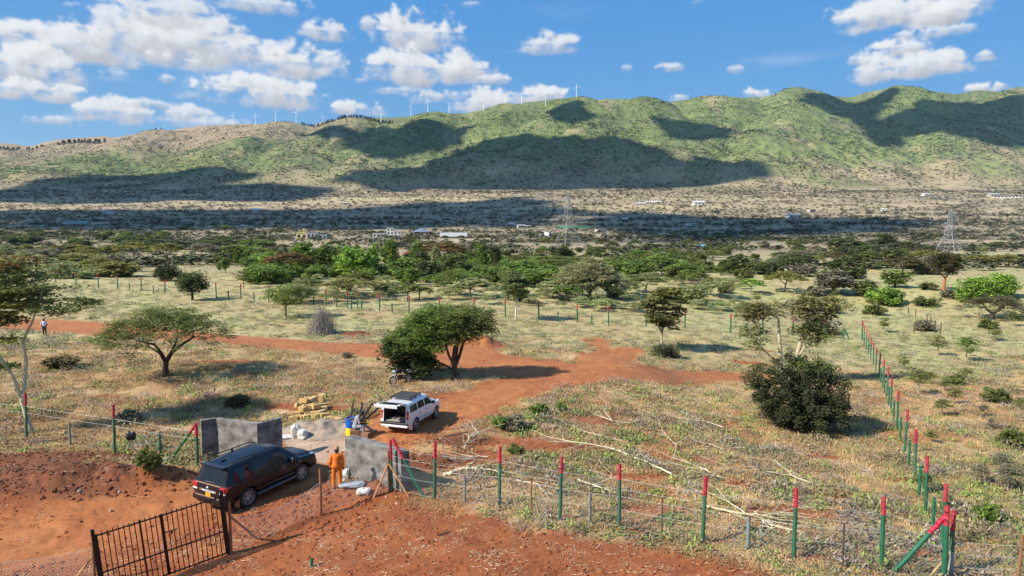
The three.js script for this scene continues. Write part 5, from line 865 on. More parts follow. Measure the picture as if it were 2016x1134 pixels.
{
  // the white estate car, its tailgate open
  const car = thing('white_estate_car', 'dusty white estate car with raised tailgate and black roof rack on the track', 'car');
  const sh = new Shell([[-2.10, 0.46, 0.70, 0.56, 0.71, 0.60, 0.66], [-2.07, 0.36, 0.81, 0.84, 0.82, 0.90, 0.76], [-2.03, 0.33, 0.835, 0.98, 0.83, 1.44, 0.70], [-1.93, 0.32, 0.845, 0.99, 0.835, 1.50, 0.68], [-0.6, 0.30, 0.845, 0.98, 0.835, 1.525, 0.68], [0.4, 0.30, 0.845, 0.96, 0.83, 1.50, 0.67], [1.14, 0.30, 0.845, 0.94, 0.825, 1.03, 0.70], [1.26, 0.30, 0.845, 0.92, 0.82, 0.99, 0.70], [1.80, 0.32, 0.81, 0.85, 0.78, 0.93, 0.62], [2.02, 0.36, 0.74, 0.74, 0.70, 0.80, 0.54], [2.09, 0.42, 0.64, 0.60, 0.60, 0.66, 0.46]]);
  const well = x => { const g = new THREE.CylinderGeometry(0.39, 0.39, 0.44, 30); g.rotateX(Math.PI / 2); return g.translate(x, 0.32, 0); };
  const hold = new THREE.BoxGeometry(2.0, 0.84, 1.26); hold.translate(-1.2, 0.56 + 0.42, 0);
  part('body', cutBody(sh.body(), [well(-1.22).translate(0, 0, 0.80), well(-1.22).translate(0, 0, -0.80), well(1.33).translate(0, 0, 0.80), well(1.33).translate(0, 0, -0.80), hold]), M.white, car);
  // the load bay: lining, seat backs and odds and ends on its floor
  part('load_bay', merged([new THREE.BoxGeometry(1.8, 0.02, 1.24).translate(-1.12, 0.575, 0), new THREE.BoxGeometry(1.75, 0.80, 0.012).translate(-1.1, 0.98, 0.622), new THREE.BoxGeometry(1.75, 0.80, 0.012).translate(-1.1, 0.98, -0.622), new THREE.BoxGeometry(1.75, 0.012, 1.24).translate(-1.1, 1.39, 0)]), M.cabinDark, car);
  for (const z of [-0.32, 0.32]) part('seat_back', rbox(0.14, 0.56, 0.56, 0.05, -0.62, 0.88, z, 0, -0.15), M.cabin, car);
  part('floor_mat', merged([rbox(1.1, 0.05, 1.1, 0.02, -1.45, 0.61, 0), rbox(0.34, 0.10, 0.5, 0.03, -1.72, 0.66, 0.25, 0.3), rbox(0.4, 0.08, 0.3, 0.03, -1.5, 0.66, -0.3, -0.4)]), new THREE.MeshStandardMaterial({ color: new THREE.Color(0.27, 0.24, 0.2), roughness: 1 }), car);
  for (const side of [1, -1]) {
    for (const [a, b, c, d] of [[-1.86, -1.02, -1.80, -1.04], [-0.92, -0.18, -0.92, -0.20], [-0.08, 0.88, -0.08, 0.42]]) part('side_window', sh.panel(a, b, c, d, 5.12, 5.86, side), M.glass, car);
    const lamp = part('tail_light', rbox(0.09, 0.42, 0.13, 0.03, -2.045, 0.93, side * 0.745), M.red, car); part('indicator_lens', rbox(0.095, 0.11, 0.135, 0.03, -2.047, 0.95, side * 0.746), M.amber, lamp);
    part('mirror', merged([rbox(0.13, 0.14, 0.18, 0.05, 0.70, 1.04, side * 0.93), rbox(0.06, 0.04, 0.12, 0.015, 0.74, 0.99, side * 0.86)]), M.plastic, car);
    for (const x of [-0.82, 0.05]) part('door_handle', rbox(0.17, 0.035, 0.03, 0.012, x, 0.84, side * 0.848), M.plastic, car);
    part('door_seam', rbox(0.012, 0.62, 0.012, 0.003, -0.13, 0.66, side * 0.842), M.trimGrey, car);
    part('side_repeater', rbox(0.04, 0.035, 0.02, 0.008, 1.0, 0.80, side * 0.848), M.amber, car);
    part('mud_flap', rbox(0.02, 0.24, 0.20, 0.006, -1.62, 0.26, side * 0.70), M.lens, car);
    part('headlight', rbox(0.24, 0.16, 0.22, 0.05, 1.92, 0.80, side * 0.60), M.lens, car);
    wheel(car, -1.22, 0.33, side * 0.73, 0.33, 0.20, side, 6); wheel(car, 1.33, 0.33, side * 0.73, 0.33, 0.20, side, 6);
  }
  part('windscreen', merged([1, -1].map(q => sh.panel(0.50, 1.07, 0.50, 1.07, 7.1, 9, q, 0.01))), M.glass, car);
  const bump = part('rear_bumper', merged([rbox(0.16, 0.12, 1.56, 0.05, -2.08, 0.40, 0)]), M.white, car); part('bumper_top', rbox(0.15, 0.13, 1.60, 0.04, -2.07, 0.52, 0), M.plastic, bump);
  part('front_bumper', rbox(0.16, 0.26, 1.46, 0.06, 2.02, 0.50, 0), M.white, car);
  // the raised tailgate, hinged on the roof edge
  const gate = new THREE.Group(); gate.name = 'tailgate'; gate.position.set(-1.99, 1.50, 0); gate.rotation.z = -0.12; car.add(gate);
  part('panel', merged([rbox(0.30, 0.05, 1.34, 0.02, -0.86, 0.0, 0), rbox(0.64, 0.05, 0.14, 0.02, -0.42, 0.02, 0.60), rbox(0.64, 0.05, 0.14, 0.02, -0.42, 0.02, -0.60), rbox(0.14, 0.05, 1.34, 0.02, -0.08, 0.02, 0), rbox(0.05, 0.16, 1.30, 0.02, -1.0, -0.05, 0, 0, 0.3)]), M.white, gate);
  part('lining', merged([rbox(0.80, 0.03, 1.10, 0.012, -0.5, -0.035, 0)]), M.trimGrey, gate);
  part('rear_window', rbox(0.52, 0.012, 1.06, 0.004, -0.42, 0.040, 0), M.glass, gate);
  part('gas_strut', merged([1, -1].map(q => { const g = new THREE.CylinderGeometry(0.012, 0.012, 0.62, 6); g.rotateZ(0.95); return g.translate(-0.28, -0.26, q * 0.62); })), M.plastic, gate);
  // roof rack
  const rack = []; for (const z of [-0.56, 0.56]) rack.push(rbox(1.42, 0.05, 0.04, 0.015, -0.75, 1.66, z)); for (let i = 0; i < 15; i++) rack.push(rbox(0.075, 0.02, 1.12, 0.008, -1.42 + i * 0.096, 1.655, 0));
  const rk = part('roof_rack', merged(rack), M.plastic, car); part('rack_foot', merged([-1.3, -0.75, -0.2].flatMap(x => [-0.58, 0.58].map(z => rbox(0.06, 0.14, 0.05, 0.015, x, 1.58, z)))), M.plastic, rk);
  placeCar(car, at(816, 848), 857, 2.55, -1.22, 1.46); car.scale.set(0.97, 1.06, 1);
}
// ---------- motorcycle ----------
{
  const m = thing('motorcycle', 'small dark motorcycle parked at the left foot of the dense bush', 'motorcycle', at(790, 755), 0);
  const dark = M.plastic, tube = (pts, r) => new THREE.TubeGeometry(new THREE.CatmullRomCurve3(pts.map(q => V3(...q))), 14, r, 6);
  for (const x of [-0.62, 0.64]) { const g = new THREE.Group(); g.name = 'wheel'; g.position.set(x, 0.3, 0); m.add(g); const t = new THREE.TorusGeometry(0.26, 0.045, 8, 28); part('tyre', t, M.rubber, g); const sp = [new THREE.TorusGeometry(0.215, 0.014, 5, 24)]; for (let i = 0; i < 12; i++) { const b = new THREE.CylinderGeometry(0.004, 0.004, 0.42, 4); b.rotateZ(i / 12 * Math.PI); sp.push(b); } const hub = new THREE.CylinderGeometry(0.05, 0.05, 0.1, 10); hub.rotateX(Math.PI / 2); sp.push(hub); part('rim', merged(sp), M.alloy, g); }
  part('frame', merged([tube([[-0.62, 0.3, 0], [-0.2, 0.34, 0], [0.2, 0.36, 0], [0.38, 0.85, 0]], 0.025), tube([[0.38, 0.86, 0], [0, 0.72, 0], [-0.5, 0.72, 0], [-0.78, 0.74, 0]], 0.022), rbox(0.36, 0.30, 0.24, 0.06, 0.05, 0.45, 0)]), dark, m);
  part('fork', merged([tube([[0.64, 0.3, 0.09], [0.40, 0.98, 0.09]], 0.02), tube([[0.64, 0.3, -0.09], [0.40, 0.98, -0.09]], 0.02)]), M.chrome, m);
  part('handlebar', merged([tube([[0.22, 1.06, 0.38], [0.36, 1.0, 0.14], [0.36, 1.0, -0.14], [0.22, 1.06, -0.38]], 0.014)]), dark, m);
  part('fuel_tank', rbox(0.48, 0.22, 0.26, 0.09, 0.12, 0.84, 0, 0, -0.08), M.black, m);
  part('seat', rbox(0.72, 0.10, 0.25, 0.04, -0.42, 0.82, 0, 0, 0.05), dark, m);
  part('headlight', rbox(0.14, 0.16, 0.17, 0.05, 0.52, 0.90, 0), M.lens, m);
  part('front_fender', rbox(0.36, 0.03, 0.12, 0.012, 0.66, 0.63, 0, 0, -0.15), M.lens, m);
  part('rear_panel', rbox(0.40, 0.20, 0.24, 0.06, -0.72, 0.76, 0, 0, 0.35), M.white, m);
  part('exhaust', merged([tube([[0.1, 0.3, 0.14], [-0.3, 0.28, 0.15], [-0.82, 0.40, 0.15]], 0.035)]), M.chrome, m);
  part('kickstand', merged([tube([[-0.05, 0.32, 0.1], [-0.1, 0.01, 0.25]], 0.012)]), dark, m);
  m.rotation.set(0.09, 3.9, 0, 'YXZ'); m.position.y = heightAt(m.position.x, m.position.z);
}
// ---------- fences ----------
const P_GREEN = [0.008, 0.115, 0.058], P_RED = [0.42, 0.008, 0.040];
const PAINT = new THREE.MeshStandardMaterial({ vertexColors: true, roughness: 0.55 });
const WOOD = new THREE.MeshStandardMaterial({ vertexColors: true, roughness: 0.9 });
const WIRE = new THREE.MeshStandardMaterial({ color: new THREE.Color(0.50, 0.49, 0.48), roughness: 0.5, metalness: 0.25 });
const pole = (a, b, r0, r1, c, seed = 1, sides = 10) => {        // a slightly uneven round pole with a rounded end
  const q = new Buf(), r = rng(seed), A = V3(...a), B = V3(...b), n = 9, pts = [], rad = [];
  for (let i = 0; i <= n; i++) { const p = A.clone().lerp(B, i / n); if (i && i < n) { p.x += (r() - 0.5) * r0 * 0.3; p.z += (r() - 0.5) * r0 * 0.3; } pts.push(p.toArray()); rad.push(mix(r0, r1, i / n) * (0.985 + r() * 0.03)); }
  const tip = B.clone().add(B.clone().sub(A).normalize().multiplyScalar(r1 * 0.5)); pts.push(tip.toArray()); rad.push(r1 * 0.55);
  for (let i = 1; i < pts.length; i++) { const v = 0.92 + r() * 0.16; q.tube(pts[i - 1], pts[i], rad[i - 1], rad[i], sides, c.map(x => x * v), i === pts.length - 1 || i === 1); }
  return q.build();
};
let postSeed = 900;
function paintedPost(parent, p, h, r = 0.062, share = 0.76, lean = [(VAL[postSeed & 255] - 0.5) * 0.14, (VAL[(postSeed * 3) & 255] - 0.5) * 0.1]) {
  const b = [p.x, heightAt(p.x, p.z) - 0.05, p.z], k = (postSeed = (postSeed * 7 + 13) % 9973), t = [p.x + lean[0], b[1] + h, p.z + lean[1]], sh = share + (VAL[(k * 3) & 255] - 0.5) * 0.04, m = b.map((v, i) => mix(v, t[i], sh)), m2 = b.map((v, i) => mix(v, t[i], sh - 0.006));
  const o = part('post', pole(b, m, r, r, mix3(P_GREEN, [0.07, 0.12, 0.085], VAL[k & 255] * 0.5), k), PAINT, parent); part('red_top', pole(m2, t, r * 1.02, r * 1.0, mix3(P_RED, [0.40, 0.06, 0.07], VAL[(k * 5) & 255] * 0.5), k + 1), PAINT, o); return o;
}
function stake(parent, p, h, kind = 'green', r = 0.05, lean = [0, 0]) { const y = heightAt(p.x, p.z); return part('stake', pole([p.x, y - 0.05, p.z], [p.x + lean[0], y + h, p.z + lean[1]], r, r * 0.95, { green: P_GREEN, grey: [0.17, 0.20, 0.185], wood: [0.24, 0.105, 0.045], dark: [0.07, 0.05, 0.04], pale: [0.34, 0.29, 0.22] }[kind], (postSeed = (postSeed * 7 + 13) % 9973)), kind === 'green' ? PAINT : WOOD, parent); }
function brace(parent, a, ha, b, hb, r, split, colors = [P_GREEN, P_RED]) {
  const A = [a.x, heightAt(a.x, a.z) + ha, a.z], B = [b.x, heightAt(b.x, b.z) + hb, b.z], m = A.map((v, i) => mix(v, B[i], split)), m2 = A.map((v, i) => mix(v, B[i], split - 0.006));
  const o = part('brace', pole(A, split < 1 ? m : B, r, r, colors[0], 5), PAINT, parent); if (split < 1) part('red_top', pole(m2, B, r * 1.02, r, colors[1], 6), PAINT, o); return o;
}
function strand(parent, pts, h, r = 0.006, sag = 0.02) {   // a wire from post to post
  const b = new Buf(), seed = rng(Math.round(h * 1000) + 3);
  for (let i = 1; i < pts.length; i++) {
    const A = pts[i - 1], B = pts[i], n = 4, ya = heightAt(A.x, A.z) + (A.h ?? h), yb = heightAt(B.x, B.z) + (B.h ?? h), s = sag * (0.5 + seed()); let prev = null;
    for (let k = 0; k <= n; k++) { const f = k / n, q = [mix(A.x, B.x, f), mix(ya, yb, f) - s * 4 * f * (1 - f), mix(A.z, B.z, f)]; if (prev) b.tube(prev, q, r, r, 4, [1, 1, 1]); prev = q; }
  }
  return part('wire_strand', b.build(), WIRE, parent);
}
function chainLink(parent, pts, h0, h1, mesh = 0.13, r = 0.0018, sag = 0.0) {   // the diamonds of a chain-link net
  const b = new Buf();
  for (let i = 1; i < pts.length; i++) {
    const A = pts[i - 1], B = pts[i], L = Math.hypot(B.x - A.x, B.z - A.z), H = h1 - h0, n = Math.ceil((L + H) / mesh);
    const P = (s, h) => { const f = clamp(s / L), x = mix(A.x, B.x, f), z = mix(A.z, B.z, f), y = mix(heightAt(A.x, A.z), heightAt(B.x, B.z), f) - sag * 4 * f * (1 - f) * (h - h0) / H; return [x, y + h, z]; };
    for (let k = 0; k < n; k++) for (const dir of [1, -1]) {
      let s0 = k * mesh - (dir > 0 ? H : 0), s1 = s0 + dir * H, g0 = h0, g1 = h1; if (dir < 0) { s0 = k * mesh; s1 = s0 - H; }
      // clip to the panel
      const clip = (s, lim) => g0 + (lim - s0) / (s1 - s0) * (g1 - g0);
      let a = [s0, g0], c = [s1, g1]; const inside = q => q[0] >= 0 && q[0] <= L; if (Math.max(s0, s1) <= 0 || Math.min(s0, s1) >= L) continue;
      if (a[0] < 0) a = [0, clip(0, 0)]; if (a[0] > L) a = [L, clip(0, L)]; if (c[0] < 0) c = [0, clip(0, 0)]; if (c[0] > L) c = [L, clip(0, L)];
      const mid2 = [(a[0] + c[0]) / 2, (a[1] + c[1]) / 2]; b.tube(P(...a), P(...mid2), r, r, 3, [1, 1, 1]); b.tube(P(...mid2), P(...c), r, r, 3, [1, 1, 1]);
    }
  }
  const m = part('chain_link_net', b.build(), WIRE, parent); m.userData.kind = 'stuff'; return m;
}
const spotP = (u, v) => { const p = at(u, v); return { x: p.x, z: p.z }; };
{
  // front fence, right of the entrance
  const f = thing('front_fence', 'wire fence with green and red posts running from the entrance to the right corner', 'fence');
  const posts = [[771, 966], [855, 985], [983, 998], [1102, 1024], [1219, 1040], [1382, 1072], [1562, 1101], [1735, 1120], [1858, 1150]].map(([u, v]) => spotP(u, v));
  posts.forEach((p, i) => paintedPost(f, p, i === 8 ? 2.55 : i === 0 ? 2.1 : 2.4, i === 8 ? 0.085 : 0.064, i === 0 ? 0.62 : 0.76));
  brace(f, spotP(836, 982), 0, { x: posts[0].x + 0.10, z: posts[0].z }, 2.12, 0.062, 0.68);
  brace(f, spotP(1757, 1130), 0, { x: posts[8].x - 0.06, z: posts[8].z }, 2.2, 0.075, 0.72);
  for (const [u, v, h, k, r] of [[915, 990, 1.05, 'grey', 0.055], [1161, 1034, 1.15, 'grey', 0.06], [1472, 1085, 1.15, 'grey', 0.065], [1046, 1012, 1.35, 'wood', 0.035], [1303, 1052, 1.35, 'dark', 0.03], [1658, 1120, 1.5, 'dark', 0.032]]) stake(f, spotP(u, v), h, k, r);
  for (const h of [1.82, 1.45, 1.18, 0.70, 0.10]) strand(f, posts, h, 0.0048);
  chainLink(f, posts, 0.08, 1.2);
}
{
  // corner: second post on a concrete footing, brace of bare wood, and the wire going on
  const f = thing('corner_fence', 'fence end with red and green post on grey concrete stub at the lower right corner', 'fence');
  const a = spotP(1870, 1142), b = spotP(2003, 1150), c = spotP(2120, 1165);
  const y = heightAt(a.x, a.z); part('concrete_stub', new THREE.CylinderGeometry(0.085, 0.10, 1.0, 12).translate(a.x, y + 0.45, a.z), new THREE.MeshStandardMaterial({ color: new THREE.Color(0.30, 0.29, 0.27), roughness: 0.95 }), f);
  paintedPost(f, a, 2.3, 0.07, 0.72); stake(f, b, 1.55, 'wood', 0.045, [0.06, 0]); stake(f, c, 1.55, 'wood', 0.045);
  part('wood_brace', pole([a.x - 0.9, heightAt(a.x - 0.9, a.z + 0.2), a.z + 0.2], [a.x, y + 0.95, a.z], 0.04, 0.035, [0.42, 0.27, 0.13], 3), WOOD, f);
  for (const h of [1.25, 0.85, 0.45]) strand(f, [a, b, c], h, 0.006); chainLink(f, [a, b, c], 0.06, 1.1);
}
{
  // side fence running away from the corner
  const f = thing('side_fence', 'line of red-topped green posts receding along the right side of the plot', 'fence');
  const tall = [[1853, 1085], [1822, 1015], [1801, 949], [1780, 896], [1766, 847], [1754, 812], [1745, 785], [1737, 764], [1730, 746], [1724, 731], [1719, 718], [1714, 707], [1709, 697], [1705, 688], [1701, 680], [1698, 671]].map(([u, v]) => spotP(u, v));
  tall.forEach(p => paintedPost(f, p, 2.4, 0.062));
  for (const [u, v] of [[1836, 1048], [1809, 978], [1789, 919], [1772, 868], [1759, 829], [1749, 798], [1741, 774], [1733, 755]]) stake(f, spotP(u, v), 1.3, 'green', 0.058);
  for (const h of [1.85, 1.3, 0.7]) strand(f, tall, h, 0.004);
}
{
  // far fence across the field
  const f = thing('far_fence', 'line of small red-topped green posts crossing the field in the distance', 'fence');
  const tall = [[1697, 668], [1622, 665], [1560, 661], [1502, 658], [1438, 655], [1348, 646], [1198, 640], [1136, 635], [1061, 629], [995, 625], [934, 622], [866, 620], [805, 618], [747, 612], [704, 609], [684, 606], [642, 602], [594, 598], [529, 593], [474, 589], [426, 586], [325, 578], [278, 573], [232, 569], [194, 567], [150, 561], [110, 556], [70, 551], [34, 547], [-10, 541]].map(([u, v]) => spotP(u, v));
  tall.forEach(p => paintedPost(f, p, 2.4, 0.095));
  for (const [u, v] of [[1660, 667], [1470, 657], [1272, 643], [1165, 638], [1098, 633], [965, 624], [835, 620], [772, 615], [712, 610], [692, 608], [663, 605], [618, 600], [562, 596], [500, 591], [450, 588], [302, 576], [255, 571]]) stake(f, spotP(u, v), 1.25, 'green', 0.09);
  brace(f, spotP(1672, 668), 0, spotP(1662, 667), 1.25, 0.07, 1);
  for (const h of [1.85, 1.2, 0.6]) strand(f, tall, h, 0.005);
}
{
  // left front fence
  const f = thing('left_front_fence', 'wire fence with green and red posts left of the grey gate wall', 'fence');
  const posts = [[-130, 842], [53, 863], [226, 893], [390, 921]].map(([u, v]) => spotP(u, v)); posts.forEach((p, i) => paintedPost(f, p, i === 3 ? 2.15 : 2.4, 0.066, 0.74));
  for (const [u, v, h, k] of [[139, 878, 1.15, 'grey'], [316, 898, 1.15, 'green'], [-60, 855, 1.1, 'green']]) stake(f, spotP(u, v), h, k, 0.055);
  brace(f, spotP(336, 906), 0, { x: posts[3].x - 0.05, z: posts[3].z }, 2.0, 0.06, 0.82);
  for (const h of [1.7, 1.35]) strand(f, posts, h, 0.006);
}
{
  // net fence on wooden poles between the steel gate and the right gate wall
  const f = thing('roadside_net_fence', 'chain-link net on brown wooden poles between steel gate and right gate wall', 'fence');
  const p = [[455, 1090], [632, 1012], [766, 966]].map(([u, v]) => spotP(u, v));
  stake(f, p[0], 1.85, 'wood', 0.05); stake(f, p[1], 1.75, 'wood', 0.048); stake(f, p[2], 1.65, 'wood', 0.05);
  const bw = (a, b, h, c) => part('wood_brace', pole([a.x, heightAt(a.x, a.z) - 0.03, a.z], [b.x, heightAt(b.x, b.z) + h, b.z], 0.042, 0.036, c, 4), WOOD, f);
  bw(spotP(508, 1060), p[0], 1.35, [0.30, 0.14, 0.055]); bw(spotP(735, 981), p[2], 1.15, [0.42, 0.20, 0.09]); bw(spotP(806, 979), p[2], 1.15, [0.45, 0.24, 0.09]);
  chainLink(f, p, 0.02, 1.25, 0.12, 0.003, 0.35); strand(f, p.map(q => ({ ...q })), 1.25, 0.007, 0.35);
}
{
  const f = thing('left_net_fence', 'chain-link net on a wooden pole at the lower left corner beside the gate', 'fence');
  const a = spotP(187, 1150), b = spotP(20, 1180), c = spotP(-160, 1200); stake(f, a, 1.55, 'wood', 0.05); stake(f, c, 1.5, 'wood', 0.05);
  part('wood_brace', pole([a.x - 0.75, heightAt(a.x - 0.75, a.z), a.z + 0.1], [a.x, heightAt(a.x, a.z) + 1.0, a.z], 0.04, 0.034, [0.50, 0.28, 0.10], 4), WOOD, f);
  chainLink(f, [a, b, c], 0.02, 1.2, 0.12, 0.0035, 0.1); strand(f, [a, b, c], 1.22, 0.007, 0.1);
}
{
  const f = thing('old_stake_fence', 'row of bare dark stakes in the field right of the far fence corner', 'fence');
  for (const [u, v, h] of [[1788, 617, 1.0], [1802, 625, 1.3], [1799, 657, 1.5], [1824, 641, 1.6], [1831, 646, 1.7], [1840, 655, 1.7], [1851, 658, 1.6]]) stake(f, spotP(u, v), h, 'dark', 0.07, [0.05, 0]);
}
// ---------- the black steel gate ----------
{
  const iron = new THREE.MeshStandardMaterial({ color: new THREE.Color(0.010, 0.010, 0.012), roughness: 0.45, metalness: 0.3 });
  const g = thing('steel_gate', 'black steel bar gate with two closed leaves at the lower left', 'gate');
  const a = at(203, 1180), b = at(452, 1090), L = Math.hypot(b.x - a.x, b.z - a.z), H = 2.2;
  g.position.copy(a); g.rotation.set(0, Math.atan2(-(b.z - a.z), b.x - a.x), Math.atan2(b.y - a.y, L), 'YZX');
  const half = L / 2, bar = (w, h, x, y) => new THREE.BoxGeometry(w, h, w).translate(x, y, 0);
  part('gate_post', bar(0.10, H + 0.25, 0, H / 2), iron, g); part('gate_post', bar(0.10, H + 0.25, L, H / 2), iron, g);
  for (const [x0, x1] of [[0.08, half - 0.02], [half + 0.02, L - 0.08]]) {
    const leaf = new THREE.Group(); leaf.name = 'gate_leaf'; g.add(leaf);
    for (const y of [0.06, 0.86, H - 0.10]) part('rail', new THREE.BoxGeometry(x1 - x0, 0.045, 0.03).translate((x0 + x1) / 2, y, 0), iron, leaf);
    const n = 12; for (let i = 0; i <= n; i++) part('bar', new THREE.BoxGeometry(i % 12 === 0 || i === 8 && x0 < 1 ? 0.06 : 0.028, H - (i % 12 ? 0.0 : 0.08), 0.02).translate(mix(x0, x1, i / n), H / 2, 0.024), iron, leaf);
  }
  part('latch', merged([new THREE.BoxGeometry(0.42, 0.03, 0.03).translate(half + 0.22, 1.5, 0.03), new THREE.BoxGeometry(0.06, 0.12, 0.05).translate(half + 0.24, 1.46, 0.04)]), iron, g);
}
// ---------- gate walls of rendered block ----------
const CEMENT = (() => {
  const T = 512, d = new Uint8Array(T * T * 4), r = rng(31);
  for (let y = 0; y < T; y++) for (let x = 0; x < T; x++) { const u = x / T * 8, v = y / T * 8, n = fbm(u, v, 5), m = fbm(u * 0.6 + 9, v * 1.3 + 4, 4), k = clamp(0.56 + 0.30 * n + 0.26 * clamp(m * 2 - 0.1, -1, 1) + (r() - 0.5) * 0.05, 0.2, 1) * 255; d.set([k, k * 0.985, k * 0.955, 255], 4 * (y * T + x)); }
  const t = new THREE.DataTexture(d, T, T); t.wrapS = t.wrapT = THREE.RepeatWrapping; t.magFilter = THREE.LinearFilter; t.repeat.set(0.33, 0.33); t.needsUpdate = true;
  return new THREE.MeshStandardMaterial({ color: new THREE.Color(0.29, 0.283, 0.268), map: t, bumpMap: t, bumpScale: 0.02, roughness: 0.95 });
})();
function wallPiece(a, b, th, h, y0, holes) {
  const L = Math.hypot(b.x - a.x, b.z - a.z), s = new THREE.Shape([[0, 0], [L, 0], [L, th], [0, th]].map(q => new THREE.Vector2(...q)));
  if (holes) for (let x = 0.08; x + 0.2 < L; x += 0.26) s.holes.push(new THREE.Path([[x, 0.05], [x, th - 0.05], [x + 0.18, th - 0.05], [x + 0.18, 0.05]].map(q => new THREE.Vector2(...q))));
  const g = new THREE.ExtrudeGeometry(s, { depth: h, bevelEnabled: true, bevelThickness: 0.012, bevelSize: 0.012, bevelSegments: 1 }); g.rotateX(-Math.PI / 2); g.rotateY(Math.atan2(-(b.z - a.z), b.x - a.x)); g.translate(a.x, y0, a.z); return g;
}
{
  const top = (u, v, up) => at(u, v, up), w = thing('left_gate_wall', 'grey cement gate wall with angled panels behind the black car', 'wall');
  const h = 1.95, q = [[396, 826], [425, 823], [506, 835], [554, 821]].map(([u, v]) => top(u, v, h)), y = Math.min(...q.map(p => p.y)) - 0.15;
  part('wall_panel', wallPiece(q[0], q[1], 0.20, h + 0.15, y), CEMENT, w); part('wall_panel', wallPiece(q[1], q[2], 0.20, h + 0.152, y), CEMENT, w); part('wall_panel', wallPiece(q[2], q[3], 0.24, h + 0.15, y, true), CEMENT, w);
  const w2 = thing('right_gate_wall', 'short grey cement gate wall beside the worker in orange', 'wall');
  const p = [[680, 861], [789, 876]].map(([u, v]) => top(u, v, h)), y2 = Math.min(...p.map(k => k.y)) - 0.15;
  part('wall_panel', wallPiece(p[0], p[1], 0.45, h + 0.15, y2), CEMENT, w2);
}
// ---------- people ----------
function figure(bones, colorOf, bounds, N = 84) {          // tapered limbs joined into one skin
  const [lo, hi] = bounds, c = lo.map((v, i) => (v + hi[i]) / 2), half = Math.max(...lo.map((v, i) => (hi[i] - v) / 2));
  const mc = new MarchingCubes(N, new THREE.MeshBasicMaterial(), false, false, 120000); mc.isolation = 0;
  const dist = (x, y, z) => { let s = 1e9, near = 0, nd = 1e9; for (let i = 0; i < bones.length; i++) { const b = bones[i], dx = b[3] - b[0], dy = b[4] - b[1], dz = b[5] - b[2], l = dx * dx + dy * dy + dz * dz || 1e-9, k = clamp(((x - b[0]) * dx + (y - b[1]) * dy + (z - b[2]) * dz) / l), d = Math.hypot(x - b[0] - k * dx, y - b[1] - k * dy, z - b[2] - k * dz) - mix(b[6], b[7], k); if (d < nd) { nd = d; near = i; } const m = b[9] ?? 0.035, h = clamp(0.5 + 0.5 * (d - s) / m); s = s > 1e8 ? d : mix(d, s, h) - m * h * (1 - h); } return [s, near]; };
  const hs = N / 2;
  for (let z = 0, k = 0; z < N; z++) for (let y = 0; y < N; y++) for (let x = 0; x < N; x++, k++) mc.field[k] = -dist(c[0] + (x - hs) / hs * half, c[1] + (y - hs) / hs * half, c[2] + (z - hs) / hs * half)[0];
  mc.update();
  const n = mc.count, P = new Float32Array(n * 3), Nn = new Float32Array(n * 3), C = new Float32Array(n * 3);
  for (let i = 0; i < n; i++) {
    const p = [0, 1, 2].map(e => c[e] + mc.positionArray[3 * i + e] * half), e = 0.006, g = [0, 1, 2].map(a => { const q = [...p], w = [...p]; q[a] += e; w[a] -= e; return dist(...q)[0] - dist(...w)[0]; }), l = Math.hypot(...g) || 1, col = colorOf(bones[dist(...p)[1]][8], p);
    P.set(p, 3 * i); Nn.set(g.map(v => v / l), 3 * i); C.set(col, 3 * i);
  }
  const g = new THREE.BufferGeometry(); g.setAttribute('position', new THREE.BufferAttribute(P, 3)); g.setAttribute('normal', new THREE.BufferAttribute(Nn, 3)); g.setAttribute('color', new THREE.BufferAttribute(C, 3)); return g;
}
const SKIN = [0.055, 0.028, 0.018], CLOTH = new THREE.MeshStandardMaterial({ vertexColors: true, roughness: 0.9 });
function hand(w, dir, down, col) {                        // palm, four fingers and a thumb
  const b = new Buf(), D = V3(...dir).normalize(), U = V3(...down), Sd = D.clone().cross(U).normalize(), at0 = V3(...w), p = (f, s, u) => at0.clone().addScaledVector(D, f).addScaledVector(Sd, s).addScaledVector(U, u).toArray();
  b.path([p(0, 0, 0), p(0.04, 0, 0), p(0.085, 0, 0)], [0.026, 0.038, 0.036], 8, col);
  [[-0.03, 0.065], [-0.010, 0.076], [0.010, 0.07], [0.029, 0.055]].forEach(([s, l]) => b.path([p(0.08, s, 0), p(0.08 + l * 0.5, s * 1.1, 0.012), p(0.08 + l * 0.92, s * 1.1, 0.035)], [0.0105, 0.0095, 0.0075], 6, col));
  b.path([p(0.03, -0.03, 0), p(0.06, -0.055, 0.012), p(0.085, -0.055, 0.03)], [0.012, 0.011, 0.008], 6, col);
  return b;
}
function person(label, p, turn, bones, colors, bounds, hands, extra) {
  const o = thing('person', label, 'person', p, turn), body = figure(bones, (k, q) => typeof colors[k] === 'function' ? colors[k](q) : colors[k], bounds);
  const hs = hands.map(h => hand(...h).build()); part('body', mergeGeometries([body, ...hs]), CLOTH, o); if (extra) extra(o); return o;
}
const seatStones = [];
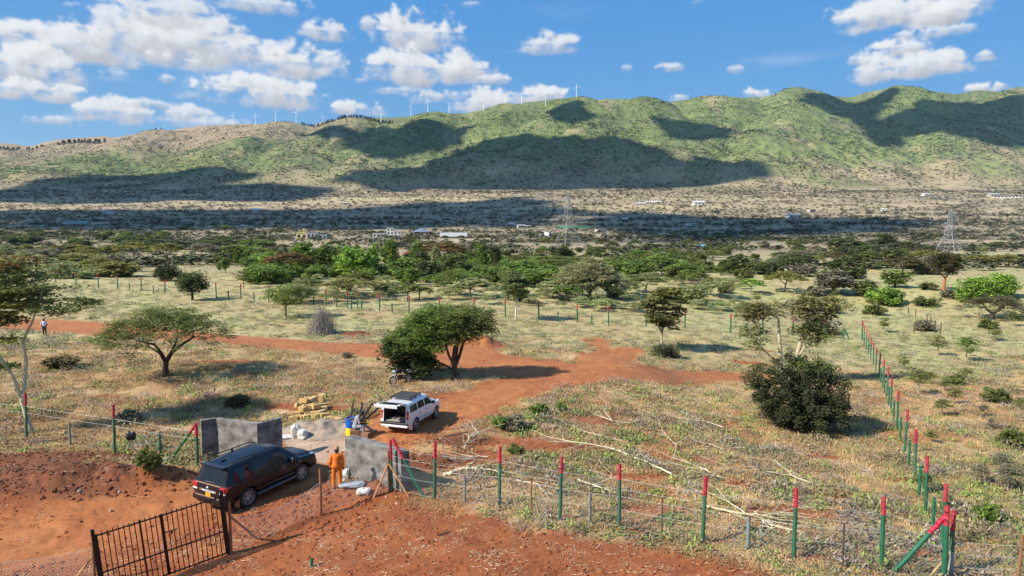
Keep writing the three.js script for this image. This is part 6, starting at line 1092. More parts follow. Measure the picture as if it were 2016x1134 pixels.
// a bone: x y z, x y z, radius, radius, what it wears, blend
{
  const ORANGE = q => { const k = 0.9 + 0.25 * fbm(q[0] * 14 + 3, q[1] * 9 + q[2] * 8, 3); return [0.66 * k, 0.155 * k, 0.010 * k]; };
  person('worker in orange overalls and tan cap seen from behind beside the right gate wall', at(664, 962), Math.PI + 0.15, [
    [0, 1.02, 0, 0, 1.30, 0.01, 0.155, 0.165, 's', 0.06], [-0.10, 1.40, 0, 0.10, 1.40, 0, 0.085, 0.085, 's', 0.08], [-0.08, 0.96, 0, 0.08, 0.96, 0, 0.135, 0.135, 's', 0.06],
    [-0.19, 1.41, 0, -0.26, 1.13, -0.02, 0.064, 0.054, 's'], [-0.26, 1.13, -0.02, -0.24, 0.90, 0.06, 0.054, 0.042, 's'], [0.19, 1.41, 0, 0.26, 1.13, -0.02, 0.064, 0.054, 's'], [0.26, 1.13, -0.02, 0.25, 0.90, 0.05, 0.054, 0.042, 's'],
    [-0.095, 0.92, 0, -0.115, 0.50, 0.01, 0.098, 0.074, 's'], [-0.115, 0.50, 0.01, -0.12, 0.10, -0.02, 0.076, 0.066, 's'], [0.095, 0.92, 0, 0.125, 0.50, 0.02, 0.098, 0.074, 's'], [0.125, 0.50, 0.02, 0.13, 0.10, 0.0, 0.076, 0.066, 's'],
    [-0.12, 0.055, -0.05, -0.13, 0.04, 0.13, 0.05, 0.04, 'b', 0.02], [0.13, 0.055, -0.03, 0.15, 0.04, 0.15, 0.05, 0.04, 'b', 0.02],
    [0, 1.44, 0.0, 0, 1.53, 0.015, 0.058, 0.054, 'k', 0.03], [0, 1.60, 0.015, 0, 1.67, 0.015, 0.086, 0.094, 'k', 0.03], [0, 1.555, 0.075, 0, 1.57, 0.075, 0.04, 0.045, 'k', 0.04], [0, 1.61, 0.112, 0, 1.595, 0.12, 0.013, 0.016, 'k', 0.02], [-0.092, 1.62, 0.005, -0.094, 1.60, 0, 0.016, 0.014, 'k', 0.01], [0.092, 1.62, 0.005, 0.094, 1.60, 0, 0.016, 0.014, 'k', 0.01],
  ], { s: ORANGE, b: [0.10, 0.055, 0.03], k: SKIN }, [[-0.45, -0.05, -0.45], [0.45, 1.85, 0.45]], [[[-0.24, 0.89, 0.06], [0.05, -1, 0.15], [0, 0, 1], SKIN], [[0.25, 0.89, 0.05], [-0.05, -1, 0.15], [0, 0, 1], SKIN]], o => {
    const cap = new THREE.SphereGeometry(0.112, 20, 12, 0, Math.PI * 2, 0, Math.PI * 0.55); cap.scale(1, 0.95, 1.08); cap.translate(0, 1.675, 0.01); const brim = new THREE.CylinderGeometry(0.10, 0.105, 0.014, 18, 1, false, -1.2, 2.4); brim.scale(1, 1, 1.3); brim.translate(0, 1.665, 0.075);
    part('cap', merged([cap, brim]), new THREE.MeshStandardMaterial({ color: new THREE.Color(0.36, 0.20, 0.11), roughness: 0.95 }), o);
    const eye = new THREE.MeshStandardMaterial({ color: new THREE.Color(0.5, 0.48, 0.45), roughness: 0.4 }); for (const s of [-1, 1]) part('eye', new THREE.SphereGeometry(0.012, 8, 6).translate(s * 0.034, 1.635, 0.094), eye, o);
  });
}
{
  // the seated worker faces the camera's right, bent over what he holds
  const GREY = q => { const k = 0.9 + 0.3 * fbm(q[0] * 12 + 9, q[1] * 9 + q[2] * 8, 3); return [0.30 * k, 0.29 * k, 0.275 * k]; }, JEAN = q => { const k = 0.9 + 0.35 * fbm(q[0] * 10, q[1] * 10 + q[2] * 7, 3); return [0.27 * k, 0.30 * k, 0.33 * k]; };
  const p = at(700, 860);
  person('worker in grey shirt and jeans sitting bent over on stones behind the right gate wall', p, 0.12, [
    [0, 0.58, 0, 0.14, 0.98, 0, 0.15, 0.155, 's', 0.06], [0.16, 1.06, -0.12, 0.16, 1.06, 0.12, 0.085, 0.085, 's', 0.07], [0, 0.55, -0.08, 0, 0.55, 0.08, 0.14, 0.14, 'j', 0.05],
    [0.17, 1.06, 0.19, 0.24, 0.78, 0.24, 0.064, 0.054, 's'], [0.24, 0.78, 0.24, 0.48, 0.72, 0.10, 0.05, 0.036, 'k'], [0.17, 1.06, -0.19, 0.26, 0.80, -0.23, 0.064, 0.054, 's'], [0.26, 0.80, -0.23, 0.50, 0.76, -0.06, 0.05, 0.036, 'k'],
    [0.02, 0.54, 0.10, 0.42, 0.60, 0.16, 0.10, 0.078, 'j'], [0.42, 0.60, 0.16, 0.44, 0.18, 0.12, 0.074, 0.058, 'j'], [0.02, 0.54, -0.10, 0.46, 0.58, -0.14, 0.10, 0.078, 'j'], [0.46, 0.58, -0.14, 0.86, 0.26, -0.16, 0.074, 0.056, 'j'],
    [0.43, 0.12, 0.12, 0.56, 0.05, 0.13, 0.048, 0.038, 'b', 0.02], [0.90, 0.20, -0.16, 1.05, 0.16, -0.17, 0.048, 0.038, 'b', 0.02],
    [0.20, 1.10, 0, 0.29, 1.18, 0, 0.058, 0.056, 'k', 0.03], [0.33, 1.23, 0, 0.37, 1.28, 0, 0.09, 0.098, 'h', 0.03], [0.40, 1.19, 0, 0.41, 1.17, 0, 0.05, 0.045, 'k', 0.04], [0.455, 1.21, 0, 0.46, 1.195, 0, 0.014, 0.016, 'k', 0.02], [0.34, 1.23, 0.093, 0.35, 1.21, 0.095, 0.016, 0.014, 'k', 0.01], [0.34, 1.23, -0.093, 0.35, 1.21, -0.095, 0.016, 0.014, 'k', 0.01],
  ], { s: GREY, j: JEAN, b: [0.10, 0.05, 0.03], k: SKIN, h: [0.012, 0.010, 0.010] }, [[-0.30, -0.05, -0.7], [1.20, 1.45, 0.7]], [[[0.48, 0.72, 0.10], [0.9, -0.1, -0.4], [0, -1, 0], SKIN], [[0.50, 0.76, -0.06], [0.9, -0.15, 0.3], [0, -1, 0], SKIN]], o => { for (const s of [-1, 1]) part('eye', new THREE.SphereGeometry(0.011, 8, 6).translate(0.445, 1.235, s * 0.036), new THREE.MeshStandardMaterial({ color: new THREE.Color(0.5, 0.48, 0.45), roughness: 0.4 }), o); });
  // what he sits on and works at
  const stone = (x, y, z, w, h, d, ry) => { const q = V3(x, 0, z).applyAxisAngle(V3(0, 1, 0), 0.12).add(p); return [q, w, h, d, ry, y]; };
  seatStones.push(stone(-0.02, 0, 0, 0.5, 0.42, 0.5, 0.2), stone(0.55, 0, 0.32, 0.42, 0.3, 0.34, -0.3), stone(0.62, 0, -0.05, 0.36, 0.24, 0.3, 0.5));
  const yl = solo('yellow_tool', 'yellow plastic tool in the hands of the seated worker', 'tool', merged([rbox(0.16, 0.10, 0.12, 0.03, 0, 0, 0), rbox(0.30, 0.03, 0.05, 0.012, 0.16, -0.05, 0.02)]), new THREE.MeshStandardMaterial({ color: new THREE.Color(0.62, 0.40, 0.02), roughness: 0.5 }), V3(0.60, 0.73, 0.02).applyAxisAngle(V3(0, 1, 0), 0.12).add(p).toArray(), 0.12);
}
person('distant person in pale shirt and dark trousers standing on the track at far left', at(88, 660), 0.6, [
  [0, 1.0, 0, 0, 1.32, 0, 0.15, 0.16, 's', 0.06], [-0.1, 1.40, 0, 0.1, 1.40, 0, 0.08, 0.08, 's', 0.08], [-0.08, 0.95, 0, 0.08, 0.95, 0, 0.13, 0.13, 't', 0.06], [-0.19, 1.41, 0, -0.27, 1.14, 0, 0.062, 0.052, 's'], [-0.27, 1.14, 0, -0.2, 1.0, 0.16, 0.046, 0.036, 'k'], [0.19, 1.41, 0, 0.27, 1.14, 0, 0.062, 0.052, 's'], [0.27, 1.14, 0, 0.22, 0.98, 0.14, 0.046, 0.036, 'k'],
  [-0.09, 0.92, 0, -0.10, 0.5, 0.05, 0.10, 0.076, 't'], [-0.10, 0.5, 0.05, -0.10, 0.1, -0.05, 0.075, 0.06, 't'], [0.09, 0.92, 0, 0.10, 0.5, -0.02, 0.10, 0.076, 't'], [0.10, 0.5, -0.02, 0.11, 0.1, -0.12, 0.075, 0.06, 't'], [-0.1, 0.05, -0.05, -0.1, 0.04, 0.12, 0.05, 0.04, 'b', 0.02], [0.11, 0.05, -0.12, 0.11, 0.04, 0.05, 0.05, 0.04, 'b', 0.02],
  [0, 1.44, 0, 0, 1.53, 0.01, 0.056, 0.053, 'k', 0.03], [0, 1.60, 0.01, 0, 1.67, 0.01, 0.085, 0.095, 'h', 0.03], [0, 1.57, 0.07, 0, 1.56, 0.07, 0.045, 0.04, 'k', 0.04], [0, 1.61, 0.11, 0, 1.595, 0.118, 0.013, 0.016, 'k', 0.02],
], { s: [0.55, 0.6, 0.72], t: [0.03, 0.03, 0.04], k: SKIN, b: [0.05, 0.04, 0.03], h: [0.012, 0.01, 0.01] }, [[-0.45, -0.05, -0.45], [0.45, 1.85, 0.45]], [[[-0.2, 1.0, 0.16], [0.3, -0.3, 0.8], [0, -1, 0], SKIN], [[0.22, 0.98, 0.14], [-0.3, -0.3, 0.8], [0, -1, 0], SKIN]]);

// ---------- building stones, sand, sacks, drum ----------
const SANDSTONE = [[0.48, 0.31, 0.13], [0.52, 0.36, 0.17], [0.42, 0.26, 0.10]].map(c => new THREE.MeshStandardMaterial({ color: new THREE.Color(...c), roughness: 0.95 }));
const BROWNSTONE = new THREE.MeshStandardMaterial({ color: new THREE.Color(0.22, 0.115, 0.065), roughness: 0.95 });
function roughBlock(w, h, d, seed) { const g = new RoundedBoxGeometry(w, h, d, 2, 0.025), p = g.attributes.position; for (let i = 0; i < p.count; i++) { const x = p.getX(i), y = p.getY(i), z = p.getZ(i), n = 0.05 * fbm(x * 4 + seed, y * 4 + z * 3, 3); p.setXYZ(i, x * (1 + n), y * (1 + n), z * (1 - n)); } g.computeVertexNormals(); return g; }
{
  const blocks = [[584, 819, 0, 0.2], [596, 813, 0, 1.2], [608, 819, 0, 0.6], [620, 818, 0, 0.1], [632, 816, 0, 1.0], [590, 826, 0, -0.3], [578, 828, 0, 0.1], [604, 825, 0, 0.8], [618, 824, 0, -0.5], [628, 822, 0, 0.3], [612, 811, 0, 0.9], [600, 808, 0, 0.4], [622, 808, 0, -0.2], [636, 808, 0, 0.3], [640, 822, 0, 0.6], [590, 812, 0.3, 0.7], [600, 810, 0.3, 0.1], [612, 812, 0.3, -0.4], [622, 814, 0.3, 0.9], [604, 816, 0.3, 0.5], [596, 818, 0.28, -0.6], [608, 808, 0.58, 0.3], [616, 808, 0.58, 1.0], [600, 811, 0.58, -0.3], [634, 783, 0, 0.05], [633, 791, 0, 0.1], [616, 792, 0, 0.8], [637, 803, 0, 0.1], [648, 829, 0, 0.5], [660, 829, 0, -0.2], [667, 832, 0, 0.9], [560, 826, 0, 0.3]];
  const words = ['in the front row of the pile', 'in the lower left of the pile', 'at the back of the pile', 'in the middle of the pile', 'at the right end of the pile'];
  blocks.forEach(([u, v, up, a], i) => {
    const p = at(u, v), h = 0.26, lying = rng(i + 5)() < 0.8, g = lying ? roughBlock(0.50, h, 0.30, i) : roughBlock(0.28, 0.46, 0.28, i), tilt = up ? (rng(i)() - 0.5) * 0.7 : 0, yy = (lying ? h / 2 : 0.21) + up * 0.95 - 0.01;
    const lab = i >= 24 ? ['flat sandstone block lying farthest behind the block pile', 'sandstone block just in front of the farthest block', 'small sandstone block alone behind the pile top', 'upright sandstone block at the right behind the pile', 'sandstone block left one of three on the sand edge', 'sandstone block middle one of three on the sand edge', 'sandstone block right one of three on the sand edge', 'sandstone block alone beside the gate wall end'][i - 24] : up > 0.5 ? 'yellow sandstone block on top of the tumbled pile' : up > 0 ? 'yellow sandstone block tilted in the middle layer of the pile' : `yellow sandstone block ${words[v > 823 ? (u < 600 ? 1 : 0) : v < 813 ? 2 : u > 626 ? 4 : 3]}`;
    const m = solo('building_stone', lab, 'stone block', g, SANDSTONE[i % 3], [p.x, p.y + yy, p.z], a, 'sandstone blocks by the entrance'); m.rotation.set(tilt, a, tilt * 0.6);
  });
  seatStones.forEach(([q, w, h, d, a], i) => solo('seat_stone', ['brown stone block under the seated worker', 'brown stone block in front of the seated worker', 'smaller brown stone beside the feet of the seated worker'][i], 'stone block', roughBlock(w, h, d, 40 + i), BROWNSTONE, [q.x, heightAt(q.x, q.z) + h / 2 - 0.02, q.z], a));
}
{
  // sand heap
  const p = at(625, 848), R = 2.1, n = 40, P = [], I = [], C = [], base = heightAt(p.x, p.z);
  for (let j = 0; j <= n; j++) for (let i = 0; i <= n; i++) { const x = (i / n * 2 - 1) * R * 1.25, z = (j / n * 2 - 1) * R * 0.8, e = Math.pow(x / (R * 1.15), 2) + Math.pow(z / (R * 0.72), 2), y = heightAt(p.x + x, p.z + z) - base + Math.max(0, 0.45 * Math.pow(clamp(1 - e), 1.1) * (1 + 0.9 * fbm(x * 1.3, z * 1.3, 4))) - (e > 1 ? 0.06 : -0.005) + 0.02 * fbm(x * 6, z * 6, 2), k = 0.9 + 0.6 * fbm(x * 3, z * 3, 4); P.push(x, y, z); C.push(0.30 * k, 0.235 * k, 0.175 * k); }
  for (let j = 0; j < n; j++) for (let i = 0; i < n; i++) { const a = j * (n + 1) + i; I.push(a, a + n + 1, a + 1, a + 1, a + n + 1, a + n + 2); }
  const g = new THREE.BufferGeometry(); g.setAttribute('position', new THREE.Float32BufferAttribute(P, 3)); g.setAttribute('color', new THREE.Float32BufferAttribute(C, 3)); g.setIndex(I); g.computeVertexNormals();
  solo('sand_heap', 'low heap of grey-brown sand between the gate walls', 'sand heap', g, WOOD, [p.x, base, p.z]);
}
function sack(w, h, d, seed, slump = 0.3) { const g = new THREE.SphereGeometry(0.5, 40, 26), p = g.attributes.position; for (let i = 0; i < p.count; i++) { let x = p.getX(i) * 2, y = p.getY(i) * 2, z = p.getZ(i) * 2; const q = 0.72, f = v => Math.sign(v) * Math.pow(Math.abs(v), q); x = f(x); y = f(y); z = f(z); const n = 0.26 * fbm(x * 1.6 + seed, y * 1.8 + z * 1.5, 3) + 0.16 * Math.abs(noise(x * 2.2 + seed, z * 2.2 + y * 0.8)) - 0.08; p.setXYZ(i, x * w / 2 * (1 + n), Math.max(y * h / 2 * (1 + n * 1.5) + h / 2 - slump * Math.abs(x * z) * h * 0.3, -0.01), z * d / 2 * (1 + n)); } g.computeVertexNormals(); return g; }
const PLASTIC_SACK = new THREE.MeshStandardMaterial({ color: new THREE.Color(0.52, 0.49, 0.46), roughness: 0.6, side: THREE.DoubleSide }), BLUE_SHEET = new THREE.MeshStandardMaterial({ color: new THREE.Color(0.33, 0.36, 0.40), roughness: 0.55, side: THREE.DoubleSide });
solo('sack', 'crumpled tall white sack, left one of the pair in front of the sand', 'sack', sack(0.5, 0.78, 0.42, 1), PLASTIC_SACK, at(582, 864), 0.4);
solo('sack', 'crumpled white sack leaning right of the taller sack', 'sack', sack(0.55, 0.56, 0.42, 5), PLASTIC_SACK, at(596, 866), -0.3);
solo('sack', 'flattened grey sack on the ground left of the standing sacks', 'sack', sack(0.9, 0.22, 0.6, 9), PLASTIC_SACK, at(562, 864), 0.2);
{
  const p = at(716, 972), m = textMaterial(256, 128, '#c9c6c4', '#2b2b2b', ['  R'], 60); const g = sack(0.62, 0.24, 0.42, 3, 0.2); { const q = g.attributes.position, uv = []; for (let i = 0; i < q.count; i++) uv.push(q.getX(i) / 0.66 + 0.5, q.getZ(i) / -0.5 + 0.5); g.setAttribute('uv', new THREE.Float32BufferAttribute(uv, 2)); }
  const o = solo('cement_bag', 'white printed cement bag lying on red soil before the right gate wall', 'bag', g, m, p, -0.2); o.rotation.z = 0.15;
}
solo('plastic_sheet', 'crumpled bluish white sheet at the foot of the right gate wall', 'sheet', sack(1.1, 0.16, 0.5, 13), BLUE_SHEET, at(692, 957), 0.2);
solo('white_bag', 'white bag standing against the corner of the right gate wall', 'bag', sack(0.32, 0.62, 0.3, 21), PLASTIC_SACK, at(682, 951), 0.2);
solo('litter_bag', 'small pale plastic bag at the foot of the slanted green brace', 'bag', sack(0.28, 0.2, 0.24, 23), BLUE_SHEET, at(329, 907), 0.2);
solo('black_bag', 'black plastic bag hanging on the wire of the left front fence', 'bag', sack(0.42, 0.42, 0.3, 27), new THREE.MeshStandardMaterial({ color: new THREE.Color(0.008, 0.008, 0.009), roughness: 0.35 }), (() => { const p = at(260, 899); return [p.x, p.y + 0.8, p.z]; })(), 0.2);
solo('red_cloth', 'small red cloth hanging on the left side of the dense bush', 'cloth', sack(0.36, 0.40, 0.26, 33), new THREE.MeshStandardMaterial({ color: new THREE.Color(0.55, 0.012, 0.02), roughness: 0.7 }), (() => { const p = at(776, 746); return [p.x, p.y + 1.05, p.z]; })(), 0.2);
{
  const d = thing('drum', 'open blue and yellow drum behind the right gate wall', 'drum', at(692, 856), 0.3), body = [[0.285, 0.42], [0.30, 0.44], [0.285, 0.46], [0.29, 0.66], [0.302, 0.68], [0.29, 0.70], [0.285, 0.90], [0.30, 0.915], [0.27, 0.915], [0.27, 0.84]].map(q => new THREE.Vector2(...q)), low = [[0, 0], [0.285, 0], [0.295, 0.02], [0.285, 0.04], [0.29, 0.2], [0.30, 0.22], [0.29, 0.24], [0.285, 0.42]].map(q => new THREE.Vector2(...q));
  part('upper_body', new THREE.LatheGeometry(body, 28), new THREE.MeshStandardMaterial({ color: new THREE.Color(0.008, 0.085, 0.42), roughness: 0.4 }), d); part('lower_body', new THREE.LatheGeometry(low, 28), new THREE.MeshStandardMaterial({ color: new THREE.Color(0.72, 0.50, 0.008), roughness: 0.4 }), d);
  part('contents', new THREE.CircleGeometry(0.272, 24).rotateX(-Math.PI / 2).translate(0, 0.85, 0), new THREE.MeshStandardMaterial({ color: new THREE.Color(0.14, 0.06, 0.03), roughness: 0.9 }), d);
  part('label_patch', new THREE.CylinderGeometry(0.297, 0.297, 0.09, 6, 1, true, 0.0, 0.3).translate(0, 0.80, 0), new THREE.MeshStandardMaterial({ color: new THREE.Color(0.7, 0.72, 0.75), roughness: 0.5 }), d);
}
[[[690, 834], [695, 805]], [[704, 832], [714, 804]], [[712, 830], [733, 806]], [[718, 829], [754, 807]]].forEach(([a, b], i) => {
  const A = at(...a), B = at(...b); solo('timber_pole', ['dark pole lying farthest left behind the drum', 'dark pole second from left behind the drum', 'dark pole behind the head of the seated worker', 'long dark pole ending beside the white car'][i], 'pole', pole([0, 0.07, 0], [B.x - A.x, B.y - A.y + 0.35, B.z - A.z], 0.065, 0.055, [0.035, 0.022, 0.018], 50 + i), WOOD, A);
});
// trestles and planks left by the builders
{
  const t = thing('wooden_trestle', 'rickety brown wooden trestle frame among cut branches behind the fence', 'trestle', at(900, 893), 0), c = at(900, 893), B = (u0, v0, h0, u1, v1, h1, r, k = [0.15, 0.085, 0.055]) => { const a = at(u0, v0), b = at(u1, v1); return pole([a.x - c.x, a.y - c.y + h0, a.z - c.z], [b.x - c.x, b.y - c.y + h1, b.z - c.z], r, r, k, Math.round(u0 + v0)); };
  part('top_rail', B(872, 884, 0.62, 920, 876, 0.66, 0.035), WOOD, t); part('top_rail', B(898, 894, 0.5, 944, 892, 0.5, 0.028), WOOD, t); part('top_rail', B(872, 884, 0.6, 900, 894, 0.45, 0.028), WOOD, t);
  for (const [u, v, h] of [[872, 884, 0.62], [891, 893, 0.55], [905, 886, 0.62], [933, 896, 0.5], [900, 896, 0.5]]) part('leg', B(u, v, -0.05, u + 1, v, h, 0.024), WOOD, t);
  for (const [a, b, e, f] of [[868, 893, 898, 903], [868, 897, 897, 908], [870, 901, 900, 912], [902, 902, 940, 900], [905, 910, 946, 905]]) part('plank', B(a, b, 0.06, e, f, 0.08, 0.03, [0.22, 0.15, 0.11]), WOOD, t);
}
// ---------- cut pale branches lying about ----------
const BRANCHES = [
  [[[876, 939], [897, 934], [915, 931], [924, 926], [934, 922]], 0.10, 0.30, [[[917, 932], [929, 934], [962, 938]]], 'thick pale forked log lying behind the fence near the gate wall'],
  [[[914, 890], [919, 882], [925, 873], [938, 862]], 0.055, 0.35, [[[929, 871], [942, 868]]], 'pale crooked branch rising out of the wooden trestle'],
  [[[1330, 945], [1270, 917], [1205, 892], [1139, 883], [1080, 873]], 0.055, 0.25, [], 'longest pale branch, lying behind the second and third right posts'],
  [[[1272, 831], [1242, 841], [1205, 838], [1174, 831]], 0.04, 0.35, [[[1205, 838], [1190, 822], [1196, 812]]], 'pale branch with raised twigs at the top left of the branch litter'],
  [[[1426, 847], [1380, 834], [1342, 833]], 0.045, 0.2, [[[1380, 834], [1350, 842]]], 'pale branch lying nearest to the big dark bush'],
  [[[1326, 910], [1331, 884], [1305, 858], [1294, 834]], 0.03, 0.3, [[[1331, 884], [1356, 870]]], 'thin pale branch standing half upright in the middle'],
  [[[1426, 947], [1404, 945], [1392, 936], [1326, 926]], 0.04, 0.25, [[[1404, 945], [1436, 924]], [[1392, 936], [1323, 913]]], 'pale branch lying behind the post in the middle of the fence'],
  [[[1139, 952], [1170, 967], [1214, 986]], 0.045, 0.3, [[[1170, 967], [1202, 958], [1204, 950]]], 'short pale branch close behind the short grey stake'],
  [[[1389, 1005], [1467, 1023], [1511, 1029], [1540, 1023]], 0.05, 0.25, [[[1467, 1023], [1440, 1010]]], 'pale branch passing behind the right grey stake'],
  [[[1486, 1012], [1505, 1032], [1520, 1048]], 0.075, 0.25, [[[1505, 1034], [1498, 1058]]], 'thick pale forked piece right of the right grey stake'],
  [[[1609, 963], [1557, 946], [1482, 937]], 0.04, 0.3, [[[1557, 946], [1526, 920]]], 'pale branch farthest right behind the fence'],
  [[[1223, 873], [1183, 866], [1136, 855]], 0.03, 0.25, [], 'thin pale branch left of the middle branch litter'],
  [[[1017, 952], [1058, 962], [1078, 990]], 0.03, 0.25, [], 'thin pale twig behind the thin wooden stake'],
  [[[960, 906], [938, 906], [925, 910]], 0.045, 0.15, [], 'short pale branch lying right of the trestle'],
  [[[1366, 872], [1400, 884], [1424, 896]], 0.025, 0.3, [[[1385, 878], [1402, 864]]], 'fine pale twigs right of the half upright branch'],
];
BRANCHES.forEach(([main, r1, lift, forks, label], i) => {
  const r0 = r1 * 0.9, r = rng(700 + i), b = new Buf(), P0 = at(...main[0]), pt = (q, h) => { const p = at(...q); return [p.x - P0.x, p.y - P0.y + h + (r1 < 0.07 ? 0.12 : 0.02), p.z - P0.z]; }, c = () => { const v = 0.85 + r() * 0.3; return [0.55 * v, 0.48 * v, 0.33 * v]; };
  const limb = (pts, r0, twigs) => {
    const fine = []; for (let k = 1; k < pts.length; k++) for (let s = 0; s < 4; s++) { const f = s / 4; fine.push(pts[k - 1].map((v, e) => mix(v, pts[k][e], f) + (r() - 0.5) * r0 * 1.2)); } fine.push(pts.at(-1));
    b.path(fine, fine.map((_, k) => r0 * (1 - 0.7 * k / fine.length)), 6, c());
    for (let k = 2; k < fine.length; k++) for (let t = 0; t < twigs; t++) {
      const l = (0.6 + r() * 1.5) * (0.7 + r0 * 6), dir = V3(fine[k][0] - fine[k - 1][0], 0, fine[k][2] - fine[k - 1][2]).normalize().applyAxisAngle(V3(0, 1, 0), (r() - 0.5) * 2.4), q = [fine[k]]; let up = (r() - 0.25) * lift * 1.4;
      for (let s = 1; s <= 3; s++) { dir.applyAxisAngle(V3(0, 1, 0), (r() - 0.5) * 0.9); const o = q.at(-1); q.push([o[0] + dir.x * l / 3, Math.max(o[1] + up / 3, 0.02), o[2] + dir.z * l / 3]); }
      b.path(q, [r0 * 0.36, r0 * 0.28, r0 * 0.2, r0 * 0.1].map(v => Math.max(v, 0.006)), 4, c(), false);
      if (r() < 0.6) { const o = q[2], e = dir.clone().applyAxisAngle(V3(0, 1, 0), (r() - 0.5) * 2); b.tube(o, [o[0] + e.x * l * 0.35, o[1] + (r() - 0.3) * 0.25, o[2] + e.z * l * 0.35], 0.009, 0.005, 3, c()); }
    }
  };
  limb(main.map((q, k) => pt(q, r0 + lift * (k / main.length) * 0.8)), r0, r0 > 0.07 ? 0 : 1); forks.forEach(f => limb(f.map((q, k) => pt(q, r0 + lift * (0.4 + 0.5 * k / f.length))), r0 * 0.7, 1));
  solo('cut_branch', label, 'branch', b.build(), WOOD, P0);
});
solo('green_stub', 'small green painted stub standing in the red soil at the bottom', 'stub', pole([0, -0.05, 0], [0.02, 0.28, 0], 0.05, 0.05, P_GREEN, 3), PAINT, at(613, 1116));
solo('dead_stick', 'short dark stick lying on the red soil in front of the fence', 'stick', pole([0, 0.03, 0], [0.5, 0.06, -0.35], 0.025, 0.015, [0.07, 0.035, 0.02], 3), WOOD, at(860, 1056));
// ---------- buildings on the plain ----------
const PLASTER = c => new THREE.MeshStandardMaterial({ color: new THREE.Color(...c), roughness: 0.9 });
const W_WHITE = PLASTER([0.58, 0.57, 0.54]), W_GREY = PLASTER([0.33, 0.33, 0.34]), W_YELLOW = PLASTER([0.58, 0.50, 0.20]), W_STONE = PLASTER([0.42, 0.36, 0.28]), W_DARK = PLASTER([0.05, 0.045, 0.04]), R_BLUE = PLASTER([0.16, 0.21, 0.30]), R_SKY = PLASTER([0.12, 0.42, 0.62]), R_RED = PLASTER([0.45, 0.05, 0.05]), R_TEAL = PLASTER([0.17, 0.25, 0.25]), R_TIN = PLASTER([0.36, 0.365, 0.375]), R_WHITE = PLASTER([0.5, 0.5, 0.49]), PANE = new THREE.MeshPhysicalMaterial({ color: new THREE.Color(0.02, 0.025, 0.03), roughness: 0.1 });
function house(name, label, u, v, wpx, blocks, turn = 0.1) {   // blocks in shares of the width: {x, z, w, d, h, y, wall, roof, kind, rows, cols}
  const p = at(u, v), W = wpx / ppm(p), o = thing(name, label, 'building', p, turn);
  for (const b of blocks) {
    const w = b.w * W, d = (b.d ?? b.w * 0.7) * W, h = b.h * W, y = (b.y ?? 0) * W - 0.6, x = (b.x ?? 0) * W, z = (b.z ?? 0) * W;
    if (b.kind !== 'canopy') part('wall', new THREE.BoxGeometry(w, h + 0.6, d).translate(x, y + (h + 0.6) / 2, z), b.wall, o);
    const top = y + h + 0.6, e = w * 0.06;
    let roof;
    if (b.kind === 'hip') { const g = new THREE.ConeGeometry(Math.SQRT1_2, 1, 4); g.rotateY(Math.PI / 4); g.scale(w + 2 * e, w * 0.26, d + 2 * e); roof = part('roof', g.translate(x, top + w * 0.13, z), b.roof, o); }
    else if (b.kind === 'gable' || b.kind === 'tent') { const r = b.kind === 'tent' ? h : w * 0.16, s = new THREE.Shape([[-d / 2 - e, 0], [d / 2 + e, 0], [0, r]].map(q => new THREE.Vector2(...q))), g = new THREE.ExtrudeGeometry(s, { depth: w + 2 * e, bevelEnabled: false }); g.translate(0, 0, -w / 2 - e); g.rotateY(Math.PI / 2); roof = part('roof', g.translate(x, top, z), b.roof, o); }
    else roof = part('roof', new THREE.BoxGeometry(w + e, 0.35, d + e).translate(x, top + 0.17, z), b.roof ?? b.wall, o);
    if (b.kind === 'canopy') { for (const s of [-1, 1]) part('column', new THREE.BoxGeometry(0.3, h + 0.6, 0.3).translate(x + s * w * 0.44, y + (h + 0.6) / 2, z + d * 0.4), b.wall, o); continue; }
    const rows = b.rows ?? 1, cols = b.cols ?? 2;
    for (let i = 0; i < rows; i++) for (let j = 0; j < cols; j++) { const ww = w / cols * 0.42, hh = (h / rows) * 0.42, win = part('window', new THREE.BoxGeometry(ww * 1.15, hh * 1.15, 0.16).translate(x - w / 2 + w * (j + 0.5) / cols, y + 0.6 + h * (i + 0.52) / rows, z + d / 2 + 0.04), b.trim ?? W_GREY, o); part('pane', new THREE.BoxGeometry(ww, hh, 0.1).translate(x - w / 2 + w * (j + 0.5) / cols, y + 0.6 + h * (i + 0.52) / rows, z + d / 2 + 0.10), PANE, win); }
    if (b.door) part('door', new THREE.BoxGeometry(1.1, 2.1, 0.12).translate(x + w * 0.1, y + 0.6 + 1.05, z + d / 2 + 0.05), W_DARK, o);
  }
  return o;
}
house('yellow_house', 'flat-roofed house with yellow left half and grey right half on the plain', 615, 471, 72, [{ x: -0.26, w: 0.28, d: 0.3, h: 0.17, wall: W_YELLOW, cols: 2, door: true }, { x: -0.20, z: 0.02, w: 0.08, d: 0.1, h: 0.09, y: 0.18, wall: W_YELLOW, cols: 1 }, { x: 0.04, w: 0.30, d: 0.34, h: 0.19, wall: W_GREY, cols: 3, door: true }, { x: 0.30, w: 0.22, d: 0.3, h: 0.12, wall: W_GREY, cols: 2 }, { x: -0.46, z: 0.1, w: 0.12, d: 0.1, h: 0.06, wall: W_WHITE, cols: 1 }]);
house('white_villa', 'white three-storey villa with a low left wing on the plain', 763, 468, 58, [{ x: -0.24, w: 0.48, d: 0.3, h: 0.14, wall: W_WHITE, cols: 4 }, { x: 0.10, w: 0.24, d: 0.3, h: 0.32, wall: W_WHITE, rows: 3, cols: 2, door: true }, { x: 0.34, w: 0.24, d: 0.3, h: 0.22, wall: W_WHITE, rows: 2, cols: 2 }]);
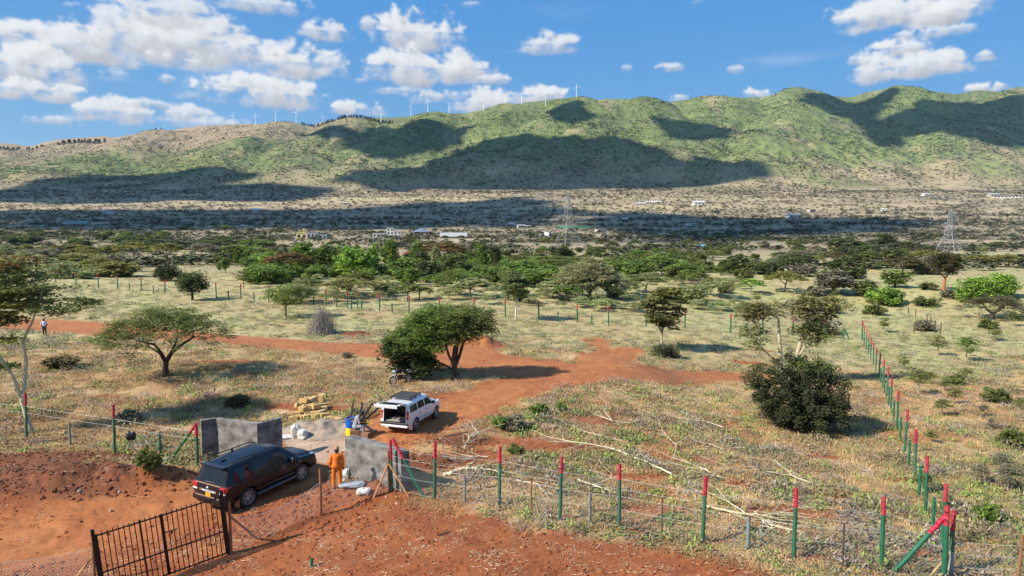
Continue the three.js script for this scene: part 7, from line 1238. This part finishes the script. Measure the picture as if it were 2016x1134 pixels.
house('blue_roof_house', 'house with blue-grey hipped roof right of the white villa', 829, 463, 34, [{ w: 0.86, d: 0.7, h: 0.2, wall: W_STONE, roof: R_BLUE, kind: 'hip', cols: 4, door: true }]);
house('long_white_shed', 'long low white building right of the blue-roofed house', 893, 469, 48, [{ w: 1, d: 0.2, h: 0.07, wall: W_WHITE, roof: R_TIN, kind: 'gable', cols: 7 }]);
house('tent_house', 'white steep-roofed cottage left of the middle pylon', 1073, 466, 24, [{ x: 0.1, w: 0.5, d: 0.6, h: 0.1, wall: W_WHITE, roof: R_WHITE, kind: 'gable', cols: 2 }, { x: -0.3, w: 0.3, d: 0.5, h: 0.16, wall: W_GREY, cols: 1 }, { x: 0.28, w: 0.3, d: 0.8, h: 0.34, wall: W_WHITE, roof: R_WHITE, cols: 1 }], 0.4);
house('blue_shed', 'small shed with bright sky-blue roof right of the middle pylon', 1376, 488, 24, [{ w: 0.9, d: 0.7, h: 0.12, wall: W_STONE, roof: R_SKY, kind: 'gable', cols: 2 }], 0.3);
house('red_roof_hut', 'hut with red roof half hidden in the green grove', 806, 512, 26, [{ w: 0.7, d: 0.6, h: 0.5, wall: W_DARK, roof: R_RED, kind: 'gable', cols: 2 }], 0.3);
house('teal_roof_barn', 'long low barn with pale teal roof at the far left', 152, 445, 40, [{ w: 1, d: 0.5, h: 0.1, wall: W_STONE, roof: R_TEAL, kind: 'gable', cols: 5 }], 0.1);
const SMALL = [[480, 447, 12, W_WHITE, 'gable', 'white'], [496, 449, 9, W_STONE, 'gable', 'tan'], [628, 439, 14, W_WHITE, 'gable', 'white'], [645, 437, 16, W_WHITE, 'flat', 'white flat-roofed'], [735, 441, 12, W_STONE, 'gable', 'tan'], [860, 433, 14, W_WHITE, 'flat', 'white flat-roofed'], [876, 431, 10, W_STONE, 'flat', 'tan'], [1006, 446, 18, W_WHITE, 'hip', 'white'], [1026, 448, 16, W_WHITE, 'gable', 'white'], [1040, 447, 9, W_STONE, 'gable', 'tan'], [1285, 397, 46, W_WHITE, 'flat', 'long white'], [1262, 406, 20, W_STONE, 'gable', 'tan'], [1375, 404, 22, W_WHITE, 'gable', 'white'], [1560, 430, 26, W_WHITE, 'gable', 'white'], [1595, 417, 18, W_STONE, 'flat', 'tan'], [1740, 415, 12, W_WHITE, 'gable', 'white'], [1982, 390, 54, W_WHITE, 'flat', 'long white'], [1955, 388, 20, W_STONE, 'gable', 'tan'], [1822, 386, 14, W_WHITE, 'gable', 'white'], [255, 394, 14, W_WHITE, 'flat', 'white'], [210, 421, 22, W_WHITE, 'gable', 'long white'], [330, 415, 8, W_WHITE, 'gable', 'tiny white'], [380, 418, 9, W_STONE, 'gable', 'tiny tan'], [640, 393, 10, W_WHITE, 'gable', 'white'], [680, 402, 10, W_STONE, 'gable', 'tan'], [1100, 417, 10, W_WHITE, 'gable', 'white'], [1180, 432, 12, W_STONE, 'gable', 'tan'], [1230, 434, 14, W_WHITE, 'gable', 'white'], [1360, 444, 18, W_WHITE, 'flat', 'low white'], [1180, 456, 16, W_WHITE, 'flat', 'low white'], [305, 451, 10, W_WHITE, 'gable', 'white'], [415, 449, 12, W_WHITE, 'gable', 'white'], [700, 420, 12, W_STONE, 'gable', 'tan'], [505, 418, 20, W_WHITE, 'gable', 'row-like white']];
const MARKS = [[152, 445, 'the teal-roofed barn'], [615, 471, 'the yellow and grey house'], [763, 468, 'the white villa'], [893, 469, 'the long white shed'], [1073, 466, 'the steep white cottage'], [1118, 440, 'the middle pylon'], [1376, 488, 'the sky-blue shed'], [1868, 460, 'the right pylon'], [1160, 560, 'the dome-shaped acacia'], [1300, 610, 'the open layered acacia'], [1560, 640, 'the sparse pale-trunked acacia'], [1640, 560, 'the grey dry tree'], [1858, 530, 'the orange-trunked tree'], [1938, 570, 'the lime green bush'], [1950, 610, 'the dark umbrella acacia'], [805, 500, 'the red roof'], [700, 520, 'the brightest lime tree'], [570, 530, 'the rust-topped acacia'], [379, 560, 'the small round tree'], [298, 500, 'the golden acacias'], [480, 500, 'the low deep green tree'], [60, 560, 'the tall left acacia'], [870, 505, 'the orange-brown acacia'], [975, 520, 'the narrow dark grove tree'], [1015, 590, 'the slender white-trunked acacia'], [1545, 560, 'the yellow-green acacia'], [1700, 640, 'the fence corner'], [1902, 690, 'the largest young acacia'], [634, 620, 'the brush heap'], [560, 590, 'the light green tree']];
function nearMark(u, v, skip) { let b = null, bd = 1e9; for (const m of MARKS) { const d = Math.hypot(u - m[0], (v - m[1]) * 2.2); if (d < bd && m[2] !== skip) { bd = d; b = m; } } const du = u - b[0], dv = v - b[1]; const side = Math.abs(du) > Math.abs(dv) * 2 ? (du > 0 ? 'right of' : 'left of') : dv > 0 ? 'in front of' : 'behind'; return `${Math.abs(du) > 110 ? 'far ' : ''}${side} ${b[2]}`; }
const houseSeen = new Map(), houseCount = new Map(); for (const [u, v, , , , what] of SMALL) { const l = `${what} house on the plain, ${nearMark(u, v)}`; houseCount.set(l, (houseCount.get(l) ?? 0) + 1); }
SMALL.forEach(([u, v, w, wall, kind, what], i) => house('small_house', (l => { const k = houseSeen.get(l) ?? 0; houseSeen.set(l, k + 1); return houseCount.get(l) > 1 ? `${l}, ${k ? 'farther one' : 'nearer one'}` : l; })(`${what} house on the plain, ${nearMark(u, v)}`), u, v, w, [{ w: 0.9, d: w > 30 ? 0.2 : 0.7, h: w > 30 ? 0.08 : 0.24, wall, roof: i % 3 ? R_TIN : R_WHITE, kind: kind === 'flat' ? undefined : kind, cols: w > 30 ? 8 : 3, rows: 1 }], (i % 5) * 0.25 - 0.5));
// labels for the many trees beyond the fence: their look, and what they stand beside
{
  const seen = new Map();
  for (const o of scene.children) if (o.userData.group && o.userData.tone) {
    const [u, v] = pixelOf(o.position.x, o.position.y, o.position.z); let l = `${o.userData.tone}, ${nearMark(u, v)}`;
    delete o.userData.tone; if (!seen.has(l)) seen.set(l, []); seen.get(l).push([u, o]);
  }
  for (const [l, list] of seen) { list.sort((a, b) => a[0] - b[0]); const n = list.length, w = n === 1 ? [''] : n === 2 ? ['left one', 'right one'] : n === 3 ? ['left one', 'middle one', 'right one'] : list.map((_, i) => i === 0 ? 'leftmost' : i === n - 1 ? 'rightmost' : `${['', 'second', 'third', 'fourth', 'fifth', 'sixth', 'seventh', 'eighth'][i]} from left`); list.forEach(([, o], i) => { o.userData.label = w[i] ? `${l}, ${w[i]}` : l; }); }
}
// ---------- pylons ----------
function pylon(label, u, v, topV, basePx, arms, turn) {
  const p = at(u, v), k = ppm(p), H = (v - topV) / k, B = basePx / k / 2, o = thing('pylon', label, 'pylon', p, turn), steel = new THREE.MeshStandardMaterial({ color: new THREE.Color(0.36, 0.37, 0.38), roughness: 0.5, metalness: 0.2 });
  const prof = [[0, 1], [0.2, 0.72], [0.46, 0.36], [0.62, 0.27], [0.80, 0.22], [1, 0.15]], wd = f => { let i = 1; while (i < prof.length - 1 && prof[i][0] < f) i++; const [a, x] = prof[i - 1], [b, y] = prof[i]; return B * mix(x, y, clamp((f - a) / (b - a))); };
  const lv = [0, 0.2, 0.36, 0.48, 0.58, 0.66, 0.74, 0.82, 0.90, 1], C = [[1, 1], [1, -1], [-1, -1], [-1, 1]], r = 0.08;
  C.forEach(([sx, sz]) => { const b = new Buf(); b.path(lv.map(f => [sx * wd(f), f * H, sz * wd(f)]), lv.map(f => r * (1.35 - 0.5 * f)), 4, [1, 1, 1]); part('leg', b.build(), steel, o); });
  const lat = new Buf(); for (let i = 1; i < lv.length; i++) for (let c = 0; c < 4; c++) { const [ax, az] = C[c], [bx, bz] = C[(c + 1) % 4], f0 = lv[i - 1], f1 = lv[i], P = (sx, sz, f) => [sx * wd(f), f * H, sz * wd(f)], t = r * 0.62; lat.tube(P(ax, az, f0), P(bx, bz, f1), t, t, 3, [1, 1, 1]); lat.tube(P(bx, bz, f0), P(ax, az, f1), t, t, 3, [1, 1, 1]); lat.tube(P(ax, az, f1), P(bx, bz, f1), t, t, 3, [1, 1, 1]); }
  part('lattice', lat.build(), steel, o);
  for (const [f, l] of arms) for (const s of [-1, 1]) { const b = new Buf(), w = wd(f), L = l * B, y = f * H; b.tube([s * w, y, w], [s * (w + L), y, 0], r * 0.7, r * 0.5, 4, [1, 1, 1]); b.tube([s * w, y, -w], [s * (w + L), y, 0], r * 0.7, r * 0.5, 4, [1, 1, 1]); b.tube([s * w, y + H * 0.05, 0], [s * (w + L), y, 0], r * 0.7, r * 0.5, 4, [1, 1, 1]); const a = part('crossarm', b.build(), steel, o); part('insulator', new THREE.CylinderGeometry(0.12, 0.12, H * 0.05, 6).translate(s * (w + L), y - H * 0.025, 0), steel, a); }
}
pylon('grey lattice power pylon standing in the middle of the plain', 1118, 493, 388, 46, [[0.64, 0.55], [0.80, 0.5], [0.95, 0.42]], 0.5);
pylon('pale lattice power pylon at the right of the plain', 1868, 502, 418, 40, [[0.60, 0.9], [0.76, 0.95], [0.92, 0.8]], 0.6);
[[1168, 432, 14], [1222, 432, 12], [1530, 424, 14], [1680, 424, 14], [685, 420, 12], [1836, 426, 14], [1945, 424, 14], [555, 426, 10]].forEach(([u, v, h], i) => { const p = at(u, v); solo('power_pole', ['right next to the middle pylon', 'second right of the middle pylon', 'halfway between the pylons', 'closer to the right pylon', 'above the white villa', 'just left of the right pylon', 'right of the right pylon', 'on the left plain'].map(q => `thin power pole ${q}`)[i], 'pole', pole([0, -0.5, 0], [0, h / ppm(p), 0], 0.28, 0.22, [0.42, 0.41, 0.40], i), WOOD, p, 0); });
[[714, 505, 48, 0.2], [708, 502, 44, -1.5], [722, 503, 38, 2.0], [758, 500, 34, -2.2], [740, 500, 30, -2.6]].forEach(([u, v, h, lean], i) => { const p = at(u, v), H = h / ppm(p); solo('dead_tree_pole', ['tall bare grey trunk sticking out of the grove', 'bare trunk just left of the tallest bare trunk', 'bare trunk leaning left beside the tallest bare trunk', 'thin bare trunk leaning left in front of the white villa', 'thin slanting bare trunk between the villa and the tallest bare trunk'][i], 'trunk', pole([0, 0, 0], [lean * 0.5, H, 0], 0.16, 0.07, [0.36, 0.33, 0.29], i), WOOD, p, 0); });
// ---------- wind turbines on the crest ----------
{
  const paint = new THREE.MeshStandardMaterial({ color: new THREE.Color(0.78, 0.79, 0.80), roughness: 0.5 });
  const bladeG = (() => { const s = new THREE.Shape([[0, -0.6], [2.2, -1.1], [5, -1.0], [20, -0.2], [20, 0.15], [4, 0.6], [0, 0.6]].map(q => new THREE.Vector2(...q))); return new THREE.ExtrudeGeometry(s, { depth: 0.4, bevelEnabled: false }); })(), towerG = new THREE.CylinderGeometry(0.9, 1.7, 44, 12).translate(0, 1.5, 0).translate(0, 23.5, 0), nac = rbox(3.2, 3.2, 8, 0.8, 0, 48, -1), hubG = new THREE.SphereGeometry(1.6, 12, 10).translate(0, 48, 4);
  const place = ['leftmost on the crest', 'second from left on the crest', 'third from left on the crest', 'fourth from left on the crest', 'fifth from left on the crest', 'at the left end of the crest tree row', 'at the right end of the crest tree row', 'left one of the trio above the dark spur', 'middle one of the trio above the dark spur', 'right one of the trio above the dark spur', 'left of the broad central cloud shadow on the rising crest', 'halfway up the rising crest', 'third from right on the crest', 'second from right on the crest', 'rightmost on the crest'];
  [[413, 238], [467, 236], [510, 235], [549, 237], [589, 241], [641, 232], [754, 224], [812, 221], [845, 219], [886, 217], [953, 210], [995, 203], [1027, 196], [1073, 191], [1133, 189]].forEach(([u], i) => {
    const q = away(u, 2990), t = thing('wind_turbine', `white wind turbine ${place[i]}`, 'wind turbine', [q.x, q.y - 1, q.z], 0.15 + (i % 4) * 0.1 - 0.2, 'wind turbines along the crest'), s = i === 5 ? 0.75 : 1; t.scale.set(s, s, s);
    part('tower', towerG, paint, t); part('nacelle', nac, paint, t); const hub = part('hub', hubG, paint, t);
    for (let k = 0; k < 3; k++) { const b = part('blade', bladeG, paint, hub); b.position.set(0, 48, 4.4); b.rotation.z = k * 2.0944 + i * 0.7 + 0.4; }
  });
  [[983, 2990, 30], [871, 2990, 26], [1050, 2990, 24]].forEach(([u, d, h], i) => { const q = away(u, d); solo('mast', ['thin mast halfway up the rising crest', 'thin mast between two turbines of the trio', 'short thin mast near the top of the crest'][i], 'mast', pole([0, -1, 0], [0, h, 0], 0.7, 0.5, [0.4, 0.38, 0.37], i), WOOD, q); });
}
// ---------- trees along the skyline ----------
{
  const b = new Buf(), r = rng(71); for (let i = 0; i < 90; i++) { const y = 0.2 + r() * 0.8, e = (0.34 * (1.05 - y) + 0.10) * Math.sqrt(r()), a = r() * 6.28, x = Math.cos(a) * e, z = Math.sin(a) * e, f = r() * 6.28, s = 0.12, g = 0.8 + r() * 0.4, c = [0.035 * g, 0.05 * g, 0.028 * g]; b.tri([x + Math.cos(f) * s, y, z + Math.sin(f) * s], [x + Math.cos(f + 2) * s, y + 0.05, z + Math.sin(f + 2) * s], [x + Math.cos(f + 4) * s, y - 0.1, z + Math.sin(f + 4) * s], c); }
  const crown = b.build(), w = new Buf(); w.tube([0, -0.05, 0], [0, 0.6, 0], 0.03, 0.015, 4, [0.06, 0.05, 0.04]); const trunk = w.build();
  const row = (u0, u1, n, h0, h1, label, group, seed) => { const q = rng(seed); for (let i = 0; i < n; i++) { const u = mix(u0, u1, (i + q() * 0.8) / n), p = away(u, 2985 + q() * 12), h = mix(h0, h1, q()), t = thing('skyline_tree', label, 'tree', [p.x, p.y - 0.5, p.z], q() * 6, group); t.scale.set(h * (0.9 + q() * 0.4), h, h * (0.9 + q() * 0.4)); part('trunk', trunk, BARK, t); part('crown', crown, LEAF, t); } };
  row(598, 642, 12, 9, 14, 'dark tree in the row on the crest right of the fifth turbine', 'tree row on the crest', 1); row(644, 778, 36, 10, 16, 'dark tree in the long row on the crest left of the turbine trio', 'long tree row on the crest', 2);
  row(120, 216, 18, 8, 22, 'dark tree on the left skyline', 'trees on the left skyline', 3); row(-10, 50, 12, 10, 16, 'dark tree on the skyline at the left edge', 'trees at the left end of the skyline', 4); row(300, 330, 3, 8, 11, 'small dark tree on the skyline left of the turbines', 'small skyline trees', 5); row(60, 100, 6, 8, 14, 'dark tree on the dip of the left skyline', 'trees in the dip of the skyline', 6); row(485, 505, 3, 6, 8, 'low dark bush between two left turbines', 'bushes between turbines', 7);
}
renderer.render(scene, camera);
